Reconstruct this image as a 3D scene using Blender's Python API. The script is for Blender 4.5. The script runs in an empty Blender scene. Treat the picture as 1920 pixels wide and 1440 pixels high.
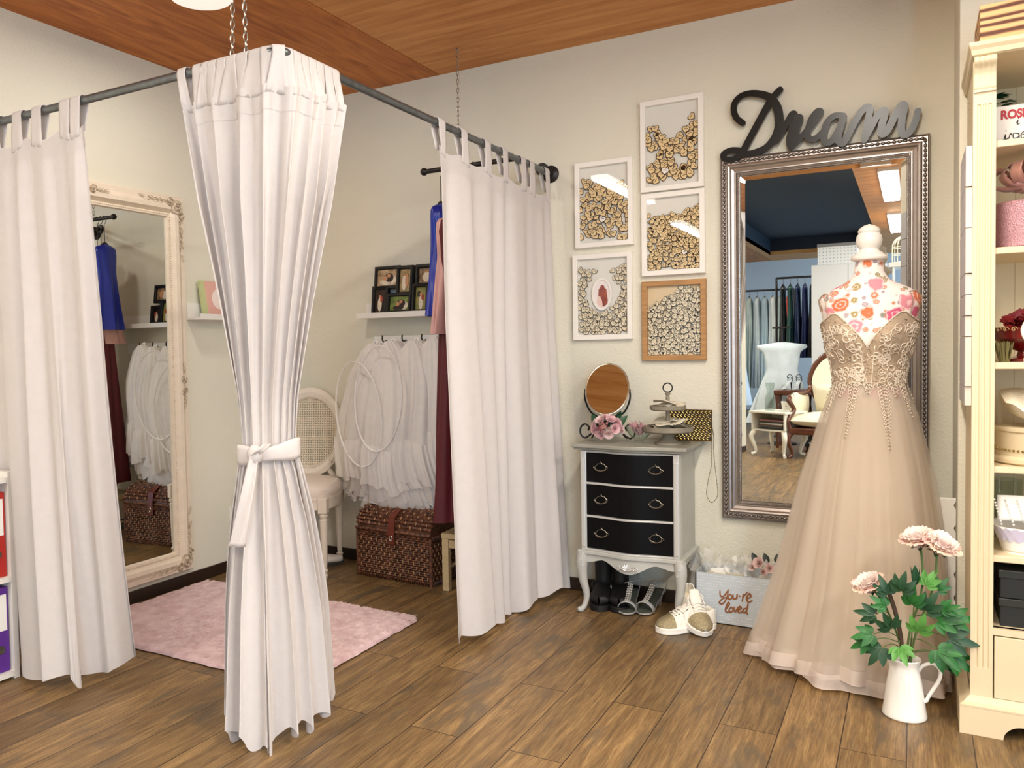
import bpy, bmesh, math, random
from math import sin, cos, pi, radians, sqrt, atan2, exp
from mathutils import Vector, Matrix
random.seed(7)
S = bpy.context.scene
C = S.collection
# ---------------------------------------------------------------- camera
cd = bpy.data.cameras.new('camera')
cam = bpy.data.objects.new('camera', cd); C.objects.link(cam)
YAW, PIT, ROL, FPX = radians(-30.63), radians(-2.092), radians(-1.082), 1559.9
fw = Vector((sin(YAW)*cos(PIT), cos(YAW)*cos(PIT), sin(PIT)))
r0 = Vector((cos(YAW), -sin(YAW), 0)); u0 = r0.cross(fw)
rr = cos(ROL)*r0 + sin(ROL)*u0; uu = -sin(ROL)*r0 + cos(ROL)*u0
cam.matrix_world = Matrix(((rr.x, uu.x, -fw.x, 3.2368), (rr.y, uu.y, -fw.y, -3.875), (rr.z, uu.z, -fw.z, 1.2), (0, 0, 0, 1)))
cd.sensor_fit = 'HORIZONTAL'; cd.sensor_width = 36; cd.lens = 36*FPX/1920
cd.shift_x = 169.9/1920; cd.shift_y = -8.6/1920
cd.clip_start = .05; cd.clip_end = 60
S.camera = cam
# ---------------------------------------------------------------- colour management
S.view_settings.view_transform = 'Standard'; S.view_settings.look = 'None'
S.view_settings.gamma = 1; S.view_settings.use_curve_mapping = False
S.view_settings.exposure = 0.42
S.cycles.max_bounces = 10; S.cycles.diffuse_bounces = 5; S.cycles.glossy_bounces = 5
S.cycles.transparent_max_bounces = 24; S.cycles.transmission_bounces = 6
S.cycles.sample_clamp_indirect = 6
# ---------------------------------------------------------------- light
w = bpy.data.worlds.new('World'); S.world = w; w.use_nodes = True
w.node_tree.nodes['Background'].inputs[0].default_value = (.55, .75, 1, 1)
w.node_tree.nodes['Background'].inputs[1].default_value = 1.2
def area(name, loc, sx, sy, power, col, rot=(0, 0, 0)):
    l = bpy.data.lights.new(name, 'AREA'); l.shape = 'RECTANGLE'; l.size = sx; l.size_y = sy
    l.energy = power; l.color = col
    o = bpy.data.objects.new(name, l); C.objects.link(o); o.location = loc; o.rotation_euler = rot
    return o
WARM = (1, .93, .83); H = 2.637
LAMPS = [(3.05, -2.15, .13, 1.5, 34), (3.05, -4.9, .13, 1.5, 45), (3.05, -7.7, .13, 1.5, 30), (1.0, -3.62, .13, 1.5, 13), (4.7, -3.4, .13, 1.5, 60), (.9, -6.6, .13, 1.5, 30)]  # last two lamps are unseen, added as extra fill light
for lx, ly, sx, sy, pw in LAMPS:
    area('ceiling_lamp_light', (lx, ly, H-.065), sx, sy, pw, WARM)
# daylight coming in through the shop window of the street side
area('shop_window_daylight', (6.35, -4.2, 1.45), 5.6, 2.3, 120, (1, .96, .91), (0, radians(90), 0))
area('far_window_daylight', (6.35, -10, 1.45), 4.0, 2.2, 300, (.30, .62, 1), (0, radians(90), 0))
dl = area('disc_fill_light', (.80, -1.42, H-.045), .22, .22, 8, (1, .95, .88)); dl.data.shape = 'DISK'  # fill light added under the ceiling disc to brighten the fitting corner
# ---------------------------------------------------------------- helpers
def srgb(h):
    if isinstance(h, str):
        h = h.lstrip('#'); v = [int(h[i:i+2], 16)/255 for i in (0, 2, 4)]
    else: v = [x/255 for x in h]
    return tuple(((x/12.92) if x <= .04045 else ((x+.055)/1.055)**2.4) for x in v)+(1,)
MATS = {}
def mat(name, col='#808080', rough=.6, metal=0, noise=0, nscale=8, bump=0, bscale=60, trans=0, alpha=1, sheen=0, coat=0, emit=0, spec=.5, stretch=None, col2=None, sss=0):
    """principled surface with procedural colour variation and bump; trans = light let through thin cloth"""
    if name in MATS: return MATS[name]
    m = bpy.data.materials.new(name); m.use_nodes = True; nt = m.node_tree; N = nt.nodes; L = nt.links
    b = N['Principled BSDF']; c = srgb(col); b.inputs['Base Color'].default_value = c
    b.inputs['Roughness'].default_value = rough; b.inputs['Metallic'].default_value = metal
    b.inputs['Specular IOR Level'].default_value = spec
    if sheen: b.inputs['Sheen Weight'].default_value = sheen
    if coat: b.inputs['Coat Weight'].default_value = coat; b.inputs['Coat Roughness'].default_value = .1
    if emit: b.inputs['Emission Color'].default_value = c; b.inputs['Emission Strength'].default_value = emit
    tc = N.new('ShaderNodeTexCoord'); src = tc.outputs['Object']
    if stretch:
        mp = N.new('ShaderNodeMapping'); mp.inputs['Scale'].default_value = stretch; L.new(src, mp.inputs[0]); src = mp.outputs[0]
    if noise or col2:
        n = N.new('ShaderNodeTexNoise'); n.inputs['Scale'].default_value = nscale; n.inputs['Detail'].default_value = 4
        L.new(src, n.inputs['Vector'])
        mx = N.new('ShaderNodeMix'); mx.data_type = 'RGBA'
        c2 = srgb(col2) if col2 else tuple(x*(1-noise) for x in c[:3])+(1,)
        rp = N.new('ShaderNodeMapRange'); rp.inputs[1].default_value = .35; rp.inputs[2].default_value = .65
        L.new(n.outputs[0], rp.inputs[0]); L.new(rp.outputs[0], mx.inputs[0])
        mx.inputs[6].default_value = c; mx.inputs[7].default_value = c2
        L.new(mx.outputs[2], b.inputs['Base Color'])
    if bump:
        n2 = N.new('ShaderNodeTexNoise'); n2.inputs['Scale'].default_value = bscale; n2.inputs['Detail'].default_value = 3
        L.new(src, n2.inputs['Vector'])
        bp = N.new('ShaderNodeBump'); bp.inputs['Strength'].default_value = bump; bp.inputs['Distance'].default_value = .004
        L.new(n2.outputs[0], bp.inputs['Height']); L.new(bp.outputs[0], b.inputs['Normal'])
    out = N['Material Output']; sh = b.outputs[0]
    if trans:
        t = N.new('ShaderNodeBsdfTranslucent'); t.inputs[0].default_value = c
        ms = N.new('ShaderNodeMixShader'); ms.inputs[0].default_value = trans
        L.new(sh, ms.inputs[1]); L.new(t.outputs[0], ms.inputs[2]); sh = ms.outputs[0]
    if alpha < 1:
        t = N.new('ShaderNodeBsdfTransparent'); ms = N.new('ShaderNodeMixShader'); ms.inputs[0].default_value = alpha
        L.new(t.outputs[0], ms.inputs[1]); L.new(sh, ms.inputs[2]); sh = ms.outputs[0]
    L.new(sh, out.inputs[0])
    MATS[name] = m; return m
def glassmat(name, col='#ffffff', rough=.02, ior=1.45, thin=True, tint=.9):
    if name in MATS: return MATS[name]
    m = bpy.data.materials.new(name); m.use_nodes = True; nt = m.node_tree; N = nt.nodes; L = nt.links
    N.remove(N['Principled BSDF']); out = N['Material Output']
    if thin:
        t = N.new('ShaderNodeBsdfTransparent'); t.inputs[0].default_value = srgb(col)
        g = N.new('ShaderNodeBsdfGlossy'); g.inputs['Roughness'].default_value = rough
        lw = N.new('ShaderNodeLayerWeight'); lw.inputs[0].default_value = .5; pw = N.new('ShaderNodeMath'); pw.operation = 'POWER'; pw.inputs[1].default_value = 4; L.new(lw.outputs['Facing'], pw.inputs[0])
        f = N.new('ShaderNodeMath'); f.operation = 'MULTIPLY_ADD'; f.inputs[1].default_value = .8; f.inputs[2].default_value = ((ior-1)/(ior+1))**2; L.new(pw.outputs[0], f.inputs[0])
        ms = N.new('ShaderNodeMixShader'); L.new(f.outputs[0], ms.inputs[0]); L.new(t.outputs[0], ms.inputs[1]); L.new(g.outputs[0], ms.inputs[2])
        L.new(ms.outputs[0], out.inputs[0])
    else:
        g = N.new('ShaderNodeBsdfGlass'); g.inputs[0].default_value = srgb(col); g.inputs['Roughness'].default_value = rough; g.inputs['IOR'].default_value = ior
        L.new(g.outputs[0], out.inputs[0])
    MATS[name] = m; return m
def smooth(pts, n=6, closed=False):
    P = [Vector(p) for p in pts]; out = []; N = len(P)
    if N < 3: return P
    for i in range(N if closed else N-1):
        g = (lambda k: P[k % N]) if closed else (lambda k: P[max(0, min(N-1, k))])
        a, b, c, d = g(i-1), g(i), g(i+1), g(i+2)
        for k in range(n):
            t = k/n; out.append(.5*((2*b)+(c-a)*t+(2*a-5*b+4*c-d)*t*t+(3*b-a-3*c+d)*t**3))
    if not closed: out.append(P[-1])
    return out
def lerp(a, b, t): return a+(b-a)*t
def interp(x, xs, ys):
    if x <= xs[0]: return ys[0]
    for i in range(len(xs)-1):
        if x <= xs[i+1]:
            return lerp(ys[i], ys[i+1], (x-xs[i])/(xs[i+1]-xs[i]))
    return ys[-1]
class MB:
    def __init__(s): s.v = []; s.f = []; s.mi = []; s.cur = 0; s.T = Matrix.Identity(4)
    def at(s, loc=(0, 0, 0), rot=(0, 0, 0), sc=1):
        from mathutils import Euler
        s.T = Matrix.Translation(loc) @ Euler(rot).to_matrix().to_4x4() @ Matrix.Diagonal((sc, sc, sc, 1) if not hasattr(sc, '__len__') else (*sc, 1)); return s
    def add(s, vs, fs):
        o = len(s.v); s.v += [s.T @ Vector(v) for v in vs]; s.f += [tuple(i+o for i in f) for f in fs]; s.mi += [s.cur]*len(fs); return s
    def box(s, a, b):
        x0, y0, z0 = a; x1, y1, z1 = b
        return s.add([(x0,y0,z0),(x1,y0,z0),(x1,y1,z0),(x0,y1,z0),(x0,y0,z1),(x1,y0,z1),(x1,y1,z1),(x0,y1,z1)],
            [(0,3,2,1),(4,5,6,7),(0,1,5,4),(1,2,6,5),(2,3,7,6),(3,0,4,7)])
    def grid(s, fn, nu, nv, cu=False, cv=False):
        U = nu if cu else nu+1; V = nv if cv else nv+1
        vs = [fn(i/nu, j/nv) for j in range(V) for i in range(U)]
        fs = [(j*U+i, j*U+(i+1) % U, ((j+1) % V)*U+(i+1) % U, ((j+1) % V)*U+i) for j in range(nv) for i in range(nu)]
        return s.add(vs, fs)
    def tube(s, pts, r, n=8, closed=False, cap=True, flat=None):
        P = [Vector(p) for p in pts]; N = len(P); R = r if hasattr(r, '__len__') else [r]*N
        rings = []; prev = None
        for i in range(N):
            t = (P[(i+1) % N]-P[i-1]) if closed else (P[min(i+1, N-1)]-P[max(i-1, 0)])
            if t.length < 1e-9: t = Vector((0, 0, 1))
            t.normalize()
            if prev is None:
                a = Vector((0, 0, 1)) if abs(t.z) < .9 else Vector((1, 0, 0)); nrm = t.cross(a).normalized()
            else:
                nrm = prev-t*prev.dot(t)
                nrm = nrm.normalized() if nrm.length > 1e-6 else t.orthogonal().normalized()
            prev = nrm; bn = t.cross(nrm)
            fl = flat or 1
            rings.append([P[i]+R[i]*(cos(2*pi*k/n)*nrm+fl*sin(2*pi*k/n)*bn) for k in range(n)])
        vs = [q for g in rings for q in g]; M = N if closed else N-1
        fs = [(i*n+k, i*n+(k+1) % n, ((i+1) % N)*n+(k+1) % n, ((i+1) % N)*n+k) for i in range(M) for k in range(n)]
        if cap and not closed: fs += [tuple(range(n))[::-1], tuple((N-1)*n+k for k in range(n))]
        return s.add(vs, fs)
    def lathe(s, prof, n=24, c=(0, 0, 0), sx=1, sy=1, cap=True):
        vs = [(c[0]+r*sx*cos(2*pi*k/n), c[1]+r*sy*sin(2*pi*k/n), c[2]+z) for r, z in prof for k in range(n)]
        fs = [(i*n+k, i*n+(k+1) % n, (i+1)*n+(k+1) % n, (i+1)*n+k) for i in range(len(prof)-1) for k in range(n)]
        if cap: fs += [tuple(range(n))[::-1], tuple((len(prof)-1)*n+k for k in range(n))]
        return s.add(vs, fs)
    def prism(s, out, h0, h1, ax='z'):
        n = len(out)
        f = {'z': lambda a, b, h: (a, b, h), 'y': lambda a, b, h: (a, h, b), 'x': lambda a, b, h: (h, a, b)}[ax]
        vs = [f(a, b, h0) for a, b in out]+[f(a, b, h1) for a, b in out]
        fs = [tuple(range(n))[::-1], tuple(range(n, 2*n))]+[(i, (i+1) % n, n+(i+1) % n, n+i) for i in range(n)]
        return s.add(vs, fs)
    def sphere(s, c, r, n=10, m=7, sc=(1, 1, 1)):
        vs = [(c[0], c[1], c[2]-r*sc[2])]
        for j in range(1, m):
            t = pi*j/m
            vs += [(c[0]+r*sc[0]*sin(t)*cos(2*pi*k/n), c[1]+r*sc[1]*sin(t)*sin(2*pi*k/n), c[2]-r*sc[2]*cos(t)) for k in range(n)]
        vs.append((c[0], c[1], c[2]+r*sc[2])); L = len(vs)-1
        fs = [(0, 1+(k+1) % n, 1+k) for k in range(n)]
        fs += [(1+(j-1)*n+k, 1+(j-1)*n+(k+1) % n, 1+j*n+(k+1) % n, 1+j*n+k) for j in range(1, m-1) for k in range(n)]
        fs += [(L, 1+(m-2)*n+k, 1+(m-2)*n+(k+1) % n) for k in range(n)]
        return s.add(vs, fs)
    def build(s, name, ms, parent=None, sm=True, bevel=0, world=False, solid=0, fix=True, autos=40):
        me = bpy.data.meshes.new(name); vs = s.v
        off = Vector((0, 0, 0))
        if parent is not None and world:
            q = parent
            while q: off += q.location; q = q.parent
        elif parent is None and vs:
            xs = [v.x for v in vs]; ys = [v.y for v in vs]
            off = Vector(((min(xs)+max(xs))/2, (min(ys)+max(ys))/2, min(v.z for v in vs)))
        me.from_pydata([v-off for v in vs], [], s.f)
        for m in (ms if isinstance(ms, (list, tuple)) else [ms]): me.materials.append(m)
        me.polygons.foreach_set('material_index', s.mi)
        if fix:
            bm = bmesh.new(); bm.from_mesh(me); bmesh.ops.recalc_face_normals(bm, faces=bm.faces); bm.to_mesh(me); bm.free()
        if sm:
            me.polygons.foreach_set('use_smooth', [True]*len(me.polygons))
            try: me.set_sharp_from_angle(angle=radians(autos))
            except Exception: pass
        me.update()
        o = bpy.data.objects.new(name, me); C.objects.link(o)
        if parent is not None: o.parent = parent
        else: o.location = off
        if bevel:
            b = o.modifiers.new('bevel', 'BEVEL'); b.width = bevel; b.segments = 2; b.limit_method = 'ANGLE'; b.angle_limit = radians(50)
        if solid:
            b = o.modifiers.new('thickness', 'SOLIDIFY'); b.thickness = solid; b.offset = 0
        return o
def tag(o, label, cat, group=None, kind=None):
    if label: o['label'] = label
    if cat: o['category'] = cat
    if group: o['group'] = group
    if kind: o['kind'] = kind
    return o
def thing(name, label, cat, loc=(0, 0, 0), rz=0, group=None, rot=None):
    o = bpy.data.objects.new(name, None); C.objects.link(o); o.empty_display_size = .05
    o.location = loc; o.rotation_euler = rot or (0, 0, rz)
    return tag(o, label, cat, group)
def struct(o): o['kind'] = 'structure'; return o
def dup(o, loc=None, rot=None, label=None, sc=None):
    r = o.copy(); C.objects.link(r)
    if loc is not None: r.location = loc
    if rot is not None: r.rotation_euler = rot
    if sc is not None: r.scale = (sc,)*3
    if label: r['label'] = label
    for c in o.children:
        d = c.copy(); C.objects.link(d); d.parent = r
        for g in c.children:
            e = g.copy(); C.objects.link(e); e.parent = d
    return r
# ================================================================ SETTING
def woodfloor():
    m = bpy.data.materials.new('plank_floor'); m.use_nodes = True; nt = m.node_tree; N = nt.nodes; L = nt.links
    b = N['Principled BSDF']; tc = N.new('ShaderNodeTexCoord')
    sep = N.new('ShaderNodeSeparateXYZ'); L.new(tc.outputs['Object'], sep.inputs[0])
    cb = N.new('ShaderNodeCombineXYZ'); L.new(sep.outputs[1], cb.inputs[0]); L.new(sep.outputs[0], cb.inputs[1])
    mp = N.new('ShaderNodeMapping'); mp.inputs['Location'].default_value = (.3, -2.817+.1703*17, 0); L.new(cb.outputs[0], mp.inputs[0])
    br = N.new('ShaderNodeTexBrick'); L.new(mp.outputs[0], br.inputs[0])
    br.inputs['Scale'].default_value = 1; br.inputs['Brick Width'].default_value = 1.28; br.inputs['Row Height'].default_value = .1703
    br.inputs['Mortar Size'].default_value = .0016; br.inputs['Mortar Smooth'].default_value = .1; br.offset = .37; br.offset_frequency = 2
    br.inputs['Color1'].default_value = (0, 0, 0, 1); br.inputs['Color2'].default_value = (1, 1, 1, 1); br.inputs['Mortar'].default_value = (.5, .5, .5, 1)
    # grain stretched along the plank, shifted for each plank
    ml = N.new('ShaderNodeMath'); ml.operation = 'MULTIPLY'; ml.inputs[1].default_value = 37; L.new(br.outputs[0], ml.inputs[0])
    def noi(scale, vec, det=5, dist=0, rough=.55):
        mm = N.new('ShaderNodeMapping'); mm.inputs['Scale'].default_value = vec; L.new(tc.outputs['Object'], mm.inputs[0])
        n = N.new('ShaderNodeTexNoise'); n.noise_dimensions = '4D'; n.inputs['Scale'].default_value = scale; n.inputs['Detail'].default_value = det
        n.inputs['Distortion'].default_value = dist; n.inputs['Roughness'].default_value = rough
        L.new(mm.outputs[0], n.inputs['Vector']); L.new(ml.outputs[0], n.inputs['W']); return n
    g1 = noi(7, (5.0, .42, 1), 10, .9, .74); g2 = noi(42, (6, .25, 1), 6, .5, .7); kn = noi(3.4, (2.2, .7, 1), 4, 1.2)
    r1 = N.new('ShaderNodeValToRGB'); r1.color_ramp.elements[0].position = .3; r1.color_ramp.elements[1].position = .72
    r1.color_ramp.elements[0].color = srgb('#5E4930'); r1.color_ramp.elements[1].color = srgb('#B59563')
    e = r1.color_ramp.elements.new(.5); e.color = srgb('#876C45'); L.new(g1.outputs[0], r1.inputs[0])
    def mix(mode, fac, a, bb):
        x = N.new('ShaderNodeMix'); x.data_type = 'RGBA'; x.blend_type = mode
        if isinstance(fac, float): x.inputs[0].default_value = fac
        else: L.new(fac, x.inputs[0])
        L.new(a, x.inputs[6])
        if isinstance(bb, tuple): x.inputs[7].default_value = bb
        else: L.new(bb, x.inputs[7])
        return x.outputs[2]
    r2 = N.new('ShaderNodeMapRange'); r2.inputs[1].default_value = .4; r2.inputs[2].default_value = .75; r2.inputs[3].default_value = .0; r2.inputs[4].default_value = .75; L.new(g2.outputs[0], r2.inputs[0])
    c = mix('MULTIPLY', r2.outputs[0], r1.outputs[0], srgb('#8A6540'))
    r3 = N.new('ShaderNodeMapRange'); r3.inputs[1].default_value = .54; r3.inputs[2].default_value = .66; r3.inputs[4].default_value = .8; L.new(kn.outputs[0], r3.inputs[0])
    c = mix('MIX', r3.outputs[0], c, srgb('#5A4E3C'))
    r4 = N.new('ShaderNodeMapRange'); r4.inputs[3].default_value = .74; r4.inputs[4].default_value = 1.12; L.new(br.outputs[0], r4.inputs[0])
    cg = N.new('ShaderNodeCombineColor'); [L.new(r4.outputs[0], cg.inputs[i]) for i in range(3)]
    c = mix('MULTIPLY', 1.0, c, cg.outputs[0])
    c = mix('MIX', br.outputs['Fac'], c, srgb('#2A1B0F'))
    L.new(c, b.inputs['Base Color'])
    rg = N.new('ShaderNodeMapRange'); rg.inputs[3].default_value = .34; rg.inputs[4].default_value = .5; L.new(g1.outputs[0], rg.inputs[0]); L.new(rg.outputs[0], b.inputs['Roughness'])
    bp = N.new('ShaderNodeBump'); bp.inputs['Strength'].default_value = .35; bp.inputs['Distance'].default_value = .002
    ad = N.new('ShaderNodeMath'); ad.operation = 'SUBTRACT'; L.new(g2.outputs[0], ad.inputs[0]); L.new(br.outputs['Fac'], ad.inputs[1])
    L.new(ad.outputs[0], bp.inputs['Height']); L.new(bp.outputs[0], b.inputs['Normal'])
    return m
def plywood(name, c1, c2, vec, dist=1.2):
    m = mat(name, c1, rough=.55, spec=.35)
    nt = m.node_tree; N = nt.nodes; L = nt.links; b = N['Principled BSDF']; tc = N.new('ShaderNodeTexCoord')
    mm = N.new('ShaderNodeMapping'); mm.inputs['Scale'].default_value = vec; L.new(tc.outputs['Object'], mm.inputs[0])
    n = N.new('ShaderNodeTexNoise'); n.inputs['Scale'].default_value = 3; n.inputs['Detail'].default_value = 8; n.inputs['Distortion'].default_value = dist; n.inputs['Roughness'].default_value = .6
    L.new(mm.outputs[0], n.inputs['Vector'])
    r = N.new('ShaderNodeValToRGB'); r.color_ramp.elements[0].position = .34; r.color_ramp.elements[1].position = .68
    r.color_ramp.elements[0].color = srgb(c1); r.color_ramp.elements[1].color = srgb(c2); L.new(n.outputs[0], r.inputs[0]); L.new(r.outputs[0], b.inputs['Base Color'])
    return m
ply_a = plywood('plywood_ceiling_dark', '#9A5219', '#CC8038', (5, .7, 1))
ply_b = plywood('plywood_ceiling_light', '#B57234', '#D89C5C', (.6, 6, 1), .5)
M_wall = mat('plaster_wall', '#DFDBC9', rough=.85, noise=.03, nscale=2, bump=.55, bscale=110)
M_wallfar = mat('plaster_wall_far', '#C9CDD2', rough=.85, bump=.3, bscale=90)
M_navy = mat('dark_ceiling', '#0E1622', rough=.6, noise=.3, nscale=2)
M_base = mat('dark_baseboard', '#2C1E15', rough=.45)
XR, YB, YF = 6.6, 0.0, -12.0
struct(MB().box((-.15, YF-.15, -.1), (XR+.15, .15, 0)).build('floor', woodfloor(), sm=False))
o = MB()
def slab(o, x0, x1, y0, y1, mi, z=H): o.cur = mi; o.box((x0, y0, z), (x1, y1, z+.06))
slab(o, -.15, 1.088, YF-.15, .15, 0); slab(o, 1.092, 1.2, YF-.15, .15, 1); slab(o, 1.2, 2.79, -4.0, .15, 1); slab(o, 2.79, XR+.15, YF-.15, .15, 1)
slab(o, 1.2, 2.79, -10.95, -4.0, 2, H+.25); slab(o, 1.2, 2.79, YF-.15, -10.95, 1)
o.cur = 2
o.box((1.18, -10.97, H+.001), (1.2, -3.98, H+.3)).box((2.79, -10.97, H+.001), (2.81, -3.98, H+.3)).box((1.2, -4.0, H+.061), (2.79, -3.98, H+.3)).box((1.2, -10.97, H+.061), (2.79, -10.95, H+.3))
struct(o.build('ceiling', [ply_a, ply_b, M_navy], sm=False))
o = struct(MB().box((-.15, 0, 0), (3.37, .12, H)).build('wall_back', M_wall, sm=False))
struct(MB().box((-.15, YF-.15, 0), (0, 0, H)).build('wall_left', M_wall, sm=False))
# the wall steps forward beside the cabinet
struct(MB().box((3.37, -.445, 0), (XR, .12, H)).build('wall_niche', M_wall, sm=False, bevel=.004))
struct(MB().box((-.15, YF-.12, 0), (XR+.15, YF, H)).build('wall_far', M_wallfar, sm=False))
o = MB()
for a, b in [((-12, -11.9), 0), ((-8.0, -7.2), 0), ((-1.3, -.44), 0)]: o.box((XR, a[0], 0), (XR+.12, a[1], H))
o.box((XR, -12, 0), (XR+.12, -.44, .25)).box((XR, -12, 2.5), (XR+.12, -.44, H))
struct(o.build('wall_right', M_wall, sm=False))
M_pane = glassmat('window_pane')
for k, (a, b) in enumerate([(-11.9, -8.0), (-7.2, -1.3)]):
    o = MB(); t = .05
    o.box((XR+.02, a, .25), (XR+.08, b, .25+t)).box((XR+.02, a, 2.5-t), (XR+.08, b, 2.5))
    n = 3 if k else 2
    for i in range(n+1):
        yy = lerp(a, b-t, i/n); o.box((XR+.02, yy, .25+t), (XR+.08, yy+t, 2.5-t))
    fr = struct(o.build('window_%d' % (k+1), mat('window_frame_white', '#E8E8E6', rough=.4), sm=False))
    g = MB().box((XR+.045, a+t, .25+t), (XR+.052, b-t, 2.5-t)).build('window_pane', M_pane, fr, sm=False); g.location = -fr.location
struct(MB().box((0.011, -.012, 0), (3.37, 0, .062)).build('baseboard_back', M_base, sm=False, bevel=.003))
struct(MB().box((0, -11.9, 0), (.011, 0, .062)).build('baseboard_left', M_base, sm=False, bevel=.003))
# ceiling lamps, the last two unseen and added for fill
M_lamp = mat('lit_diffuser', '#FFF6E6', emit=9); M_lampb = mat('lamp_housing', '#E9E6E0', rough=.4)
L0 = None
labs = ['lit rectangular ceiling light in wood panel over the dressed mannequin', 'bright rectangular ceiling light on wood, nearer one seen in silver mirror', 'bright rectangular ceiling light on wood, farther one seen in silver mirror', 'lit strip ceiling light left of dark ceiling bay', 'added fill ceiling light near the shop windows', 'added fill strip light deeper in the shop by the left wall']
for (lx, ly, sx, sy, pw), lb in zip(LAMPS, labs):
    t = thing('ceiling_light', lb, 'ceiling light', (lx, ly, H), group='strip lights on the wood ceiling')
    MB().box((-sx/2-.012, -sy/2-.012, -.03), (sx/2+.012, sy/2+.012, 0)).build('housing', M_lampb, t, sm=False)
    MB().box((-sx/2, -sy/2, -.055), (sx/2, sy/2, -.03)).build('diffuser', M_lamp, t, sm=False)
t = thing('disc_ceiling_lamp', 'round white disc on wooden ceiling above the hanging chain', 'ceiling lamp', (.80, -1.42, H))
MB().lathe([(.10, 0), (.125, -.004), (.13, -.018), (.12, -.03), (.02, -.034)], 40).build('disc_cover', mat('white_disc', '#F3EEE4', rough=.4, emit=.5), t)
# ================================================================ CURTAIN FRAME AND CURTAINS
M_pipe = mat('galvanised_pipe', '#7E8488', rough=.38, metal=.85, noise=.25, nscale=40)
M_chain = mat('steel_chain', '#A9A59C', rough=.3, metal=1)
M_iron = mat('dark_iron', '#34302E', rough=.45, metal=.6, noise=.3, nscale=50)
M_cloth = mat('white_curtain_cloth', '#E4DEDA', rough=.9, noise=.03, nscale=30, bump=.35, bscale=420, trans=.22, sheen=.2, spec=.2)
RX, RY, RZ, RR = 1.703, -2.037, 2.044, .0135
t = thing('curtain_rod', 'grey metal pipe curtain rail turning a corner above the fitting room', 'curtain rail', (RX, 0, RZ))
MB().tube([(0, RY, RZ), (RX-.04, RY, RZ)], RR, 14).build('cross_pipe', M_pipe, t, world=True)
MB().tube([(RX, RY+.04, RZ), (RX, -.012, RZ)], RR, 14).build('side_pipe', M_pipe, t, world=True)
MB().tube(smooth([(RX-.05, RY, RZ), (RX-.02, RY, RZ), (RX, RY+.02, RZ), (RX, RY+.05, RZ)], 5), .0142, 14).build('elbow', M_pipe, t, world=True)
o = MB(); o.T = Matrix.Translation((RX, 0, RZ)) @ Matrix.Rotation(pi/2, 4, 'X'); o.lathe([(.042, 0), (.042, .006), (.036, .012), (.02, .018), (.019, .04)], 28).build('wall_flange', M_iron, t, world=True)
o = MB(); o.T = Matrix.Translation((0, RY, RZ)) @ Matrix.Rotation(pi/2, 4, 'Y'); o.lathe([(.042, 0), (.042, .006), (.02, .018), (.019, .04)], 28).build('wall_flange', M_iron, t, world=True)
for yy in (-1.145, -.965): MB().tube([(RX, yy, RZ), (RX, yy+.03, RZ)], .017, 14).build('pipe_coupling', M_pipe, t, world=True)
def chain(label, x, y, z0, z1, x2=None, y2=None):
    o = MB(); n = int((z1-z0)/.021); x2 = x if x2 is None else x2; y2 = y if y2 is None else y2
    for i in range(n):
        f = (i+.5)/n; cx, cy, cz = lerp(x, x2, f), lerp(y, y2, f), lerp(z0, z1, f); a = (i % 2)*pi/2+.5
        o.tube([(cx+.0058*cos(q)*cos(a), cy+.0058*cos(q)*sin(a), cz+.0135*sin(q)) for q in [2*pi*k/10 for k in range(10)]], .0019, 6, closed=True)
    o.tube([(x2+.007*cos(q), y2, z1-.004+.007*sin(q)) for q in [2*pi*k/12 for k in range(12)]], .002, 6, closed=True)
    return tag(o.build('hanging_chain', M_chain), label, 'chain')
chain('thin metal chain carrying the garment rail before the back wall', 1.352, -.297, 2.083, H)
chain('left strand of the looped chain at the corner of curtain rail', 1.53, -2.037, RZ+.012, H, 1.558, -2.037)
chain('right strand of the looped chain at the corner of curtain rail', 1.578, -2.030, RZ+.012, H, 1.562, -2.02)
def tab(o, p, d, w, ztop, back=.012, zl=None, fo=0.0):
    """one fabric loop over the rail at p (on the rail), rail direction d"""
    px, py = p; dx, dy = d; nx, ny = dy, -dx          # front normal
    zl = zl or ztop
    prof = [(.022-fo, zl-.01), (.021-fo*.6, zl+.02), (.0185, RZ-.02), (.0165, RZ), (.011, RZ+.0135), (0, RZ+.0175), (-.011, RZ+.0135), (-.0165, RZ), (-.015, RZ-.03), (-.008, (zl+RZ)/2-.02), (.012, zl-.01)]
    n = len(prof)-1
    def fn(u, v):
        q, z = prof[int(round(v*n))]; s = (u-.5)*w*(1+.12*abs(v-.5)); q += .003*sin(u*9)
        return (px+dx*s+nx*q, py+dy*s+ny*q, z)
    o.grid(fn, 3, n)
def offs(fn, d, e=.0035, out=Vector((0, -1, 0))):
    def g(u, v):
        p = Vector(fn(u, v)); a = Vector(fn(min(u+e, 1), v))-Vector(fn(max(u-e, 0), v)); b = Vector(fn(u, min(v+e, 1)))-Vector(fn(u, max(v-e, 0)))
        n = a.cross(b)
        if n.length < 1e-9: return p
        n.normalize()
        if n.dot(out) < 0 and abs(n.dot(out)) > .0: n = n
        return p+n*d
    return g
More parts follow.
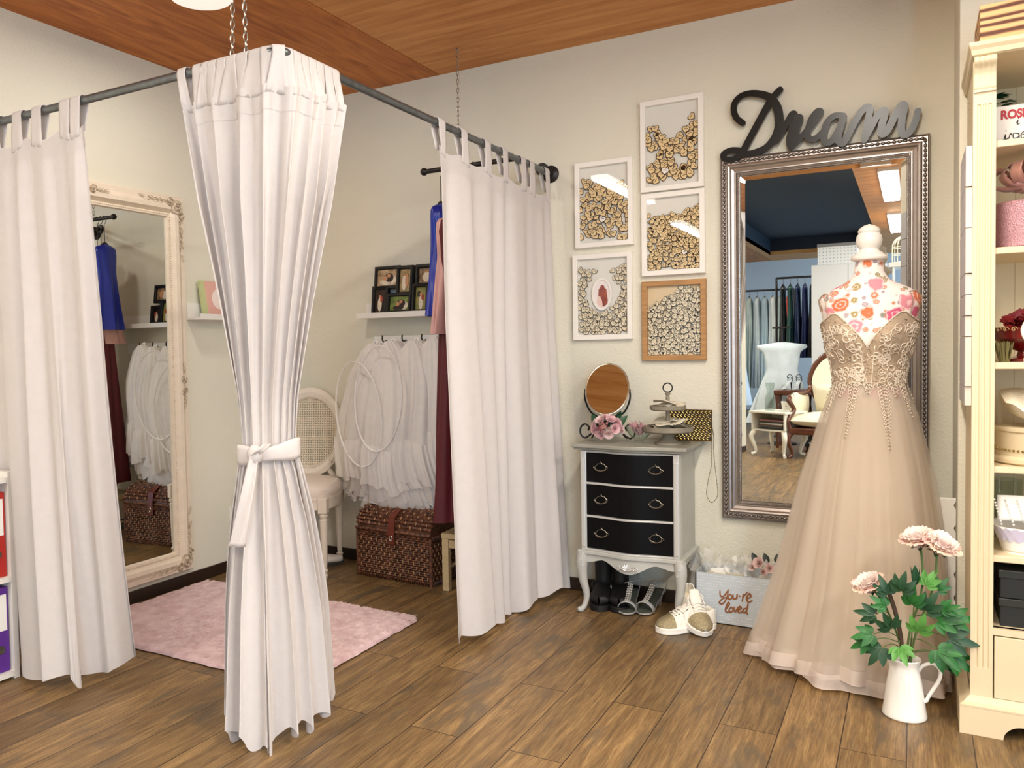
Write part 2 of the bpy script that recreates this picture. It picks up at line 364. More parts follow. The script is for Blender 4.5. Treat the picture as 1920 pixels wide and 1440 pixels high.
def tab_on(o, p, d, w, fn, uc, du):
    """a fabric loop growing out of the cloth top fn(u, 0) round uc, over the rail at p and down behind"""
    px, py = p; dx, dy = d; nx, ny = dy, -dx
    over = [(.0165, RZ-.012), (.0168, RZ), (.0145, RZ+.010), (.008, RZ+.0165), (0, RZ+.0185), (-.008, RZ+.0165), (-.0145, RZ+.010), (-.0165, RZ), (-.015, RZ-.03), (-.008, RZ-.06), (.0, RZ-.10)]
    m = 7; n = m+len(over)-1
    def g(u, v):
        k = int(round(v*n)); sx = (u-.5)*w
        base = Vector(fn(max(0, min(1, uc+(u-.5)*2*du)), .012))+Vector((nx, ny, 0))*.002
        def at(q, z): return Vector((px+dx*sx+nx*q, py+dy*sx+ny*q, z))
        if k < m: f = (k/m); return base.lerp(at(*over[0]), f)+Vector((nx, ny, 0))*(.002*sin(pi*f)+.0015*sin(u*11)*(1-f))
        return at(*over[k-m])
    o.grid(g, 6, n)
def curtain(name, label, top, hem, folds, ztop, zhem, tabs, amp=(.006, .03), nu=220, nv=60, seed=1, mid=None, hemz=None):
    """top/hem: plan paths; folds: number of pleats; panel hangs from ztop to zhem"""
    rnd = random.Random(seed)
    T = smooth([(*p, 0) for p in top], 12); B = smooth([(*p, 0) for p in hem], 12)
    def along(P, u):
        x = u*(len(P)-1); i = min(int(x), len(P)-2); return P[i].lerp(P[i+1], x-i), (P[i+1]-P[i])
    ph = [rnd.uniform(0, 6.28) for _ in range(6)]; fr = [folds*rnd.uniform(.8, 1.25) for _ in range(6)]
    def f(u, v):
        s = 0
        s += sin(2*pi*folds*u+1.4*sin(2*pi*u*1.7+ph[0])+.25*v*sin(ph[1]+7*u))
        s += .45*sin(2*pi*fr[1]*.55*u+ph[2]+.8*v)+.22*sin(2*pi*fr[2]*1.9*u+ph[3]-.9*v)
        return s
    def pos(u, v):
        a, da = along(T, u); b, db = along(B, u)
        w = v**1.0 if mid is None else mid(v)
        p = a.lerp(b, w); d = da.normalized().lerp(db.normalized(), v).normalized(); n = Vector((d.y, -d.x, 0))
        A = lerp(amp[0], amp[1], v**.6); k = f(u, v)*A
        if v < .06: k *= v/.06*.8+.2
        zt = ztop(u) if callable(ztop) else ztop; zb = zhem(u) if callable(zhem) else zhem
        z = lerp(zt, zb, v)
        p = p+n*(k+.016*(1-min(1, v*3)))+d*(.35*A*cos(2*pi*folds*u*1.0+ph[4]))*min(1, v*6)
        return (p.x, p.y, z)
    t = thing(name, label, 'curtain', (top[0][0], top[0][1], 0.0))
    # rows placed so that the heading and hem seams show as stitched ridges
    MB().grid(pos, nu, nv).build('curtain_panel', M_cloth, t, world=True, solid=.0016, fix=False, autos=180)
    for nm, va, vb in (('hem', .972, 1.0), ('heading', 0.0, .035)):
        o = MB(); fo, fb = offs(pos, .002), offs(pos, -.002)
        o.grid(lambda u, v: fo(u, lerp(va, vb, v)), nu, 2).grid(lambda u, v: fb(u, lerp(va, vb, v)), nu, 2)
        o.build(nm, M_cloth, t, world=True, fix=False, autos=180)
    for p, d, ww in tabs:
        o = MB(); Lg = sum((T[i+1]-T[i]).length for i in range(len(T)-1))
        us = min((k_/200 for k_ in range(201)), key=lambda q: (along(T, q)[0]-Vector((p[0], p[1], 0))).length)
        tab_on(o, p, (-d[0], -d[1]) if d[1] > 0 and False else d, ww[0], pos, us, ww[0]*.62/Lg); o.build('tab', M_cloth, t, world=True, solid=.0014, fix=False, autos=180)
    return t, pos
# --- right curtain, on the side pipe
curtain('tab_top_curtain', 'drawn white tab-top curtain hanging left of the black and silver chest', [(RX, -1.15), (RX, -.6), (RX, -.06)],
    [(1.70, -1.06), (1.73, -.8), (1.69, -.55), (1.77, -.3), (1.80, -.1)], 6.5,
    lambda u: 1.955-.018*abs(sin(pi*5.5*u))-.03*u, lambda u: .035+.02*sin(u*9)+.012*sin(u*31)+(.02 if u < .05 else 0),
    [((RX, yy), (0, 1), (.052, u)) for yy, u in [(-1.125, .02), (-.945, .19), (-.735, .38), (-.565, .53), (-.37, .70), (-.27, .79), (-.085, .97)]], amp=(.004, .024), seed=3)
# --- left curtain, on the cross pipe, its front edge folding over
curtain('tab_top_curtain', 'white tab-top curtain at far left, over the left edge of pale mirror', [(.16, RY), (.45, RY), (.7, RY), (.88, RY)],
    [(.20, -1.93), (.33, -1.945), (.46, -2.03), (.58, -2.03), (.685, -2.03), (.65, -1.94), (.69, -1.86), (.745, -1.81)], 5.0,
    lambda u: 1.958-.02*abs(sin(pi*4*u)), lambda u: .05+.02*sin(u*14)-.045*exp(-((u-.62)/.05)**2),
    [((xx, RY), (1, 0), (.052, u)) for xx, u in [(.19, .03), (.40, .33), (.53, .5), (.64, .66), (.79, .87), (.845, .95)]], amp=(.005, .026), seed=8, mid=lambda v: v**1.9)
# --- corner curtain, gathered by a tieback
Tt = smooth([(1.345, RY-.0, 0), (1.42, RY-.005, 0), (1.55, RY-.01, 0), (1.66, RY-.015, 0), (1.722, RY+.035, 0), (1.728, -1.92, 0), (1.728, -1.84, 0), (1.722, -1.765, 0)], 12)
Bb = smooth([(1.375, -1.93, 0), (1.41, -1.99, 0), (1.475, -2.025, 0), (1.56, -2.02, 0), (1.60, -1.93, 0), (1.60, -1.82, 0), (1.56, -1.71, 0), (1.50, -1.62, 0)], 12)
VR = Vector((.86, .51, 0)); VF = Vector((.51, -.86, 0))        # along and across the gathered bundle
def al(P, u):
    x = u*(len(P)-1); i = min(int(x), len(P)-2); return P[i].lerp(P[i+1], x-i), (P[i+1]-P[i]).normalized()
ZT, ZTIE, ZH = 1.955, .90, .012
def tied(u, v, push=0):
    a, da = al(Tt, u); b, db = al(Bb, u)
    vt = (ZT-ZTIE)/(ZT-ZH); z = lerp(ZT-.012*abs(sin(u*20)), ZH+.03*(.5+.5*sin(u*23+1))+.02*sin(u*61)-.03*exp(-((u-.47)/.03)**2), v)
    ce = Vector((1.535, -1.925, 0)); ang = pi*(1.02-1.04*u)
    tie = ce+VR*(.078*cos(ang))+VF*(.045*sin(ang))
    if v < vt:
        q = v/vt; g = interp(q, [0, .12, .35, .6, .85, 1], [0, .14, .40, .68, .93, 1]); p = a.lerp(tie, g); d = da.lerp(VR, g)
        A = interp(q, [0, .08, .3, .7, 1], [.008, .012, .022, .016, .006])
    else:
        q = (v-vt)/(1-vt); g = interp(q, [0, .08, .25, .6, 1], [0, .20, .46, .80, 1]); p = tie.lerp(b, g); d = VR.lerp(db, g)
        A = interp(q, [0, .1, .4, 1], [.006, .013, .02, .024])
    d = d.normalized(); n = Vector((d.y, -d.x, 0))
    ph = 1.1*sin(5*u+1)+.5*sin(3*v+u*6)
    k = sin(2*pi*9.5*u+ph)+.4*sin(2*pi*5.3*u+2-.7*v)+.25*sin(2*pi*21*u+1.3*v)
    p = p+n*(k*A+push+.012*(1-min(1, v*4)))+d*(A*.45*cos(2*pi*9.5*u+ph))
    return Vector((p.x, p.y, z))
t = thing('tied_curtain', 'white curtain at the rail corner gathered in with a fabric tie', 'curtain', (1.52, -1.93, 0))
MB().grid(tied, 300, 90).build('curtain_panel', M_cloth, t, world=True, solid=.0016, fix=False, autos=180)
for nm, va, vb in (('hem', .975, 1.0), ('heading', 0.0, .035)):
    fo, fb = offs(tied, .002), offs(tied, -.002)
    MB().grid(lambda u, v: fo(u, lerp(va, vb, v)), 300, 2).grid(lambda u, v: fb(u, lerp(va, vb, v)), 300, 2).build(nm, M_cloth, t, world=True, fix=False, autos=180)
# the free edge of the front panel hanging below the tie
MB().grid(lambda u, v: tied(.455+.03*u, .56+.44*v, .016+.006*sin(v*9))+Vector((0, 0, -.012*v)), 4, 50).build('front_edge', M_cloth, t, world=True, solid=.002, fix=False, autos=180)
Lt = sum((Tt[i+1]-Tt[i]).length for i in range(len(Tt)-1))
TABS = [((xx, RY), (1, 0), w_) for xx, w_ in ((1.338, .034), (1.405, .040), (1.432, .030), (1.462, .034), (1.500, .036), (1.538, .040), (1.580, .044), (1.628, .046))]+[((1.668, RY+.001), (.97, .2), .038), ((RX-.007, RY+.008), (.7, .7), .036), ((RX-.004, RY+.034), (.35, .94), .036)]
TABS += [((RX, yy), (0, 1), w_) for yy, w_ in ((-1.972, .034), (-1.938, .036), (-1.902, .036), (-1.866, .036), (-1.826, .040), (-1.788, .036))]
for k, (p, d, w_) in enumerate(TABS):
    us = min((q/300 for q in range(301)), key=lambda q: (al(Tt, q)[0]-Vector((p[0], p[1], 0))).length)
    us = min(.985, max(.015, us+.012*sin(k*2.6))) if 0 < k else .03
    o = MB(); tab_on(o, p, d, w_, tied, us, w_*(.62+.2*(k % 2))/Lt); o.build('tab', M_cloth, t, world=True, solid=.0014, fix=False, autos=180)
# tieback band, knot and tails
ce = Vector((1.535, -1.925, 0)); o = MB()
def band(u, v):
    a = 2*pi*u; r = 1+.03*sin(5*a); z = ZTIE+.012*cos(a+.6)+(v-.5)*.052+.0
    p = ce+VR*(.094*cos(a)*r)+VF*(.060*sin(a)*r+.004*sin(v*pi)); return (p.x, p.y, z-.012*(.5-v)*sin(3*a))
o.grid(band, 48, 5, cu=True); tb = o.build('tieback', M_cloth, t, world=True, solid=.003, fix=False, autos=180)
kc = ce+VF*.075-VR*.03; kc.z = ZTIE-.005
MB().sphere(kc, .024, 12, 8, (1.1, .8, 1.25)).build('knot', M_cloth, tb, world=True)
def tail(p0, p1, p2, w0, w1):
    P = smooth([p0, p1, p2], 8); o = MB(); n = len(P)-1
    o.grid(lambda u, v: P[int(round(v*n))]+VR*((u-.5)*lerp(w0, w1, v))+VF*(.006*sin(u*6+v*4)), 5, n); return o
k = kc
tail(k+VF*.01, k+VF*.03-VR*.02+Vector((0, 0, -.12)), k+VF*.025-VR*.055+Vector((0, 0, -.27)), .025, .05).build('tie_end', M_cloth, tb, world=True, solid=.002, fix=False, autos=180)
tail(k+VF*.012, k+VF*.03+VR*.025+Vector((0, 0, .015)), k+VF*.03+VR*.045+Vector((0, 0, .035)), .02, .03).build('tie_end', M_cloth, tb, world=True, solid=.002, fix=False, autos=180)
# ================================================================ INSIDE THE FITTING CORNER
M_mirror = mat('mirror_glass', '#E9EEEC', rough=.0, metal=1)
M_palef = mat('distressed_cream_paint', '#E6D9C4', rough=.6, noise=.06, nscale=25, bump=.2, bscale=200)
M_carve = mat('carved_cream_relief', '#DBCBB2', rough=.65, col2='#8E7D66', nscale=70, noise=.1)
# pale ornate mirror on the left wall: y0..y1 wide, z0..z1 tall, frame profile swept round the opening
def frame_sweep(o, rect, prof, to):
    """rect=(a0,a1,b0,b1) outer; prof=[(inset, height)]; to(a,b,h) -> world point"""
    a0, a1, b0, b1 = rect; vs = []
    for ins, h in prof: vs += [to(a0+ins, b0+ins, h), to(a1-ins, b0+ins, h), to(a1-ins, b1-ins, h), to(a0+ins, b1-ins, h)]
    n = len(prof); o.add(vs, [(i*4+k, i*4+(k+1) % 4, (i+1)*4+(k+1) % 4, (i+1)*4+k) for i in range(n-1) for k in range(4)])
    return o
def scroll(o, base, ux, uy, un, size, turns=1.5, sgn=1, r=.006):
    """a carved spiral in the plane (ux,uy), standing off along un"""
    pts = []; rad = []
    for i in range(22):
        f = i/21; a = sgn*f*turns*2*pi; q = size*(1-f)**.9
        pts.append(base+ux*(q*cos(a))+uy*(q*sin(a))+un*(.004+.004*f)); rad.append(r*(.55+.6*f))
    o.tube(pts, rad, 6)
def leaf_relief(o, p, dirv, un, ln, wd):
    side = dirv.cross(un).normalized()
    for s in (-1, 1):
        pts = [p+dirv*(ln*f)+side*(s*wd*sin(pi*f))+un*.004 for f in [k/6 for k in range(7)]]
        o.tube(pts, [wd*.25*(1-.7*k/6) for k in range(7)], 5)
    o.tube([p, p+dirv*ln], [wd*.2, .001], 5)
px, (ya, yb, za, zb) = .012, (-1.98, -.815, .088, 1.99)
t = thing('ornate_mirror', 'tall cream mirror with carved corners standing against the left wall', 'mirror', (0, (ya+yb)/2, za))
W = lambda a, b, h: (h, a, b)
frame_sweep(MB(), (ya, yb, za, zb), [(0, .002), (0, .03), (.006, .038), (.03, .04), (.05, .052), (.07, .05), (.082, .036), (.088, .03), (.096, .034), (.105, .034), (.11, .02), (.11, .016)], W).build('frame', M_palef, t, world=True, autos=25)
MB().box((.012, ya+.1, za+.1), (.0205, yb-.1, zb-.1)).build('mirror_pane', M_mirror, t, world=True, sm=False)
o = MB()
for a, b, c, d in ((ya+.094, za+.094, yb-.094, za+.094), (ya+.094, zb-.094, yb-.094, zb-.094), (ya+.094, za+.094, ya+.094, zb-.094), (yb-.094, za+.094, yb-.094, zb-.094)):
    n = int(math.hypot(c-a, d-b)/.012)
    for i in range(n): o.sphere((.036, lerp(a, c, i/n), lerp(b, d, i/n)), .0042, 5, 4)
o.build('beading', M_palef, t, world=True)
N_ = Vector((1, 0, 0))
for cy, sy in ((ya, 1), (yb, -1)):
    for cz, sz in ((za, 1), (zb, -1)):
        o = MB(); ey, ez = Vector((0, sy, 0)), Vector((0, 0, sz)); b = Vector((.046, cy, cz))
        scroll(o, b+ey*.055+ez*.055, ey, ez, N_, .038, 1.8, 1, .009); scroll(o, b+ey*.03+ez*.10, ez, ey, N_, .026, 1.4, 1, .007)
        scroll(o, b+ey*.10+ez*.03, ey, ez, N_, .026, 1.4, 1, .007)
        for k in range(6):
            leaf_relief(o, b+ey*(.12+.028*k)+ez*(.035+.006*sin(k*2)), (ey+ez*.35*(-1)**k).normalized(), N_, .034, .013-.0014*k)
            leaf_relief(o, b+ez*(.12+.034*k)+ey*(.035+.006*sin(k*2)), (ez+ey*.35*(-1)**k).normalized(), N_, .04, .013-.0014*k)
        for k in range(7):
            a = k*pi/12; leaf_relief(o, b+ey*.03+ez*.03, (ey*cos(a)+ez*sin(a)).normalized(), N_, .05, .009)
        o.build('corner_carving', M_carve, t, world=True)
for cy, cz, ey in (((ya+yb)/2, zb-.04, Vector((0, 1, 0))), ((ya+yb)/2, za+.04, Vector((0, 1, 0))), (yb-.04, (za+zb)/2, Vector((0, 0, 1)))):
    o = MB(); b = Vector((.05, cy, cz)); ez = N_.cross(ey)
    for s in (-1, 1):
        scroll(o, b+ey*(.03*s), ey*s, ez, N_, .022, 1.4, 1, .006)
        for k in range(3): leaf_relief(o, b+ey*s*(.05+.02*k), ey*s, N_, .03, .008)
    o.build('centre_carving', M_carve, t, world=True)
# rug: soft pile, rounded corners
M_rug = mat('pink_pile_rug', '#D8BBBB', rough=1, noise=.16, nscale=22, bump=1, bscale=200, sheen=.3, col2='#C2A0A1')
from mathutils import noise as mn
rx0, rx1, ry0, ry1 = .06, 1.36, -1.60, -.745
def rugz(x, y):
    return .017+.006*mn.noise(Vector((x*7, y*7, 0)))+.007*mn.noise(Vector((x*55, y*30, 3)))
def rug(u, v):
    x, y = lerp(rx0, rx1, u), lerp(ry0, ry1, v); r = .05
    ax, ay = min(x-rx0, rx1-x), min(y-ry0, ry1-y)
    if ax < r and ay < r:
        cx = rx0+r if x < .7 else rx1-r; cy = ry0+r if y < -1.1 else ry1-r
        d = Vector((x-cx, y-cy)); m = max(abs(d.x), abs(d.y)); 
        if d.length > 1e-6: d = d.normalized()*m; x, y = cx+d.x, cy+d.y
    e = min(1, min(ax, ay)/.022); w = .006*mn.noise(Vector((x*19, y*19, 9)))
    return (x+w*(1-e), y+w*(1-e), .002+rugz(x, y)*sqrt(max(0, 1-(1-e)**2))+.003)
o = MB().grid(rug, 200, 140)
rnd = random.Random(5)
for i in range(26000):
    x, y = rnd.uniform(rx0+.005, rx1-.005), rnd.uniform(ry0+.005, ry1-.005); z = rugz(x, y)+.001
    if min(x-rx0, rx1-x) < .02 and min(y-ry0, ry1-y) < .02: continue
    if min(x-rx0, rx1-x, y-ry0, ry1-y) < .016: z *= .6
    a = 1.2+2.2*mn.noise(Vector((x*3.5, y*3.5, 5)))+rnd.uniform(-.5, .5); l = rnd.uniform(.009, .017); wv = Vector((sin(a), -cos(a), 0))*.0022
    p = Vector((x, y, z)); q = p+Vector((cos(a)*l, sin(a)*l, rnd.uniform(.002, .007)))
    o.add([p-wv, p+wv, q], [(0, 1, 2)])
tag(o.build('rug', M_rug, fix=False), 'fluffy pink rug on the fitting room floor', 'rug')
# oval-back chair with cane panel
M_cpaint = mat('chair_cream_paint', '#E4DACB', rough=.5, noise=.05, nscale=20)
M_seat = mat('seat_linen', '#E2D6CB', rough=.9, bump=.3, bscale=500)
M_cane = mat('woven_cane', '#E0D3BC', rough=.6)
t = thing('oval_back_chair', 'cream oval-back cane chair behind the tied curtain', 'chair', (.325, -.31, 0), radians(20))
sw, sd, sz = .235, .22, .43
def seat_out(k, n=40, g=1.0):
    a = 2*pi*k/n; x = cos(a); y = sin(a); e = .55; s = lambda v: (1 if v > 0 else -1)*abs(v)**e
    return (sw*g*s(x)*(1-.10*(y > 0)*abs(s(y))), sd*g*s(y))
o = MB(); R_ = [(1.0, sz), (1.015, sz+.012), (1.01, sz+.04), (.93, sz+.062), (.6, sz+.074), (.01, sz+.078)]
o.add([(*seat_out(k, g=g), z) for g, z in R_ for k in range(40)], [(i*40+k, i*40+(k+1) % 40, (i+1)*40+(k+1) % 40, (i+1)*40+k) for i in range(len(R_)-1) for k in range(40)]); o.build('seat', M_seat, t)
o = MB(); o.prism([seat_out(k, g=1.0) for k in range(40)], sz-.065, sz+.002); o.build('seat_frame', M_cpaint, t, bevel=.004, autos=60)
o = MB(); o.prism([seat_out(k, g=1.02) for k in range(40)], sz-.012, sz-.002); o.build('seat_piping', M_cpaint, t, autos=60)
legp = [(.012, 0), (.014, .01), (.017, .02), (.014, .028), (.013, .034), (.019, .045), (.019, .05), (.013, .055), (.016, .10), (.021, .30), (.022, .315), (.016, .32), (.023, .33), (.023, .34), (.018, .346), (.018, .35)]
for x, y in ((-.2, -.185), (.2, -.185), (-.175, .185), (.175, .185)):
    o = MB().lathe(legp, 18, (x, y, 0)); o.box((x-.024, y-.024, .35), (x+.024, y+.024, sz)); o.build('leg', M_cpaint, t, autos=35, bevel=.002)
bc, brx, brz, by, tl = .735, .205, .255, .20, .14       # oval back, leaning back
def bpos(a, s=1.0, off=0): return (brx*s*cos(a), by+.03+(brz*s*sin(a))*tl+off, bc+brz*s*sin(a))
def ring(s0, s1, y0, y1, n=56):
    o = MB(); pr = [(s0, y0), (s0, y1), ((s0+s1)/2, y1-.008 if y1 < y0 else y1+.008), (s1, y1), (s1, y0)]
    o.add([bpos(2*pi*k/n, s, y) for s, y in pr for k in range(n)], [(i*n+k, i*n+(k+1) % n, ((i+1) % 5)*n+(k+1) % n, ((i+1) % 5)*n+k) for i in range(5) for k in range(n)]); return o
ring(.80, 1.0, .018, -.012).build('back_frame', M_cpaint, t, autos=30)
ring(.76, .81, .010, -.006).build('back_moulding', M_cpaint, t, autos=30)
# cane: a sheet with real holes
o = MB(); gs = .0135; n = 30
for i in range(-n//2, n//2):
    for j in range(-19, 19):
        x, z = (i+.5)*gs, (j+.5)*gs
        if (x/(brx*.79))**2+(z/(brz*.79))**2 > 1: continue
        h = gs/2; q = .0046
        Pn = lambda a, b: (x+a, by+.03+(z+b)*tl, bc+z+b)
        o.add([Pn(-h, -h), Pn(h, -h), Pn(h, h), Pn(-h, h)]+[Pn(q*cos(pi*k/4+pi/8-pi*.75-.0), q*sin(pi*k/4+pi/8-pi*.75)) for k in range(8)],
              [(0, 1, 6, 5), (1, 6, 7), (0, 5, 4, 11), (1, 2, 8, 7), (2, 8, 9), (2, 3, 10, 9), (3, 10, 11), (3, 0, 11)])
o.build('cane_panel', M_cane, t, sm=False, fix=False, solid=.002)
for s in (-1, 1):
    MB().tube(smooth([(s*.165, .20, sz-.02), (s*.15, .205, sz+.04), (s*.115, by+.01, .53), (s*.135, by+.0, .58)], 5), .017, 10).build('back_support', M_cpaint, t)
# white shoe under the chair
t = thing('white_shoe', 'small white shoe on the floor under the oval-back chair', 'shoe', (.39, -.20, 0), radians(-40))
def loaf(o, L, W, H0, H1, z0=0, n=20, m=10):
    def fn(u, v):
        a = 2*pi*u; f = v; w = W*(.72+.28*sin(pi*min(1, f*1.1)))*(1 if f < .8 else sqrt(max(.0, 1-((f-.8)/.2)**2))*.9+.1)
        if f < .06: w *= .6+.4*f/.06
        h = lerp(H0, H1, f**.8)
        return (w*cos(a), lerp(-L/2, L/2, f), z0+max(0, h*(sin(a)*.5+.5))**1.0)
    return o.grid(fn, n, m, cu=True)
o = loaf(MB(), .24, .042, .085, .035, .012); o.build('upper', mat('white_leather', '#E9E4DA', rough=.5), t)
MB().prism([(.045*(.75+.25*sin(f*pi))*s*(1 if f < .85 else .75), lerp(-.125, .128, f)) for s, fl in ((1, [0, .1, .3, .5, .7, .85, .95, 1]), (-1, [1, .95, .85, .7, .5, .3, .1, 0])) for f in fl], 0, .016).build('sole', mat('dark_sole', '#3A352F', rough=.7), t)
# wicker trunk
M_wick = mat('dark_wicker', '#7A4A2E', rough=.5, col2='#3A2014', nscale=60, noise=.3)
M_wick2 = mat('light_wicker_stake', '#BC9269', rough=.55)
M_leath = mat('red_brown_leather', '#6A2C1A', rough=.4)
M_brass = mat('nickel_lock', '#C9C2B2', rough=.25, metal=1)
t = thing('wicker_trunk', 'dark brown woven wicker trunk with leather strap beneath the petticoats', 'trunk', (.925, -.155, 0), radians(-4))
tw, td, th, lh = .235, .12, .245, .40
def weave(o, x0, x1, z0, z1, yf, ax, rows, bulge=0):
    dz = (z1-z0)/rows; cell = .034
    for j in range(rows):
        n = int((x1-x0)/cell); offx = cell/2 if j % 2 else 0
        pts = []
        for i in range(n*6+1):
            x = lerp(x0, x1, i/(n*6)); d = .0035*sin(2*pi*(x-x0+offx)/cell)
            pts.append((x, yf+(-1 if yf < 0 else 1)*(abs(0)+d), z0+(j+.5)*dz) if ax == 'x' else (yf+(-1 if yf < 0 else 1)*d, x, z0+(j+.5)*dz))
        o.tube(pts, dz*.46, 5, flat=1)
def stakes(o, x0, x1, z0, z1, yf, ax, step=.034):
    n = int((x1-x0)/step)
    for i in range(n+1):
        for j in range(int((z1-z0)/.024)):
            x = x0+i*step+(step/2 if j % 2 else 0); z = z0+j*.024
            if x > x1: continue
            s = -1 if yf < 0 else 1
            p = [(x, yf+s*.004, z), (x, yf+s*.0065, z+.008), (x, yf+s*.004, z+.016)] if ax == 'x' else [(yf+s*.004, x, z), (yf+s*.0065, x, z+.008), (yf+s*.004, x, z+.016)]
            o.tube(p, .0024, 5)
o = MB().box((-tw+.006, -td+.006, .01), (tw-.006, td-.006, th)); 
for yf in (-td, td): weave(o, -tw, tw, .012, th, yf, 'x', 20)
for xf in (-tw, tw): weave(o, -td, td, .012, th, xf, 'y', 20)
for z in (.012, th-.005):
    for yf in (-td, td):
        for i in range(34): o.tube([(lerp(-tw, tw, i/34), yf*1.02, z-.009), (lerp(-tw, tw, (i+.9)/34), yf*1.045, z+.012)], .0035, 5)
    for xf in (-tw, tw):
        for i in range(17): o.tube([(xf*1.01, lerp(-td, td, i/17), z-.009), (xf*1.025, lerp(-td, td, (i+.9)/17), z+.012)], .0035, 5)
for x in (-tw, tw):
    for y in (-td, td): o.tube([(x, y, 0), (x, y, th)], .009, 8)
bd = o.build('basket_body', M_wick, t)
o = MB(); stakes(o, -tw+.01, tw-.01, .03, th-.02, -td, 'x'); stakes(o, -td+.01, td-.01, .03, th-.02, tw, 'y'); o.build('weave_stakes', M_wick2, bd)
o = MB()
for i in range(17):          # bowed lid
    a = pi*i/16; y, z = -td*1.03*cos(a), th+.012+(lh-th-.01)*(sin(a)**.75)*.72
    pts = [(lerp(-tw*1.02, tw*1.02, k/60), y+.003*sin(k*1.57+i*pi)*(-cos(a)), z+.003*sin(k*1.57+i*pi)*sin(a)) for k in range(61)]
    o.tube(pts, .0095, 5)
o.prism([(-td, th)]+[(-td*cos(pi*i/16), th+.006+(lh-th-.012)*(sin(pi*i/16)**.75)*.72) for i in range(17)]+[(td, th)], -tw, tw, 'x')
lid = o.build('lid', M_wick, t)
o = MB()
for i in range(14):
    for j in range(9):
        a = pi*(j+.5+(i % 2)*.5)/9.5; x = lerp(-tw+.02, tw-.02, i/13); R = lambda q: (x, -td*1.09*cos(q), th+.016+(lh-th)*(sin(q)**.75)*.78)
        o.tube([R(a-.06), R(a), R(min(pi, a+.06))], .0028, 5)
o.build('weave_stakes', M_wick2, lid)
st = MB(); pr = [(-td*1.0-.012, th-.055), (-td*1.02-.014, th+.02), (-td*.93-.012, th+.085), (-td*.6, th+.118), (-td*.5, th+.122)]
st.add([(sx, y, z) for y, z in pr for sx in (-.02, .02)]+[(sx, y-.004, z+.004) for y, z in pr for sx in (-.02, .02)], [(i*2, i*2+1, i*2+3, i*2+2) for i in range(4)]+[(10+i*2, 10+i*2+1, 10+i*2+3, 10+i*2+2) for i in range(4)]+[(i*2, i*2+2, 12+i*2, 10+i*2) for i in range(4)]+[(i*2+1, i*2+3, 13+i*2, 11+i*2) for i in range(4)])
sp = st.build('leather_strap', M_leath, t)
MB().tube([(.008*cos(a), -td-.02, th-.02+.014*sin(a)) for a in [2*pi*k/16 for k in range(16)]], .003, 6, closed=True).build('lock_plate', M_brass, sp)
# stool
M_pine = mat('pale_pine', '#C9B084', rough=.6, noise=.12, nscale=12, stretch=(1, 8, 8))
t = thing('small_wooden_stool', 'low pale wooden stool beside the trunk, half behind right curtain', 'stool', (1.375, -.20, 0), radians(3))
MB().box((-.155, -.11, .262), (.155, .11, .288)).build('stool_top', M_pine, t, sm=False, bevel=.003)
for x in (-.135, .135):
    for y in (-.09, .09): MB().box((x-.017, y-.017, 0), (x+.017, y+.017, .262)).build('leg', M_pine, t, sm=False, bevel=.002)
for y in (-.09, .09): MB().box((-.118, y-.01, .215), (.118, y+.01, .255)).build('apron', M_pine, t, sm=False)
for x in (-.135, .135): MB().tube([(x, -.073, .11), (x, .073, .11)], .008, 8).build('rung', M_pine, t)
# picture ledge and coat rack board below it
M_white = mat('white_lacquer', '#E9E5DC', rough=.4)
MB_ = MB().box((.60, -.115, 1.372), (1.60, -.10, 1.402)).box((.60, -.10, 1.372), (1.60, -.012, 1.385)).box((.60, -.012, 1.372), (1.60, 0, 1.46))
tag(MB_.build('picture_ledge', M_white, sm=False, bevel=.002), 'white picture ledge on the back wall holding black collage frame', 'shelf')
M_knob = mat('dark_hook', '#3B3530', rough=.4, metal=.8)
t = thing('hook_rack', 'white hook board under the picture ledge carrying the petticoats', 'coat rack', (.95, 0, 1.20))
MB().box((-.30, -.018, 0), (.45, 0, .075)).build('back_board', M_white, t, sm=False, bevel=.003)
HOOKS = [.735, .862, .985, 1.11, 1.235]
for x in HOOKS:
    MB().tube(smooth([(x-.95, -.018, .05), (x-.95, -.05, .045), (x-.95, -.062, .06), (x-.95, -.058, .078)], 4), .004, 7).build('hook', M_knob, t)
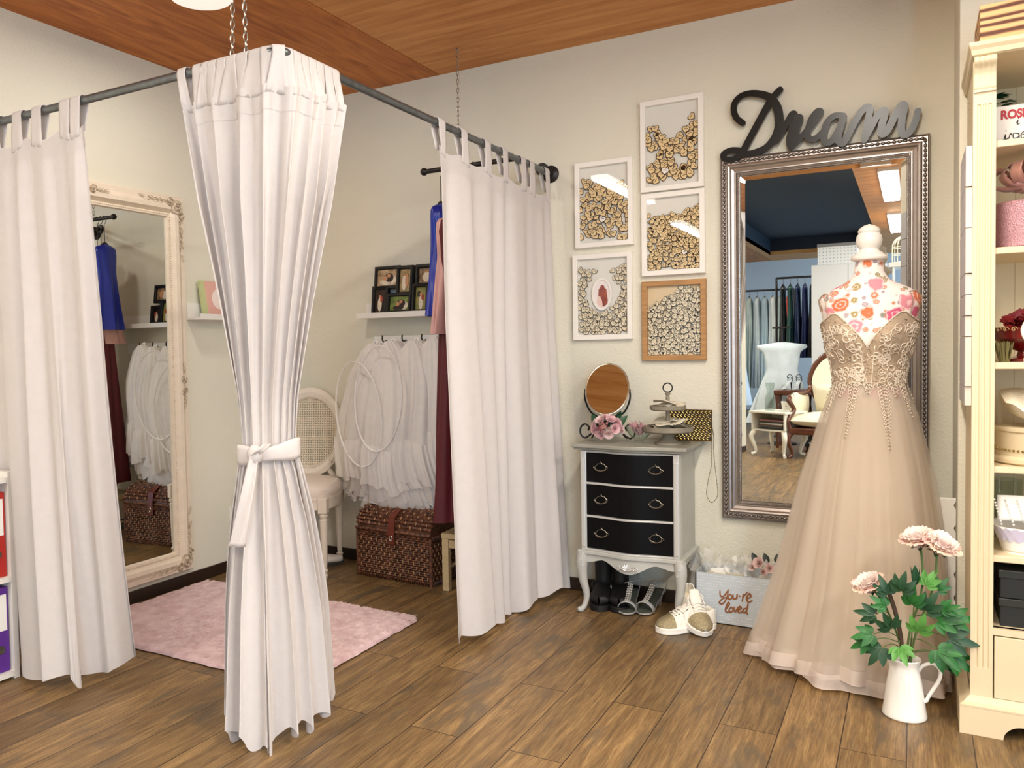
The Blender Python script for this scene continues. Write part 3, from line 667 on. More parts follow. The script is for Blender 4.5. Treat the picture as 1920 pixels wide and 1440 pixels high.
# collage frame
M_blk = mat('black_frame', '#0C0B0B', rough=.35)
CELLS = [(0.696, 1.639, 0.823, 1.55), (0.842, 1.634, 0.909, 1.51), (0.962, 1.633, 1.08, 1.552), (0.685, 1.531, 0.751, 1.41), (0.785, 1.487, 0.904, 1.411), (0.946, 1.531, 1.012, 1.41), (1.040, 1.50, 1.11, 1.41)]
t = thing('collage_frame', 'black multi-photo frame of wedding pictures leaning on the picture ledge', 'picture frame', (.9, -.06, 1.387), rot=(radians(-7), 0, 0))
def mp_(x, z): return (x-.9, z-1.387)
for k, (x0, z1, x1, z0) in enumerate(CELLS):
    a, c = mp_(x0, z0); b, d = mp_(x1, z1); m = .019; y = -.003*(k % 3)
    o = MB(); frame_sweep(o, (a-m, b+m, max(.001, c-m), d+m), [(0, .016), (0, -.006+y), (.004, -.010+y), (m-.004, -.010+y), (m, -.005+y), (m, .004)], lambda p, q, h: (p, h, q)); o.box((a-m, .006, max(.001, c-m)), (b+m, .016, d+m))
    fr = o.build('frame_section', M_blk, t, sm=False)
    ms = [mat('photo_ground_%d' % k, ['#C9B08A', '#B79D6E', '#A98C66', '#3A241A', '#8C9A4A', '#6F7A40', '#2E2420'][k], rough=.3, col2=['#8B6A48', '#7F6A40', '#5A4230', '#150D0A', '#4E5F27', '#A08A4A', '#0E0B0A'][k], nscale=34),
          mat('photo_dress', '#E5D6BC', rough=.3, noise=.2, nscale=60), mat('photo_suit', '#2A1B16', rough=.3), mat('photo_skin', '#C08A62', rough=.3), mat('photo_red', '#A5432E', rough=.3)]
    o = MB().box((a, -.0, c), (b, .003, d)); 
    def blob(cx, cz, rx, rz, mi):
        o.cur = mi; o.prism([(lerp(a, b, cx)+rx*(b-a)*cos(q), lerp(c, d, cz)+rz*(d-c)*sin(q)) for q in [2*pi*i/14 for i in range(14)]], -.0012-.0003*mi, .001, 'y')
    if k in (0, 4): blob(.6, .5, .22, .28, 2); blob(.75, .35, .2, .3, 1); blob(.58, .62, .09, .12, 3); blob(.42, .45, .1, .14, 3); blob(.45, .2, .3, .16, 1 if k == 0 else 2)
    elif k in (1, 2): blob(.4, .4, .2, .34, 1); blob(.65, .5, .15, .3, 3); blob(.4, .75, .09, .06, 3); blob(.7, .75, .08, .06, 2)
    else: blob(.5, .32, .2, .32, 1); blob(.5, .68, .12, .07, 3); blob(.66, .55, .12, .14, 4); blob(.3, .7, .16, .14, 2)
    o.build('photo', ms, fr, sm=False)
# ledge on the left wall with two books
MB_ = MB().box((.012, -.78, 1.372), (.10, -.30, 1.385)).box((.095, -.78, 1.372), (.11, -.30, 1.402)).box((0, -.78, 1.372), (.012, -.30, 1.46))
tag(MB_.build('picture_ledge', M_white, sm=False, bevel=.002), 'short white ledge on the left wall beside the tied curtain', 'shelf')
def book(y, col, w, h, th, label, disc=False, lean=.10):
    t = thing('book', label, 'book', (.075, y, 1.386), rot=(0, -lean, 0))
    MB().box((-th, 0, 0), (0, w, h)).build('cover', mat('book_'+col.strip('#'), col, rough=.6), t, sm=False, bevel=.001)
    MB().box((-th+.003, .003, .003), (-.003, w+.001, h-.003)).build('pages', mat('paper', '#EDE6D8', rough=.8), t, sm=False)
    if disc: MB().prism([(w*.52+.055*cos(a), h*.52+.055*sin(a)) for a in [2*pi*k/30 for k in range(30)]], 0, .001, 'x').build('round_cover_print', mat('pale_disc', '#EBDCD3', rough=.6), t, sm=False)
book(-.725, '#B9C08A', .15, .195, .018, 'pale green book leaning on the left wall ledge', lean=.16)
book(-.695, '#D9A99A', .17, .19, .016, 'salmon pink book with pale round print on the left wall ledge', True, lean=.08)
t = thing('wall_socket', 'small white wall socket low on the left wall behind tied curtain', 'socket', (0, -.465, .31))
MB().box((0, -.04, -.04), (.008, .04, .04)).build('cover_plate', M_white, t, sm=False, bevel=.002)
MB().lathe([(.02, 0), (.02, .004), (.016, .004), (.015, .001)], 20).at().build('socket_face', M_white, t).rotation_euler = (0, pi/2, 0)
t.children[-1].location = (.008, 0, 0)
# garment rail before the back wall
t = thing('garment_rail', 'dark iron garment rail with ball end above the picture ledge', 'rail', (1.45, -.30, 2.075))
MB().tube([(1.165, -.30, 2.072), (1.66, -.30, 2.072)], .012, 12).build('rail_pipe', M_iron, t, world=True)
MB().sphere((1.158, -.30, 2.072), .019, 14, 9).build('ball_end', M_iron, t, world=True)
MB().tube([(1.66, -.30, 2.072), (1.66, -.012, 2.072)], .012, 12).build('wall_arm', M_iron, t, world=True)
MB().tube([(1.66, -.012, 2.072), (1.66, 0, 2.072)], .032, 18).build('wall_flange', M_iron, t, world=True)
# garments on it
def gown(name, label, col, x, y, ztop, zbot, w, d, seed, metal=0, sheen=.0, group=None, rough=.5, hook=True, hz=None, shoulder=.5, cat='dress', fl=1.0, trans=0, alpha=1, rz=0):
    """a garment on a hanger: shoulders, narrow waist, flared and pleated below"""
    rnd = random.Random(seed); t = thing(name, label, cat, (x, y, ztop), rz, group)
    ph = rnd.uniform(0, 6); H_ = ztop-zbot; nf = rnd.randint(6, 9)
    def fn(u, v):
        a = 2*pi*u; ww = w*interp(v, [0, .04, .12, .35, .7, 1], [.12, shoulder, .62, .5, .8*fl, 1*fl]); dd = d*interp(v, [0, .05, .3, 1], [.25, .6, .7, 1])
        k = 1+(.02+.16*v)*sin(nf*a+ph+2*v)+.06*v*sin(2*nf*a+1)
        return (dd*cos(a)*k, ww*sin(a)*k, -H_*v)
    m = mat('garment_'+col.strip('#')+('s' if sheen else ''), col, rough=rough, sheen=sheen, noise=.12, nscale=9, trans=trans, alpha=alpha)
    MB().grid(fn, 64, 30, cu=True).build('garment_cloth', m, t, fix=False, autos=180)
    hz = (hz or 2.072)-ztop
    hm = mat('hanger_dark', '#2A211C', rough=.4)
    o = MB().tube(smooth([(0, -w*.5, -.05), (0, -w*.25, -.012), (0, 0, .01), (0, w*.25, -.012), (0, w*.5, -.05)], 4), .006, 6)
    o.tube(smooth([(0, 0, .01), (0, 0, hz-.045), (0, .008, hz-.03), (0, .016, hz-.005), (0, .0, hz+.014), (0, -.015, hz)], 4), .0022, 6)
    o.build('hanger', hm, t); return t
gown('blue_gown', 'shiny royal blue garment hanging on the rail left of right curtain', '#1D2FA0', 1.25, -.30, 1.905, 1.36, .13, .07, 2, rough=.28, shoulder=.6, fl=.75)
gown('pink_garment', 'pale pink satin garment hanging behind the blue one', '#D9A79E', 1.285, -.30, 1.84, 1.27, .15, .055, 4, rough=.35, shoulder=.6, fl=.95)
gown('burgundy_gown', 'long dark burgundy gown hanging beside the right curtain', '#5A0F18', 1.32, -.30, 1.86, .37, .15, .105, 6, rough=.6, shoulder=.8)
gown('purple_gown', 'long dark purple gown between burgundy gown and right curtain', '#4A2440', 1.43, -.30, 1.86, .40, .15, .07, 9, rough=.35, shoulder=.8)
# petticoats
M_tulle = mat('white_tulle', '#FFFAF3', rough=.9, trans=.2, alpha=.80, sheen=.3, noise=.05, nscale=30)
M_tulle2 = mat('white_tulle_dense', '#FDF7EF', rough=.9, trans=.3, alpha=.9, sheen=.3, noise=.1, nscale=24)
M_hoop = mat('hoop_casing', '#F4F1EC', rough=.7)
def petticoat(label, x, y, ztop, zbot, prof, depth, seed, hoops, layers=3, skew=0):
    rnd = random.Random(seed); t = thing('petticoat', label, 'petticoat', (x, y, ztop), group='white petticoats on the hook rack'); H_ = ztop-zbot
    zs = [p[0] for p in prof]; ws = [p[1] for p in prof]
    for L in range(layers):
        ph = rnd.uniform(0, 6); nf = 7+L*2; g = 1-.13*L; am = .11+.03*L; cutv = 1-.07*L*rnd.random()
        def fn(u, v):
            a = 2*pi*u; w = interp(v, zs, ws)*g; k = 1+am*min(1, .3+v)*sin(nf*a+ph+1.5*v)+.035*sin(nf*2.7*a+3*v)+.05*v*v*sin(23*a+ph)
            return (w*cos(a)*k+skew*v+.012*sin(9*v+a), depth*g*(.25+.75*sin(pi*min(1, v*.9+.08)))*sin(a)*k, -H_*v*cutv+.012*sin(9*a+ph)*v*v+.02*sin(4*a+ph)*v)
        MB().grid(fn, 110, 40, cu=True).build('tulle_layer', M_tulle if L == 0 else M_tulle2, t, fix=False, autos=180)
        if L < 2:
            fl = lambda u, v: (lambda p: (p[0]*(.98+.24*v+.07*sin(37*2*pi*u/1.0+ph)*(.3+v)), p[1]*(1.1+.25*v+.12*sin(37*2*pi*u+ph)*(.3+v)), p[2]-.01*v+.008*sin(2*pi*u*13+ph)*v))(fn(u, lerp((.62, .80)[L], (.86, 1.0)[L], v)))
            MB().grid(fl, 220, 8, cu=True).build('flounce', M_tulle, t, fix=False, autos=180)
        if L == 0: MB().tube([fn(k/110, 1) for k in range(110)], .0016, 4, closed=True).build('hem_binding', M_hoop, t)
    MB().tube(smooth([(-.03, -.02, -.05), (-.012, .0, .0), (0, .012, .012), (.012, 0, 0), (.03, -.02, -.05)], 5), .006, 6).build('hanging_loop', M_hoop, t)
    for (cx, cz, a, b, tilt, yy) in hoops:
        MB().tube([(cx-x+a*cos(q)*cos(tilt)-b*sin(q)*sin(tilt), yy-.03*cos(q), cz-ztop+a*cos(q)*sin(tilt)+b*sin(q)*cos(tilt)) for q in [2*pi*k/64 for k in range(64)]], .0055, 6, closed=True, flat=.6).build('hoop', M_hoop, t)
    return t
petticoat('leftmost white hoop petticoat hanging above the wicker trunk', .735, -.13, 1.235, .40, [(0, .025), (.05, .07), (.2, .14), (.45, .215), (.62, .225), (.8, .15), (.93, .12), (1, .15)], .10, 3,
    [(.70, .86, .165, .28, .10, -.125)], skew=-.05)
petticoat('middle white petticoat with a big oval hoop in front', .862, -.15, 1.245, .35, [(0, .025), (.05, .06), (.2, .13), (.45, .18), (.65, .18), (.8, .15), (1, .20)], .12, 5,
    [(.84, .945, .165, .275, -.10, -.125)])
petticoat('ruffled white petticoat beside the burgundy gown', 1.00, -.14, 1.245, .40, [(0, .025), (.05, .07), (.25, .13), (.5, .16), (.75, .17), (1, .16)], .12, 8, [])
petticoat('right white petticoat partly behind the burgundy gown', 1.12, -.13, 1.26, .47, [(0, .025), (.05, .08), (.3, .12), (.6, .14), (1, .15)], .10, 11, [])
# ================================================================ BACK WALL: HEART FRAMES, SIGN, SILVER MIRROR
M_fw = mat('white_frame', '#EFEBE2', rough=.4); M_fo = mat('oak_frame', '#BA8C58', rough=.5, noise=.25, nscale=8, stretch=(1, 12, 12))
M_mount = mat('pale_mount', '#E0DED4', rough=.9)
M_frameglass = glassmat('picture_glass', rough=.01, ior=1.42)
M_heart = mat('plywood_heart', '#EBD09C', rough=.7, noise=.12, nscale=30); M_hedge = mat('burnt_heart_edge', '#3E2A14', rough=.8)
M_heart2 = mat('pale_plywood_heart', '#E9DDC0', rough=.7, noise=.12, nscale=30); M_hedge2 = mat('burnt_heart_edge_pale', '#4C4336', rough=.8)
M_hpaint = mat('white_painted_heart', '#F0EAE0', rough=.6)
def heart_out(n=16, s=1):
    p = []
    for k in range(n):
        t = 2*pi*k/n; p.append((s*1.06*(.62*sin(t)**3+.38*sin(t)), s*1.0*(.72*(13*cos(t)-5*cos(2*t)-2*cos(3*t)-cos(4*t))/16+.28*cos(t))))
    return p
def heart_mesh(o, x, z, y, s, a):
    ca, sa = cos(a), sin(a); H_ = heart_out(14, s); I_ = heart_out(14, s*.82)
    R = lambda p: (x+p[0]*ca-p[1]*sa, z+p[0]*sa+p[1]*ca)
    n = 14; A = [R(p) for p in H_]; B = [R(p) for p in I_]
    o.cur = 1; o.add([(p[0], y+.0022, p[1]) for p in A]+[(p[0], y, p[1]) for p in A]+[(p[0], y-.0001, p[1]) for p in B], [(i, (i+1) % n, n+(i+1) % n, n+i) for i in range(n)]+[(n+i, n+(i+1) % n, 2*n+(i+1) % n, 2*n+i) for i in range(n)])
    o.cur = 0; o.add([(p[0], y-.0001, p[1]) for p in B], [tuple(range(n))])
    o.cur = 1
    for w, h in ((.95, .10),):       # a written name: a thin dark wavy stroke
        pts = []
        for i in range(9):
            f = i/8-.5; pts.append((f*w*s, .12*s+h*s*sin(i*2.2)))
        up = [R((a_, b_+.075*s)) for a_, b_ in pts]; dn = [R((a_, b_-.075*s)) for a_, b_ in pts]
        o.add([(p[0], y-.0004, p[1]) for p in up]+[(p[0], y-.0004, p[1]) for p in dn], [(i, i+1, 10+i, 9+i) for i in range(8)])
def heartframe(label, rect, fm, size, top, gaps, seed, fwid=.024, hm=(0, 1), single=None, oval=None, pale=False, mount=M_mount, n_try=6000, mind=.72, stack=1, dotted=0):
    x0, x1, z0, z1 = rect; rnd = random.Random(seed)
    t = thing('heart_picture_frame', label, 'picture frame', ((x0+x1)/2, 0, z0), group='guest-book frames filled with wooden hearts')
    o = frame_sweep(MB(), (x0, x1, z0, z1), [(0, 0), (0, -.024), (.002, -.026), (fwid-.002, -.026), (fwid, -.024), (fwid, -.004)], lambda a, b, h: (a, h, b)); o.build('frame', fm, t, world=True, sm=False)
    MB().box((x0+.004, -.007, z0+.004), (x1-.004, -.0005, z1-.004)).build('mount', mount, t, world=True, sm=False)
    MB().box((x0+fwid-.001, -.0212, z0+fwid-.001), (x1-fwid+.001, -.0200, z1-fwid+.001)).build('glass', M_frameglass, t, world=True, sm=False)
    pts = []; a0, a1, b0, b1 = x0+fwid+size*.9, x1-fwid-size*.9, z0+fwid+size*.9, z1-fwid
    stp = size*2*mind*1.28; cand = []
    nxx = max(1, round((a1-a0)/stp)); nzz = max(1, round((b1-b0)/(stp*.9)))
    for j in range(nzz+1):
        for i in range(nxx+1):
            cand.append((min(a1, max(a0, a0+(i+(.5 if j % 2 else 0))*(a1-a0)/nxx+rnd.uniform(-.22, .22)*stp)), max(b0, b0+j*(b1-b0)/nzz+rnd.uniform(-.2, .2)*stp)))
    for x, z in cand:
        u = (x-x0)/(x1-x0); v = (z-z0)/(z1-z0)
        if v > top(u): continue
        if any(((u-g[0])/g[2])**2+((v-g[1])/g[3])**2 < 1 for g in gaps): continue
        pts.append((x, z))
    pts.sort(key=lambda p: -p[1]); ms = [M_heart2, M_hedge2] if pale else [M_heart, M_hedge]
    protos = []
    for k in range(4):
        me = MB(); heart_mesh(me, 0, 0, 0, size, 0); ob = me.build('wooden_heart', ms, None, sm=False); C.objects.unlink(ob); protos.append(ob)
    keep = sorted(range(len(pts)), key=lambda i: rnd.random())[:100]; ks = set(keep); rest = MB()
    off = t.location
    for i, (x, z) in enumerate(pts):
        a = rnd.uniform(-1.1, 1.1); y = -.010-.0024*(i % 4)
        if i in ks:
            ob = bpy.data.objects.new('wooden_heart', protos[0].data); C.objects.link(ob); ob.parent = t; ob.location = (x-off.x, y-off.y, z-off.z); ob.rotation_euler = (0, a, 0)
            if single and single == i: pass
        else: heart_mesh(rest, x, z, y, size, -a)
    if rest.v: tag(rest.build('wooden_hearts', ms, t, world=True, sm=False), None, None, None, 'stuff')
    for p in protos: bpy.data.objects.remove(p)
    if single:
        me = MB(); heart_mesh(me, 0, 0, 0, size*1.05, 0); ob = me.build('painted_heart', [M_hpaint, M_blk], t, sm=False); ob.location = (single[0]-off.x, -.0188-off.y, single[1]-off.z); ob.rotation_euler = (0, .3, 0); ob['label'] = 'white painted heart'
    return t
fA = (2.15, 2.433, 1.90, 2.314); fB = (1.831, 2.113, 1.669, 2.075); fC = (2.152, 2.436, 1.516, 1.893); fD = (1.816, 2.106, 1.228, 1.638); fE = (2.151, 2.438, 1.126, 1.491)
heartframe('topmost white frame half filled with wooden hearts', fA, M_fw, .0178, lambda u: .60+.07*sin(u*9)+(.12 if u > .85 else 0), [(.62, .30, .10, .09), (.2, .36, .12, .06), (.93, .14, .14, .09), (.5, .1, .05, .05)], 3, single=(2.262, 1.99), mind=.50)
heartframe('white frame of wooden hearts nearest the right curtain, upper left', fB, M_fw, .0180, lambda u: .78-.14*u+.03*sin(u*11), [], 5, single=(1.966, 1.80), mind=.52)
heartframe('white frame densely packed with small hearts, above the oak frame', fC, M_fw, .0132, lambda u: .72+(.0 if u < .7 else (u-.7)*.45), [], 7, single=(2.345, 1.615), mind=.42)
d = heartframe('white frame of hearts around an oval picture of a couple', fD, M_fw, .0140, lambda u: .78+.10*abs(u-.5)*2-.04, [(.5, .53, .30, .25)], 9, pale=True, mind=.44)
heartframe('oak-coloured frame of pale hearts, lowest of the right column', fE, M_fo, .0126, lambda u: .60+.28*min(1, u*1.6)+.02*sin(u*20), [], 11, pale=True, mind=.42, mount=mat('kraft_mount', '#D9C39C', rough=.8))
oc = ((fD[0]+fD[1])/2-.002, (fD[2]+fD[3])/2+.012)
def oval_(k, n, a, b): return (oc[0]+a*cos(2*pi*k/n), oc[1]+b*sin(2*pi*k/n))
o = MB(); n = 44
for (a, b, y) in ((.049, .077, -.012), (.049, .077, -.0185), (.0395, .067, -.0185), (.0395, .067, -.012)): o.add([(x, y, z) for x, z in [oval_(k, n, a, b) for k in range(n)]], [])
o.f = [(i*n+k, i*n+(k+1) % n, (i+1)*n+(k+1) % n, (i+1)*n+k) for i in range(3) for k in range(n)]; o.mi = [0]*len(o.f)
ov = o.build('oval_mat', M_fw, d, world=True, sm=False)
pm = [mat('photo_paper', '#E9E1DE', rough=.4), mat('couple_red_brown', '#7A2A24', rough=.5, col2='#A5523C', nscale=40), mat('veil_pale', '#E7C9BE', rough=.5)]
o = MB(); o.prism([oval_(k, n, .041, .069) for k in range(n)], -.0145, -.013, 'y')
x, z = oc
o.cur = 1; o.prism([(x-.018, z-.012), (x-.016, z+.024), (x-.008, z+.032), (x-.006, z+.040), (x+.003, z+.044), (x+.011, z+.038), (x+.012, z+.03), (x+.022, z+.022), (x+.028, z-.03), (x+.026, z-.046), (x+.012, z-.058), (x-.002, z-.06)], -.0152, -.0146, 'y')
o.cur = 2; o.prism([(x-.018, z-.012), (x-.01, z-.008), (x+.0, z-.03), (x+.004, z-.062), (x-.016, z-.056), (x-.026, z-.04)], -.0157, -.0153, 'y')
o.build('couple_picture', pm, ov, world=False, sm=False); ov.children[0].location = -Vector(d.location)
# ---- script sign
DREAM= [[(2.748, 2.266), (2.716, 2.233), (2.693, 2.195), (2.654, 2.126), (2.601, 2.032), (2.584, 2.014)], [(2.594, 2.031), (2.553, 2.039), (2.521, 2.028), (2.523, 2.006), (2.557, 1.999), (2.599, 2.014), (2.644, 2.016), (2.692, 2.03), (2.727, 2.067), (2.744, 2.115), (2.744, 2.159), (2.735, 2.2), (2.711, 2.236), (2.679, 2.257), (2.631, 2.27), (2.593, 2.265), (2.567, 2.24), (2.563, 2.206), (2.575, 2.173), (2.599, 2.149)], [(2.734, 2.052), (2.762, 2.102), (2.785, 2.138), (2.797, 2.156), (2.804, 2.147), (2.794, 2.097), (2.784, 2.049), (2.79, 2.018)], [(2.79, 2.024), (2.808, 2.071), (2.817, 2.104), (2.827, 2.136), (2.808, 2.143)], [(2.794, 2.021), (2.817, 2.042), (2.844, 2.07), (2.876, 2.109), (2.898, 2.14), (2.902, 2.149), (2.891, 2.15), (2.871, 2.125), (2.858, 2.088), (2.853, 2.059), (2.867, 2.04), (2.889, 2.044), (2.916, 2.069)], [(2.988, 2.118), (2.955, 2.123), (2.929, 2.101), (2.916, 2.06), (2.92, 2.023), (2.944, 2.022), (2.972, 2.066), (2.988, 2.111), (2.977, 2.075), (2.968, 2.028), (2.983, 2.007), (2.998, 2.024), (3.024, 2.077), (3.05, 2.12), (3.071, 2.14), (3.083, 2.129), (3.075, 2.079), (3.063, 2.009)], [(3.065, 2.012), (3.088, 2.058), (3.111, 2.101), (3.133, 2.116), (3.137, 2.106), (3.125, 2.057), (3.125, 2.024), (3.142, 2.031), (3.162, 2.07), (3.183, 2.113), (3.197, 2.129), (3.203, 2.119), (3.195, 2.074), (3.193, 2.028), (3.203, 2.008), (3.223, 2.019), (3.241, 2.058), (3.249, 2.096)]]
M_sign = mat('satin_black_sign', '#0A0A0A', rough=.28, spec=.4)
def ribbon(o, pts, wf, y0, y1, ax='y', n=7):
    P = smooth([(a, b, 0) for a, b in pts], n); N = len(P); Lf, Rt = [], []
    for i in range(N):
        t = (P[min(i+1, N-1)]-P[max(i-1, 0)]).normalized(); nn = Vector((-t.y, t.x, 0)); w = wf(i/(N-1))/2
        Lf.append(P[i]+nn*w); Rt.append(P[i]-nn*w)
    for q, tq, s in ((P[0], P[0]-P[1], 0), (P[-1], P[-1]-P[-2], 1)):
        r = wf(s)/2; o.prism([(q.x+r*cos(a), q.y+r*sin(a)) for a in [2*pi*k/12 for k in range(12)]], y0+.0003, y1, ax)
    f = lambda p, h: (p.x, h, p.y)
    vs = [f(p, h) for i in range(N) for p, h in ((Lf[i], y0-.0006*i/N), (Rt[i], y0-.0006*i/N), (Rt[i], y1), (Lf[i], y1))]
    o.add(vs, [(i*4+k, i*4+(k+1) % 4, i*4+4+(k+1) % 4, i*4+4+k) for i in range(N-1) for k in range(4)])
WD = [(.011, .011), (.010, .013), (.0105, .0105), (.010, .009), (.0095, .010), (.0105, .011), (.0105, .0105)]
o = MB()
for i, s_ in enumerate(DREAM):
    base = [.0265, .0255, .0245, .0215, .0235, .0245, .0245][i]
    ribbon(o, s_, (lambda b, i: (lambda f: b*(1+(.35*sin(pi*min(1, max(0, (f-.3)*2.2))) if i == 1 else .12*sin(pi*f)))))(base, i), -.034-.0008*i, -.022)
tag(o.build('script_sign', M_sign, sm=False), 'black script sign reading Dream, standing on the silver mirror frame', 'sign')
# ---- silver mirror
M_silv = mat('antique_silver', '#B9B0A9', rough=.32, metal=.85, noise=.12, nscale=26)
M_silvd = mat('dark_silver_bead', '#8A827B', rough=.28, metal=.9, noise=.35, nscale=60)
mx0, mx1, mz0, mz1 = 2.504, 3.291, .425, 2.005
t = thing('silver_framed_mirror', 'large wall mirror in antique silver beaded frame behind the dress', 'mirror', ((mx0+mx1)/2, 0, mz0))
Wm = lambda a, b, h: (a, -h, b)
frame_sweep(MB(), (mx0, mx1, mz0, mz1), [(0, 0), (0, .028), (.004, .031), (.008, .026), (.026, .026), (.030, .034), (.034, .036), (.040, .034), (.046, .026), (.056, .022), (.060, .024), (.064, .024), (.067, .018), (.076, .018), (.078, .012)], Wm).build('frame', M_silv, t, world=True, autos=25)
MB().box((mx0+.002, -.004, mz0+.002), (mx1-.002, 0, mz1-.002)).build('back_board', M_blk, t, world=True, sm=False)
o = MB()
def run(o, ins, h, step, fn):
    c = [(mx0+ins, mz0+ins), (mx1-ins, mz0+ins), (mx1-ins, mz1-ins), (mx0+ins, mz1-ins)]
    for k in range(4):
        a, b = Vector(c[k]), Vector(c[(k+1) % 4]); L = (b-a).length; n = int(L/step); d = (b-a)/L
        for i in range(n): fn(o, a+d*((i+.5)*L/n), d, h)
def bead(o, p, d, h):
    o.sphere((p.x, -h, p.y), .0082, 8, 6, (1.0 if d.x else .85, .75, 1.0 if d.y else .85))
    q = p+d*.0095; o.sphere((q.x, -h, q.y), .0035, 5, 4)
run(o, .0165, .029, .0190, bead); o.build('beading', M_silvd, t, world=True)
o = MB()
def rope(o, p, d, h):
    n2 = Vector((-d.y, d.x)); o.tube([(p.x-d.x*.004-n2.x*.0035, -h, p.y-d.y*.004-n2.y*.0035), (p.x, -h-.003, p.y), (p.x+d.x*.004+n2.x*.0035, -h, p.y+d.y*.004+n2.y*.0035)], .0026, 5)
run(o, .0715, .019, .0075, rope); o.build('rope_moulding', M_silv, t, world=True)
g0, gb = .078, .022
o = MB(); o.add([Wm(a, b, h) for ins, h in ((g0-.002, .009), (g0+gb, .0125)) for a, b in ((mx0+ins, mz0+ins), (mx1-ins, mz0+ins), (mx1-ins, mz1-ins), (mx0+ins, mz1-ins))], [(k, (k+1) % 4, 4+(k+1) % 4, 4+k) for k in range(4)]+[(4, 5, 6, 7)])
o.build('bevelled_mirror_pane', M_mirror, t, world=True, sm=False)
# ================================================================ CHEST OF DRAWERS AND WHAT STANDS ON IT
M_grey = mat('silver_grey_paint', '#B9B9B2', rough=.42, noise=.08, nscale=18, spec=.5)
M_greyt = mat('worn_grey_top', '#9C9B90', rough=.35, noise=.18, nscale=10)
M_drw = mat('black_drawer_lacquer', '#070708', rough=.5, spec=.15)
M_pull = mat('aged_brass_pull', '#8B8578', rough=.35, metal=.9)
M_edge = mat('silver_trim', '#CFCFCB', rough=.3, metal=.35)
cx0, cx1, cy0, cy1 = 1.945, 2.395, -.315, -.015
bow = lambda x, a=.03: a*cos(pi*(x-(cx0+cx1)/2)/(cx1-cx0))**2 - .008*(1-cos(2*pi*2*(x-cx0)/(cx1-cx0)))*.5
def bowed(o, x0, x1, z0, z1, front, back, n=20, dy=0, zf=None):
    """block whose front face follows the serpentine bow"""
    vs = []
    for i in range(n+1):
        x = lerp(x0, x1, i/n); yf = front-bow(x)+dy; zz = z0 if zf is None else zf(i/n)
        vs += [(x, yf, zz), (x, yf, z1), (x, back, z1), (x, back, zz)]
    fs = [(i*4+k, i*4+(k+1) % 4, i*4+4+(k+1) % 4, i*4+4+k) for i in range(n) for k in range(4)]+[(0, 1, 2, 3), (n*4+3, n*4+2, n*4+1, n*4)]
    return o.add(vs, fs)
t = thing('chest_of_drawers', 'silver-grey chest with three black drawers and cabriole legs', 'chest of drawers', ((cx0+cx1)/2, (cy0+cy1)/2, 0))
o = MB().box((cx0+.012, cy0+.03, .285), (cx0+.024, cy1, .735)).box((cx1-.024, cy0+.03, .285), (cx1-.012, cy1, .735)).box((cx0+.02, cy1-.012, .285), (cx1-.02, cy1, .735)).box((cx0+.02, cy0+.05, .29), (cx1-.02, cy1, .30))
for z in (.285, .435, .583, .725): bowed(o, cx0+.03, cx1-.03, z, z+.010, cy0-.002, cy0+.06)
o.build('carcass', M_grey, t, world=True, sm=False, bevel=.002)
for s, x in ((-1, cx0), (1, cx1-.034)):
    o = MB().box((x+(.008 if s < 0 else 0), cy0-.008, .285), (x+(.034 if s < 0 else .026), cy0+.035, .735)); o.box((x+(.010 if s < 0 else .003), cy0-.013, .30), (x+(.030 if s < 0 else .023), cy0-.006, .70))
    o.build('corner_post', M_edge, t, world=True, sm=False, bevel=.004)
o = MB()
bowed(o, cx0-.02, cx1+.02, .738, .748, cy0-.022, cy1); bowed(o, cx0-.028, cx1+.028, .748, .765, cy0-.034, cy1)
o.build('top', [M_greyt], t, world=True, sm=False, bevel=.004)
for k, (z0, z1) in enumerate([(.297, .433), (.447, .581), (.595, .723)]):
    o = MB(); bowed(o, cx0+.034, cx1-.034, z0, z1, cy0-.004, cy0+.2); dr = o.build('drawer', M_drw, t, world=True, sm=False, bevel=.003)
    o = MB(); bowed(o, cx0+.034, cx1-.034, z0-.011, z0-.003, cy0-.010, cy0+.01); o.build('silver_rail', M_edge, dr, world=False, sm=False, bevel=.002).location = -t.location
    for hx in (cx0+.105, cx1-.105):
        hz = (z0+z1)/2+.004; y = cy0-.006-bow(hx)
        o = MB()
        pl = [(hx-.034, hz), (hx-.022, hz+.006), (hx-.014, hz+.015), (hx-.004, hz+.016), (hx, hz+.026), (hx+.004, hz+.016), (hx+.014, hz+.015), (hx+.022, hz+.006), (hx+.034, hz), (hx+.02, hz-.012), (hx, hz-.017), (hx-.02, hz-.012)]
        o.tube([(a, y-.004, b) for a, b in pl], .0015, 6, closed=True)
        o.tube(smooth([(hx-.024, y-.004, hz+.004), (hx-.022, y-.016, hz-.008), (hx, y-.02, hz-.014), (hx+.022, y-.016, hz-.008), (hx+.024, y-.004, hz+.004)], 5), .0022, 6)
        o.build('drawer_pull', [M_pull], dr, world=False).location = -t.location
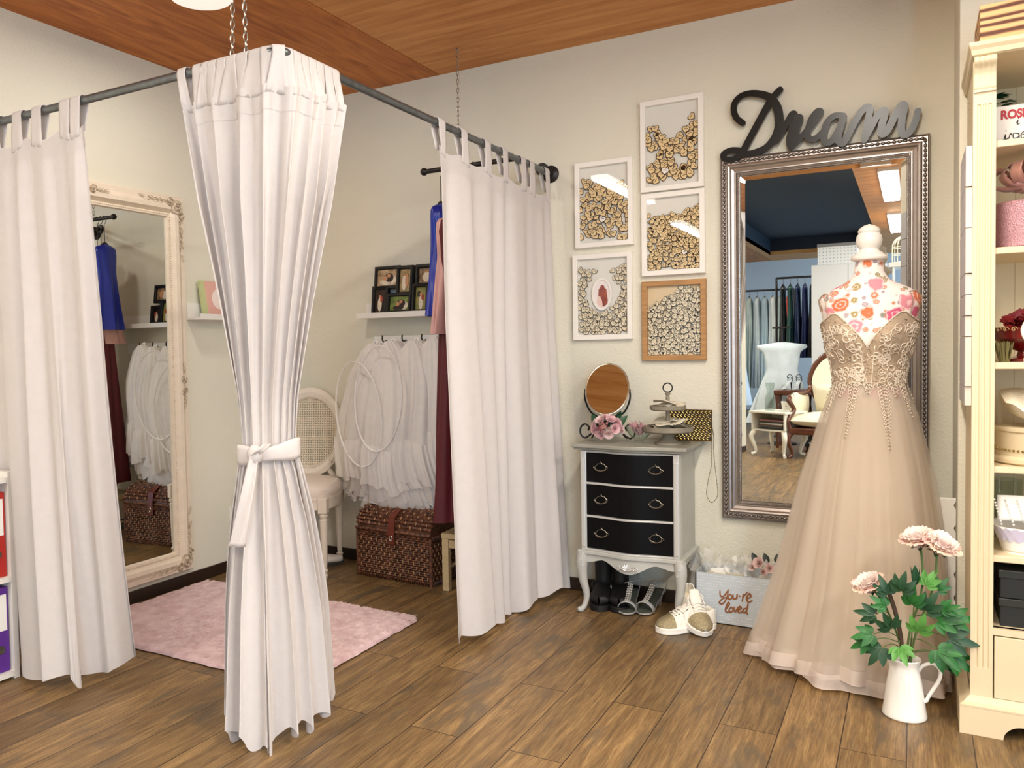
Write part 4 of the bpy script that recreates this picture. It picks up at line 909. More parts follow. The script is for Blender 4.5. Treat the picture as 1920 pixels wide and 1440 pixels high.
# base moulding, shaped apron, carved shell
o = MB(); bowed(o, cx0-.008, cx1+.008, .268, .286, cy0-.016, cy1); o.build('base_moulding', M_grey, t, world=True, sm=False, bevel=.004)
o = MB(); bowed(o, cx0+.02, cx1-.02, .24, .27, cy0-.006, cy0+.012, 24, zf=lambda f: .232-.028*exp(-((f-.5)/.16)**2)+.018*exp(-((f-.22)/.1)**2)+.018*exp(-((f-.78)/.1)**2))
for x in (cx0+.004, cx1-.014):
    vs = []; n = 12
    for i in range(n+1):
        f = i/n; y = lerp(cy0+.02, cy1-.01, f); zz = .225+.02*sin(pi*f)
        vs += [(x, y, zz), (x, y, .27), (x+.01, y, .27), (x+.01, y, zz)]
    o.add(vs, [(i*4+k, i*4+(k+1) % 4, i*4+4+(k+1) % 4, i*4+4+k) for i in range(n) for k in range(4)])
o.build('apron', M_grey, t, world=True, sm=False)
o = MB(); xm = (cx0+cx1)/2; ym = cy0-.010-bow(xm)
for k in range(7):
    a = lerp(-1.3, 1.3, k/6); o.tube([(xm, ym-.003, .222), (xm+.016*sin(a), ym-.007, .224+.016*cos(a)), (xm+.026*sin(a), ym-.004, .226+.024*cos(a))], [.003, .005, .003], 6)
for s in (-1, 1): scroll(o, Vector((xm+s*.036, ym, .232)), Vector((s, 0, 0)), Vector((0, 0, 1)), Vector((0, -1, 0)), .012, 1.3, 1, .003)
o.build('carved_shell', M_edge, t, world=True)
for sx, x in ((-1, cx0+.012), (1, cx1-.012)):
    for sy, y in ((-1, cy0+.008), (1, cy1-.035)):
        P = smooth([(x, y, .275), (x+sx*.006, y+sy*.006, .22), (x+sx*.002, y+sy*.002, .15), (x-sx*.010, y-sy*.008, .08), (x-sx*.002, y-sy*.002, .03), (x+sx*.014, y+sy*.012, .008)], 5)
        n = len(P); R_ = [interp(i/(n-1), [0, .2, .45, .75, .9, 1], [.027, .026, .018, .0115, .012, .013]) for i in range(n)]
        if sy > 0: P = [Vector((p.x, min(p.y, -.03), p.z)) for p in P]
        lg = MB().tube(P, R_, 12).sphere((P[-1].x, P[-1].y, .0125), .0125, 10, 7, (1.2, 1.2, 1)).build('leg', M_grey, t, world=True)
        if sy < 0:
            o = MB()
            for k in range(4): scroll(o, Vector((x+sx*.006-sx*.008*(k % 2), y-.024+.003*k, .24-.022*k)), Vector((1, 0, 0)), Vector((0, 0, -1)), Vector((0, -1, 0)), .011-.0012*k, 1.2, 1, .003)
            o.build('knee_carving', M_edge, lg).location = -t.location
TZ = .7655
# vanity mirror
M_bw = mat('black_wire', '#15120F', rough=.4, metal=.4)
t = thing('table_mirror', 'oval tilting table mirror with black wire scroll stand on the chest', 'mirror', (2.03, -.17, TZ), radians(11))
rxx, rzz, mc = .094, .128, .235
tilt = Matrix.Translation((0, 0, mc)) @ Matrix.Rotation(radians(-30), 4, 'X')
o = MB(); o.T = tilt; o.prism([(rxx*cos(a), rzz*sin(a)) for a in [2*pi*k/48 for k in range(48)]], -.004, 0, 'y'); o.build('mirror_pane', M_mirror, t, sm=False)
o = MB(); o.T = tilt; o.tube([((rxx+.002)*cos(a), -.002, (rzz+.002)*sin(a)) for a in [2*pi*k/64 for k in range(64)]], .0042, 8, closed=True); o.build('rim', mat('silver_rim', '#C8C0B0', rough=.25, metal=1), t)
o = MB(); o.T = tilt; o.prism([(rxx*cos(a), rzz*sin(a)) for a in [2*pi*k/48 for k in range(48)]], .001, .004, 'y'); o.build('mirror_back', M_blk, t, sm=False)
o = MB()
o.tube(smooth([(-rxx-.006, 0, mc), (-rxx-.006, 0, mc-.05), (-.07, .0, mc-.11), (0, 0, mc-.14), (.07, 0, mc-.11), (rxx+.006, 0, mc-.05), (rxx+.006, 0, mc)], 7), .0042, 8)
for s in (-1, 1):
    o.tube(smooth([(0, 0, mc-.14), (s*.045, -.01, mc-.18), (s*.085, -.01, .02), (s*.105, -.01, .012), (s*.122, -.01, .03), (s*.120, -.01, .06), (s*.10, -.01, .075), (s*.082, -.01, .06), (s*.088, -.01, .045)], 7), .0042, 8)
    o.tube(smooth([(s*.06, -.01, .05), (s*.07, .03, .02), (s*.08, .06, .005)], 5), .004, 8)
o.build('wire_stand', M_bw, t)
# ---- flowers
def petal(o, base, up, out, ln, wd, cup=.5, curl=.3, nu=5, nv=5, ruf=0, ph=0):
    """one cupped petal growing from base; up = flower axis, out = outward direction"""
    side = up.cross(out).normalized()
    def fn(u, v):
        s = (u-.5)*2; w = wd*sin(pi*min(.98, .12+.80*v))**.7
        lean = cup*v+curl*v*v*v
        p = base+up*(ln*(v-.35*lean*v))+out*(ln*lean*.8)-out*(abs(s)**2*w*.55*(1-.5*v))+side*(s*w)
        if ruf: p = p+up*(ruf*ln*v*sin(s*7+ph))+out*(ruf*ln*.5*v*cos(s*9+ph))
        return p
    return o.grid(fn, nu, nv)
def rose(o, c, up, r, seed=0, rings=((0, .10, 5, .72), (1, .32, 5, .8), (2, .58, 6, .9), (3, .85, 7, .95)), ruf=0, mi=None):
    rnd = random.Random(seed); up = Vector(up).normalized(); e = up.orthogonal().normalized()
    for k, cup, n, ln in rings:
        for i in range(n):
            a = 2*pi*i/n+k*.7+rnd.uniform(-.12, .12); out = Matrix.Rotation(a, 3, up) @ e
            if mi: o.cur = mi[min(k, len(mi)-1)]
            petal(o, Vector(c)-up*(r*.45)+out*(r*.04*k), up, out, r*ln*rnd.uniform(.92, 1.1), r*(.32+.12*k), cup, .25*k/3+.05, ruf=ruf, ph=rnd.uniform(0, 6))
    if mi: o.cur = mi[0]
    for i in range(14):       # rolled heart
        a = i*.9; q = r*.16*i/14; o.add([], [])
    pts = []
    for i in range(30):
        a = i*.55; q = r*.02+r*.17*i/30; d = Matrix.Rotation(a, 3, up) @ e; pts.append(Vector(c)+d*q)
    vs = [p+up*(r*.22-.004*0) for p in pts]+[p-up*(r*.35) for p in pts]; n = len(pts)
    o.add(vs, [(i, i+1, n+i+1, n+i) for i in range(n-1)])
M_pk = mat('pink_rose_petal', '#D9A3AA', rough=.7, col2='#E9C6C6', nscale=30, trans=.2, sheen=.3); M_pk2 = mat('pale_rose_petal', '#EFD5D2', rough=.7, noise=.08, nscale=30, trans=.2)
M_leaf = mat('green_leaf', '#2F7A33', rough=.45, col2='#1D5426', nscale=18, noise=.2, trans=.15); M_dleaf = mat('dark_green_leaf', '#1F4A2C', rough=.5, noise=.2, nscale=20)
M_stem = mat('green_stem', '#4F6B33', rough=.6)
t = thing('rose_bouquet', 'round bouquet of pink artificial roses at the front of the chest top', 'flowers', (2.055, -.255, TZ))
rnd = random.Random(2); bc3 = Vector((0, 0, .062)); k = 0
dirs = [(0, -1, .15), (-.75, -.7, .0), (.75, -.7, .1), (-.35, -.6, .8), (.4, -.5, .85), (0, -.2, 1), (-.8, -.2, .55), (.85, -.15, .5), (-.3, -.95, -.45), (.35, -.95, -.4), (0, .6, .8), (-.9, .1, 0), (.9, .1, 0)]
for dd in dirs:
    d = Vector(dd).normalized(); c = bc3+Vector((d.x*.066, d.y*.05, d.z*.055)); c.z = max(c.z, .022)
    if k == 0:
        o = MB()
        for i in range(70):
            q = Matrix.Rotation(rnd.uniform(0, 6.3), 3, d) @ d.orthogonal().normalized(); o.sphere(c+q*rnd.uniform(0, .028)+d*rnd.uniform(-.004, .014), rnd.uniform(.003, .0055), 6, 4)
        o.build('berry_cluster', mat('wine_berries', '#7A3440', rough=.5, col2='#B58A80', nscale=40), t)
    else: rose(MB_ := MB(), c, d, .031, k, rings=((0, .10, 5, .72), (1, .26, 5, .8), (2, .42, 6, .85), (3, .6, 7, .9))); MB_.build('rose', M_pk if k % 3 else M_pk2, t, autos=180, fix=False)
    k += 1
def leafblade(o, base, d, n, ln, wd, fold=.2, droop=.3, nv=7):
    side = d.cross(n).normalized()
    def fn(u, v):
        s = (u-.5)*2; w = wd*sin(pi*min(1, .04+.96*v))**.8*(1-.25*v)
        return base+d*(ln*v)+side*(s*w)+n*(fold*w*abs(s)-droop*ln*v*v)
    return o.grid(fn, 4, nv)
for a, b, c in ((-.065, 0, .10), (.07, .0, .09), (-.02, .05, .13), (.03, .06, .12)):
    leafblade(MB_ := MB(), Vector((a*.5, b, .06)), Vector((a, b*.3, c)).normalized(), Vector((0, -1, .2)), .085, .02); MB_.build('leaf', M_dleaf, t, autos=180, fix=False)
# bowl
t = thing('glass_bowl', 'small clear glass bowl beside the bouquet on the chest', 'bowl', (2.185, -.20, TZ))
gp = [(.0, 0), (.022, 0), (.026, .004), (.018, .010), (.03, .018), (.05, .04), (.060, .075), (.0585, .075), (.048, .042), (.029, .021), (.0, .016)]
MB().lathe(gp, 32, cap=False).build('bowl_glass', glassmat('clear_glass', '#F2F6F4', rough=.02), t)
o = MB()
for i in range(24):
    a = 2*pi*i/24; o.tube([(.031*cos(a), .031*sin(a), .02), (.051*cos(a), .051*sin(a), .042), (.060*cos(a), .060*sin(a), .074)], .0012, 4)
o.build('cut_ribs', glassmat('clear_glass'), t)
t = thing('pink_sachets', 'heap of pale pink wrapped sweets in the glass bowl', 'sweets', (2.185, -.20, TZ+.02)); rnd = random.Random(8); o = MB()
for i in range(42):
    a = rnd.uniform(0, 6.3); r_ = rnd.uniform(0, .042); z = rnd.uniform(.008, .05); r_ *= min(1, .35+z*14); d = Vector((cos(a)*.5, sin(a)*.5, rnd.uniform(.3, 1.2))).normalized()
    leafblade(o, Vector((r_*cos(a), r_*sin(a), z)), d, d.orthogonal().normalized(), .034, .009, fold=.6, droop=rnd.uniform(-.3, .3), nv=4)
tag(o.build('wrapped_sweets', mat('pink_foil', '#E3AFB6', rough=.4, noise=.25, nscale=60), t, fix=False), None, None, None, 'stuff')
# two-tier stand
M_zinc = mat('grey_wood_stand', '#8C8473', rough=.6, noise=.2, nscale=20)
t = thing('tiered_stand', 'grey two-tier serving stand with ring handle on the chest', 'cake stand', (2.315, -.215, TZ))
MB().lathe([(.058, 0), (.056, .008), (.038, .016), (.026, .03), (.022, .042), (.05, .05)], 32).build('foot', M_zinc, t)
MB().lathe([(.0, .05), (.098, .052), (.105, .058), (.106, .078), (.100, .078), (.098, .064), (.0, .062)], 40, cap=False).build('lower_tray', M_zinc, t)
MB().lathe([(.009, .06), (.010, .08), (.014, .09), (.008, .10), (.009, .14), (.012, .148), (.0, .15)], 16).build('stem', M_zinc, t)
MB().lathe([(.0, .146), (.070, .148), (.076, .153), (.077, .168), (.072, .168), (.070, .157), (.0, .156)], 36, cap=False).build('upper_tray', M_zinc, t)
MB().lathe([(.012, .156), (.010, .166), (.007, .175), (.009, .20), (.007, .212), (.012, .218), (.012, .224), (.0, .226)], 16).build('handle_post', M_zinc, t)
MB().tube([(.020*cos(a), 0, .246+.020*sin(a)) for a in [2*pi*k/30 for k in range(30)]], .0028, 8, closed=True).build('ring_handle', M_bw, t)
M_paper = mat('cream_paper', '#D3CBB4', rough=.85, noise=.1, nscale=20)
M_cello = glassmat('clear_film', '#FAFAFA', rough=.12, ior=1.5)
rnd = random.Random(12)
for lvl, zz, rad, nn in (('lower', .068, .085, 6), ('upper', .160, .06, 4)):
    for i in range(nn):
        a = rnd.uniform(0, 6.3); lx, ly = rad*.35*cos(a), rad*.35*sin(a); w, h = .05, .036; r2 = rnd.uniform(0, 3.1); tl = .12*i
        o = MB(); o.at((2.315+lx, -.215+ly, TZ+zz+.006*i+.004), (rnd.uniform(-.25, .25), rnd.uniform(-.25, .25), r2))
        o.grid(lambda u, v: ((u-.5)*2*w, (v-.5)*2*h, .006*sin(u*4)+.004*sin(v*6)), 5, 4)
        tag(o.build('paper_packet', M_paper, sm=True, solid=.0015, fix=False), 'small cream paper packet lying on the %s tier of the grey stand' % lvl, 'packet', 'paper packets on the two-tier stand')
# gold clutch
M_gold = mat('gold_metal', '#A8935A', rough=.25, metal=1)
t = thing('gold_clutch', 'gold openwork clutch bag with thin chain behind the tiered stand', 'bag', (2.385, -.05, TZ), radians(0), rot=(radians(-8), 0, 0))
MB().box((-.115, -.008, .004), (.078, .006, .135)).build('bag_body', mat('dark_bag_lining', '#33281A', rough=.6), t, sm=False, bevel=.002)
o = MB(); gx = .0165
for i in range(12):
    for j in range(8):
        x, z = -.107+i*gx+(gx/2 if j % 2 else 0), .012+j*.0165
        if x > .074: continue
        for s in (-1, 1): o.tube(smooth([(x-.009, -.0095, z-.007), (x, -.013, z+s*.001), (x+.009, -.0095, z+.007)] if s > 0 else [(x-.009, -.0095, z+.007), (x, -.012, z), (x+.009, -.0095, z-.007)], 3), .0022, 5)
o.build('openwork', M_gold, t)
MB().tube([(-.117, -.01, .002), (.08, -.01, .002), (.08, -.01, .137), (-.117, -.01, .137)], .003, 6, closed=True).build('metal_edge', M_gold, t)
o = MB(); P = smooth([(.08, -.01, .09), (.084, -.012, .03), (.083, -.02, -.03), (.088, -.03, -.10), (.076, -.032, -.17), (.070, -.03, -.235), (.092, -.03, -.268), (.116, -.03, -.235), (.110, -.028, -.17), (.098, -.02, -.09), (.092, -.015, -.03), (.090, -.01, .02), (.083, -.008, .06)], 9)
o.tube(P, .0011, 5)
for i, p in enumerate(P):
    if i % 2 == 0: o.sphere(p, .0022, 5, 4)
o.build('chain_strap', M_gold, t)
# ================================================================ DRESS FORM AND GOWN
def floral():
    m = mat('floral_print_linen', '#EFE3DC', rough=.85); nt = m.node_tree; N = nt.nodes; L = nt.links; b = N['Principled BSDF']; tc = N.new('ShaderNodeTexCoord')
    col = None
    base = N.new('ShaderNodeRGB'); base.outputs[0].default_value = srgb('#F1E5DE'); col = base.outputs[0]
    dn = N.new('ShaderNodeTexNoise'); dn.inputs['Scale'].default_value = 38; dn.inputs['Detail'].default_value = 2; L.new(tc.outputs['Object'], dn.inputs['Vector'])
    def layer(col, scale, r, colors, off, thr=0, amp=.35):
        mp = N.new('ShaderNodeMapping'); mp.inputs['Location'].default_value = (off, off*.7, off*1.3); L.new(tc.outputs['Object'], mp.inputs[0])
        vo = N.new('ShaderNodeTexVoronoi'); vo.inputs['Scale'].default_value = scale; L.new(mp.outputs[0], vo.inputs['Vector'])
        ad = N.new('ShaderNodeMath'); ad.operation = 'MULTIPLY_ADD'; L.new(dn.outputs[0], ad.inputs[0]); ad.inputs[1].default_value = amp; L.new(vo.outputs['Distance'], ad.inputs[2])
        sp = N.new('ShaderNodeSeparateColor'); L.new(vo.outputs['Color'], sp.inputs[0])
        ri = N.new('ShaderNodeMath'); ri.operation = 'SINE'; ml = N.new('ShaderNodeMath'); ml.operation = 'MULTIPLY'; ml.inputs[1].default_value = 42/r*.35; L.new(ad.outputs[0], ml.inputs[0]); L.new(ml.outputs[0], ri.inputs[0])
        cr = N.new('ShaderNodeValToRGB'); cr.color_ramp.interpolation = 'CONSTANT'
        for i, c in enumerate(colors):
            e = cr.color_ramp.elements[i] if i < 2 else cr.color_ramp.elements.new(i/len(colors)); e.position = i/len(colors); e.color = srgb(c)
        L.new(sp.outputs[0], cr.inputs[0])
        dk = N.new('ShaderNodeMix'); dk.data_type = 'RGBA'; dk.blend_type = 'MIX'; rg = N.new('ShaderNodeMapRange'); rg.inputs[1].default_value = .2; rg.inputs[2].default_value = .9; rg.inputs[4].default_value = .65; L.new(ri.outputs[0], rg.inputs[0])
        L.new(rg.outputs[0], dk.inputs[0]); L.new(cr.outputs[0], dk.inputs[6]); dk.inputs[7].default_value = srgb('#F6DCD8')
        lt = N.new('ShaderNodeMath'); lt.operation = 'LESS_THAN'; L.new(ad.outputs[0], lt.inputs[0]); lt.inputs[1].default_value = r+amp*.5
        g = N.new('ShaderNodeMath'); g.operation = 'GREATER_THAN'; L.new(sp.outputs[1], g.inputs[0]); g.inputs[1].default_value = thr
        mu = N.new('ShaderNodeMath'); mu.operation = 'MULTIPLY'; L.new(lt.outputs[0], mu.inputs[0]); L.new(g.outputs[0], mu.inputs[1])
        mx = N.new('ShaderNodeMix'); mx.data_type = 'RGBA'; L.new(mu.outputs[0], mx.inputs[0]); L.new(col, mx.inputs[6]); L.new(dk.outputs[2], mx.inputs[7]); return mx.outputs[2]
    col = layer(col, 36, .36, ['#8C8A5E', '#B9926A', '#A79AA0', '#C98B6A'], 3, .15, .3)
    col = layer(col, 22, .38, ['#A89664', '#C77F5E', '#8E8F86'], 9, .25, .35)
    col = layer(col, 12.5, .40, ['#D8547A', '#D7764E', '#CF5F7C', '#E0909A'], 5, .1, .35)
    L.new(col, b.inputs['Base Color']); return m
M_floral = floral()
M_wpaint = mat('white_painted_wood', '#F0EBE2', rough=.4)
t = thing('dress_form', 'floral print dress form with white turned wooden neck cap', 'mannequin', (3.095, -.40, 0))
ZS = [1.0, 1.06, 1.12, 1.18, 1.24, 1.29, 1.33, 1.355, 1.375, 1.392, 1.408, 1.425, 1.45, 1.50]
AX = [.116, .112, .122, .140, .150, .155, .163, .164, .150, .122, .090, .064, .050, .044]
AY = [.088, .086, .092, .104, .110, .098, .085, .074, .066, .060, .056, .052, .048, .043]
def form(u, v, g=0.0):
    z = lerp(1.0, 1.50, v); a = 2*pi*u; rx = interp(z, ZS, AX)+g; ry = interp(z, ZS, AY)+g
    x, y = rx*cos(a), ry*sin(a)
    bust = exp(-((z-1.205)/.05)**2)            # two breasts pointing to the viewer (-y)
    for s in (-1, 1): y -= .040*bust*exp(-((x-s*.068)/.045)**2)*max(0, -sin(a))
    y -= .012*exp(-((z-1.34)/.05)**2)*max(0, -sin(a)) - .018*max(0, (z-1.40)/.1)
    e = max(0, (z-1.30)/.08) if z < 1.38 else 1
    return Vector((x, y, z))
MB().grid(form, 72, 60, cu=True).lathe([(.001, 0), (.115, 0), (.116, .01)], 40, (0, 0, .992), sy=.76, cap=False).build('torso', M_floral, t, fix=True, autos=180)
MB().lathe([(.046, 1.492), (.060, 1.497), (.062, 1.504), (.056, 1.512), (.048, 1.516), (.044, 1.522), (.034, 1.528), (.032, 1.536), (.040, 1.548), (.044, 1.566), (.041, 1.584), (.034, 1.594), (.036, 1.597), (.037, 1.602), (.032, 1.612), (.018, 1.622), (.002, 1.627)], 36, (0, .012, 0)).build('neck_cap', M_wpaint, t, autos=30)
MB().tube([(0, 0, .16), (0, 0, 1.0)], .016, 12).build('pole', M_wpaint, t)
for k, a in enumerate((radians(-68), radians(60), radians(178))):
    d = Vector((cos(a), sin(a), 0)); q = Vector((-sin(a), cos(a), 0)); L_ = .30 if k == 0 else .22
    P = smooth([d*.01+Vector((0, 0, .22)), d*.10*1+Vector((0, 0, .235)), d*(L_*.75)+Vector((0, 0, .10)), d*L_+Vector((0, 0, .012))], 5)
    MB().tube(P, [.018-.006*i/len(P) for i in range(len(P))], 10).build('tripod_leg', M_wpaint, t)
# gown
M_lace = mat('beige_lace', '#BBA489', rough=.7, noise=.18, nscale=50, bump=.5, bscale=160, sheen=.3)
M_emb = mat('embroidered_cord', '#E8D9C4', rough=.55, noise=.1, nscale=50); M_bead = mat('crystal_bead', '#BFAE96', rough=.2, metal=.7)
M_line = mat('blush_satin_lining', '#CDBCA2', rough=.6, sheen=.4, noise=.05, nscale=6)
M_tul = mat('blush_tulle', '#E3D6C4', rough=.9, trans=.3, alpha=.34, sheen=.3); M_tulh = mat('tulle_hem', '#EEDFD3', rough=.8, trans=.2, alpha=.5)
t = thing('evening_gown', 'blush tulle gown with beaded lace bodice on the floral dress form', 'dress', (3.095, -.40, 0))
def neckz(a):       # top edge of the bodice round the body, a=angle; front is -pi/2
    f = cos(a+pi/2)                # 1 at front, -1 at back
    x = abs(cos(a))
    if f > 0: return 1.17+.13*min(1, (x/.62))**.75 - .035*max(0, x-.72)/.28
    return 1.24-.10*(-f)
def bod(u, v):
    a = 2*pi*u; z = lerp(1.035, neckz(a), v); p = form(u, (z-1)/.5, .006); return p
o = MB().grid(bod, 96, 26, cu=True); bo = o.build('bodice', M_lace, t, fix=True, autos=180, solid=.002)
def bpt(a, z, off=.008): return form(a/(2*pi), (z-1)/.5, .006+off-.006)
rnd = random.Random(21); o = MB(); ob = MB()
def swirl(a0, z0, size, turns, s0, sg, r=.0023):
    pts = []; n = 20
    for i in range(n):
        f = i/(n-1); q = size*(1-.85*f); an = s0+sg*turns*2*pi*f
        pts.append(bpt(a0+q*cos(an)/.13, z0+q*sin(an), .0085))
    o.tube(pts, [r*(.6+.6*f/(n-1)) for f in range(n)], 5)
for s in (-1, 1):
    for i in range(64):
        a = -pi/2+s*rnd.uniform(.12, 1.5); z = rnd.uniform(1.045, min(neckz(a)-.012, 1.25)); swirl(a, z, rnd.uniform(.012, .026), rnd.uniform(.8, 1.5), rnd.uniform(0, 6.3), rnd.choice((-1, 1)))
for i in range(30):      # lace continues round the back
    a = pi/2+rnd.uniform(-1.5, 1.5); swirl(a, rnd.uniform(1.05, 1.14), .022, 1, rnd.uniform(0, 6), 1)
for s in (-1, 1):        # seams of cord beside the centre and along the edges
    o.tube([bpt(-pi/2+s*lerp(.10, .16, f), lerp(1.04, 1.18, f), .008) for f in [i/12 for i in range(13)]], .0022, 5)
o.tube([bpt(2*pi*k/96, neckz(2*pi*k/96), .008) for k in range(96)], .0024, 5, closed=True)
for i in range(260):
    a = -pi/2+rnd.uniform(-1.6, 1.6); z = rnd.uniform(1.04, neckz(a)-.004); ob.sphere(bpt(a, z, .0095), rnd.choice((.0016, .002, .0028)), 5, 4)
for i in range(90): a = 2*pi*i/90; ob.sphere(bpt(a, neckz(a)-.003, .0095), .0022, 5, 4)
for i in range(70): a = 2*pi*i/70; ob.sphere(bpt(a, 1.05+.006*sin(i*1.3), .010), .0028, 5, 4)
o.build('embroidery', M_emb, bo, autos=180); ob.build('beads', M_bead, bo, autos=180)
# sheer centre panel and straps
for s in (-1, 1):
    a0 = -pi/2+s*.98; P = [bpt(a0, neckz(a0)-.004, .004)]
    for i in range(1, 9):
        f = i/8; z = lerp(neckz(a0), 1.372, f); a = -pi/2+s*lerp(.98, .98, f); P.append(form(a/(2*pi), (z-1)/.5, .003))
    for i in range(1, 7):
        f = i/6; P.append(form((-pi/2+s*lerp(.98, 2.1, f))/(2*pi), (lerp(1.372, 1.24, f**2)-1)/.5 if False else (lerp(1.375, 1.25, max(0, f-.4)/.6)-1)/.5, .003))
    MB().tube(P, .0032, 6, flat=.5).build('shoulder_strap', M_lace, t)
# skirt
hemc = [(0, 1.045), (.06, 1.0), (.2, .87), (.5, .55), (.8, .22), (1, .012)]
def skirt(grow, hem, folds, am, ph, zt=1.05, zb=.012, ctr=(0, -.02)):
    def fn(u, v):
        a = 2*pi*u; z = lerp(zt, zb+hem(a), v)
        rx = interp(v, [0, .03, .12, .35, .7, 1], [.115, .125, .16, .225, .30, .385])*grow; ry = interp(v, [0, .03, .12, .35, .7, 1], [.092, .10, .125, .18, .25, .34])*grow
        if cos(a) > 0: rx *= 1-.26*v*cos(a)**2          # the wall step is close on the right
        else: rx *= 1+.06*v
        if sin(a) > 0: ry *= 1-.12*v
        k = 1+am*min(1, .15+v)*(sin(folds*a+ph+.8*v)+.5*sin(folds*.53*a*1.0+2*ph+1.2*v)+.35*sin(2.1*folds*a+ph*3-v))
        x = rx*cos(a)*k; x = x if x < .22 else .22+.05*(1-exp(-(x-.22)/.05)); return Vector((x+ctr[0]*v, ry*sin(a)*k+ctr[1]*v, z))
    return fn
lin = skirt(.80, lambda a: .045+.012*sin(3*a), 11, .045, 1)
MB().grid(lin, 180, 50, cu=True).build('satin_lining', M_line, t, fix=True, autos=180)
for k, (g, fo, am, ph, zb) in enumerate(((.90, 14, .05, 2, .03), (.96, 17, .055, 4, .018), (1.0, 13, .06, .5, .008))):
    fn = skirt(g, (lambda ph: (lambda a: .012+.012*sin(5*a+ph)))(ph), fo, am, ph, zb=zb)
    MB().grid(fn, 240, 60, cu=True).build('tulle_layer', M_tul, t, fix=True, autos=180)
    f2 = lambda u, v: fn(u, lerp(.955, 1, v)); MB().grid(lambda u, v: f2(u, v)+Vector((f2(u, v).x, f2(u, v).y+.02, 0)).normalized()*.0025, 240, 4, cu=True).build('hem_band', M_tulh, t, fix=True, autos=180)
    MB().tube([fn(i/240, 1) for i in range(240)], .0016, 4, closed=True).build('hem_roll', M_tulh, t)
# lace drops from the waist over the skirt
sk = skirt(1.0, lambda a: 0, 13, .06, .5, zb=.008); o = MB(); ob = MB()
for a0, L_ in ((-1.95, .21), (-1.18, .24), (-2.6, .14), (-.5, .14), (-1.55, .05), (-2.3, .07), (-.85, .07), (.1, .09), (3.3, .08)):
    n = int(L_/.012)
    for i in range(n):
        f = i/n; w = .03*(1-f)**1.1+.003; vv = (i*.012+.002)/1.04
        for s in (-1, 1):
            pts = []
            for q in range(12):
                an = s*q*.62; rr_ = w*.45*(1-q/14); u = ((a0+(s*w*.4+rr_*cos(an))/.15)/(2*pi)) % 1; p = sk(u, max(0, vv+rr_*sin(an)/1.04)); d = Vector((p.x, p.y, 0)).normalized(); pts.append(p+d*.003)
            o.tube(pts, .0014, 4)
        p = sk((a0/(2*pi)) % 1, vv); ob.sphere(p+Vector((p.x, p.y, 0)).normalized()*.006, .0024, 5, 4)
o.build('lace_drops', M_emb, t, autos=180); ob.build('drop_beads', M_bead, t, autos=180)
# ================================================================ ON THE FLOOR: BOX, SHOES, JUG
LOVED= [[(2.527, 0.144), (2.529, 0.123), (2.543, 0.124), (2.561, 0.152)], [(2.561, 0.152), (2.555, 0.117), (2.538, 0.09), (2.524, 0.093), (2.538, 0.112), (2.558, 0.12)], [(2.569, 0.135), (2.56, 0.123), (2.565, 0.112), (2.577, 0.123), (2.569, 0.135)], [(2.58, 0.136), (2.582, 0.117), (2.594, 0.123), (2.597, 0.139), (2.596, 0.119)], [(2.605, 0.134), (2.608, 0.129)], [(2.616, 0.111), (2.623, 0.142), (2.62, 0.131), (2.637, 0.152)], [(2.637, 0.126), (2.651, 0.136), (2.646, 0.148), (2.634, 0.128), (2.641, 0.111), (2.656, 0.12)], [(2.548, 0.064), (2.565, 0.09), (2.56, 0.098), (2.55, 0.069), (2.553, 0.056), (2.563, 0.059)], [(2.573, 0.08), (2.564, 0.068), (2.57, 0.057), (2.581, 0.071), (2.573, 0.08)], [(2.584, 0.082), (2.588, 0.062), (2.6, 0.084)], [(2.601, 0.071), (2.613, 0.081), (2.607, 0.088), (2.6, 0.068), (2.607, 0.061), (2.619, 0.071)], [(2.634, 0.084), (2.623, 0.08), (2.619, 0.066), (2.629, 0.066), (2.636, 0.082), (2.64, 0.103), (2.634, 0.071), (2.639, 0.059)]]
M_blue = mat('pale_blue_card', '#C3CBD0', rough=.7, noise=.04, nscale=20); M_dash = mat('white_dash_print', '#EEF1F2', rough=.7); M_copper = mat('copper_lettering', '#A4693F', rough=.35, metal=.5)
bx0, bx1, by0, by1, bh = 2.425, 2.80, -.205, -.03, .215
t = thing('card_box', 'pale blue cardboard box lettered You\'re loved beside the gown', 'box', ((bx0+bx1)/2, by0, 0))
o = MB().box((bx0, by0, 0), (bx1, by0+.004, bh)).box((bx0, by1-.004, 0), (bx1, by1, bh)).box((bx0, by0, 0), (bx0+.004, by1, bh)).box((bx1-.004, by0, 0), (bx1, by1, bh)).box((bx0, by0, 0), (bx1, by1, .004))
bd = o.build('box_body', M_blue, t, world=True, sm=False)
o = MB(); rnd = random.Random(4)
for j in range(17):
    z = .012+j*.012
    for i in range(40):
        x = bx0+.008+i*.0094+(.003 if j % 2 else 0)
        if x > bx1-.008 or rnd.random() < .25: continue
        if 2.515 < x < 2.67 and .045 < z < .16: continue
        o.box((x, by0-.0006, z), (x+.0055, by0-.0001, z+.0017))
for j in range(17):
    for i in range(16): o.box((bx0-.0006, by0+.008+i*.010, .012+j*.012), (bx0-.0001, by0+.0135+i*.010, .0137+j*.012))
o.build('printed_dashes', M_dash, bd, world=False, sm=False).location = -t.location
o = MB()
for i, s_ in enumerate(LOVED): ribbon(o, s_, lambda f: .0042+.002*sin(pi*f), by0-.0022-.0001*i, by0-.0001)
o.build('printed_lettering', M_copper, bd, world=False, sm=False).location = -t.location
M_wh = mat('white_paper', '#EFEDE6', rough=.8)
rnd = random.Random(31)
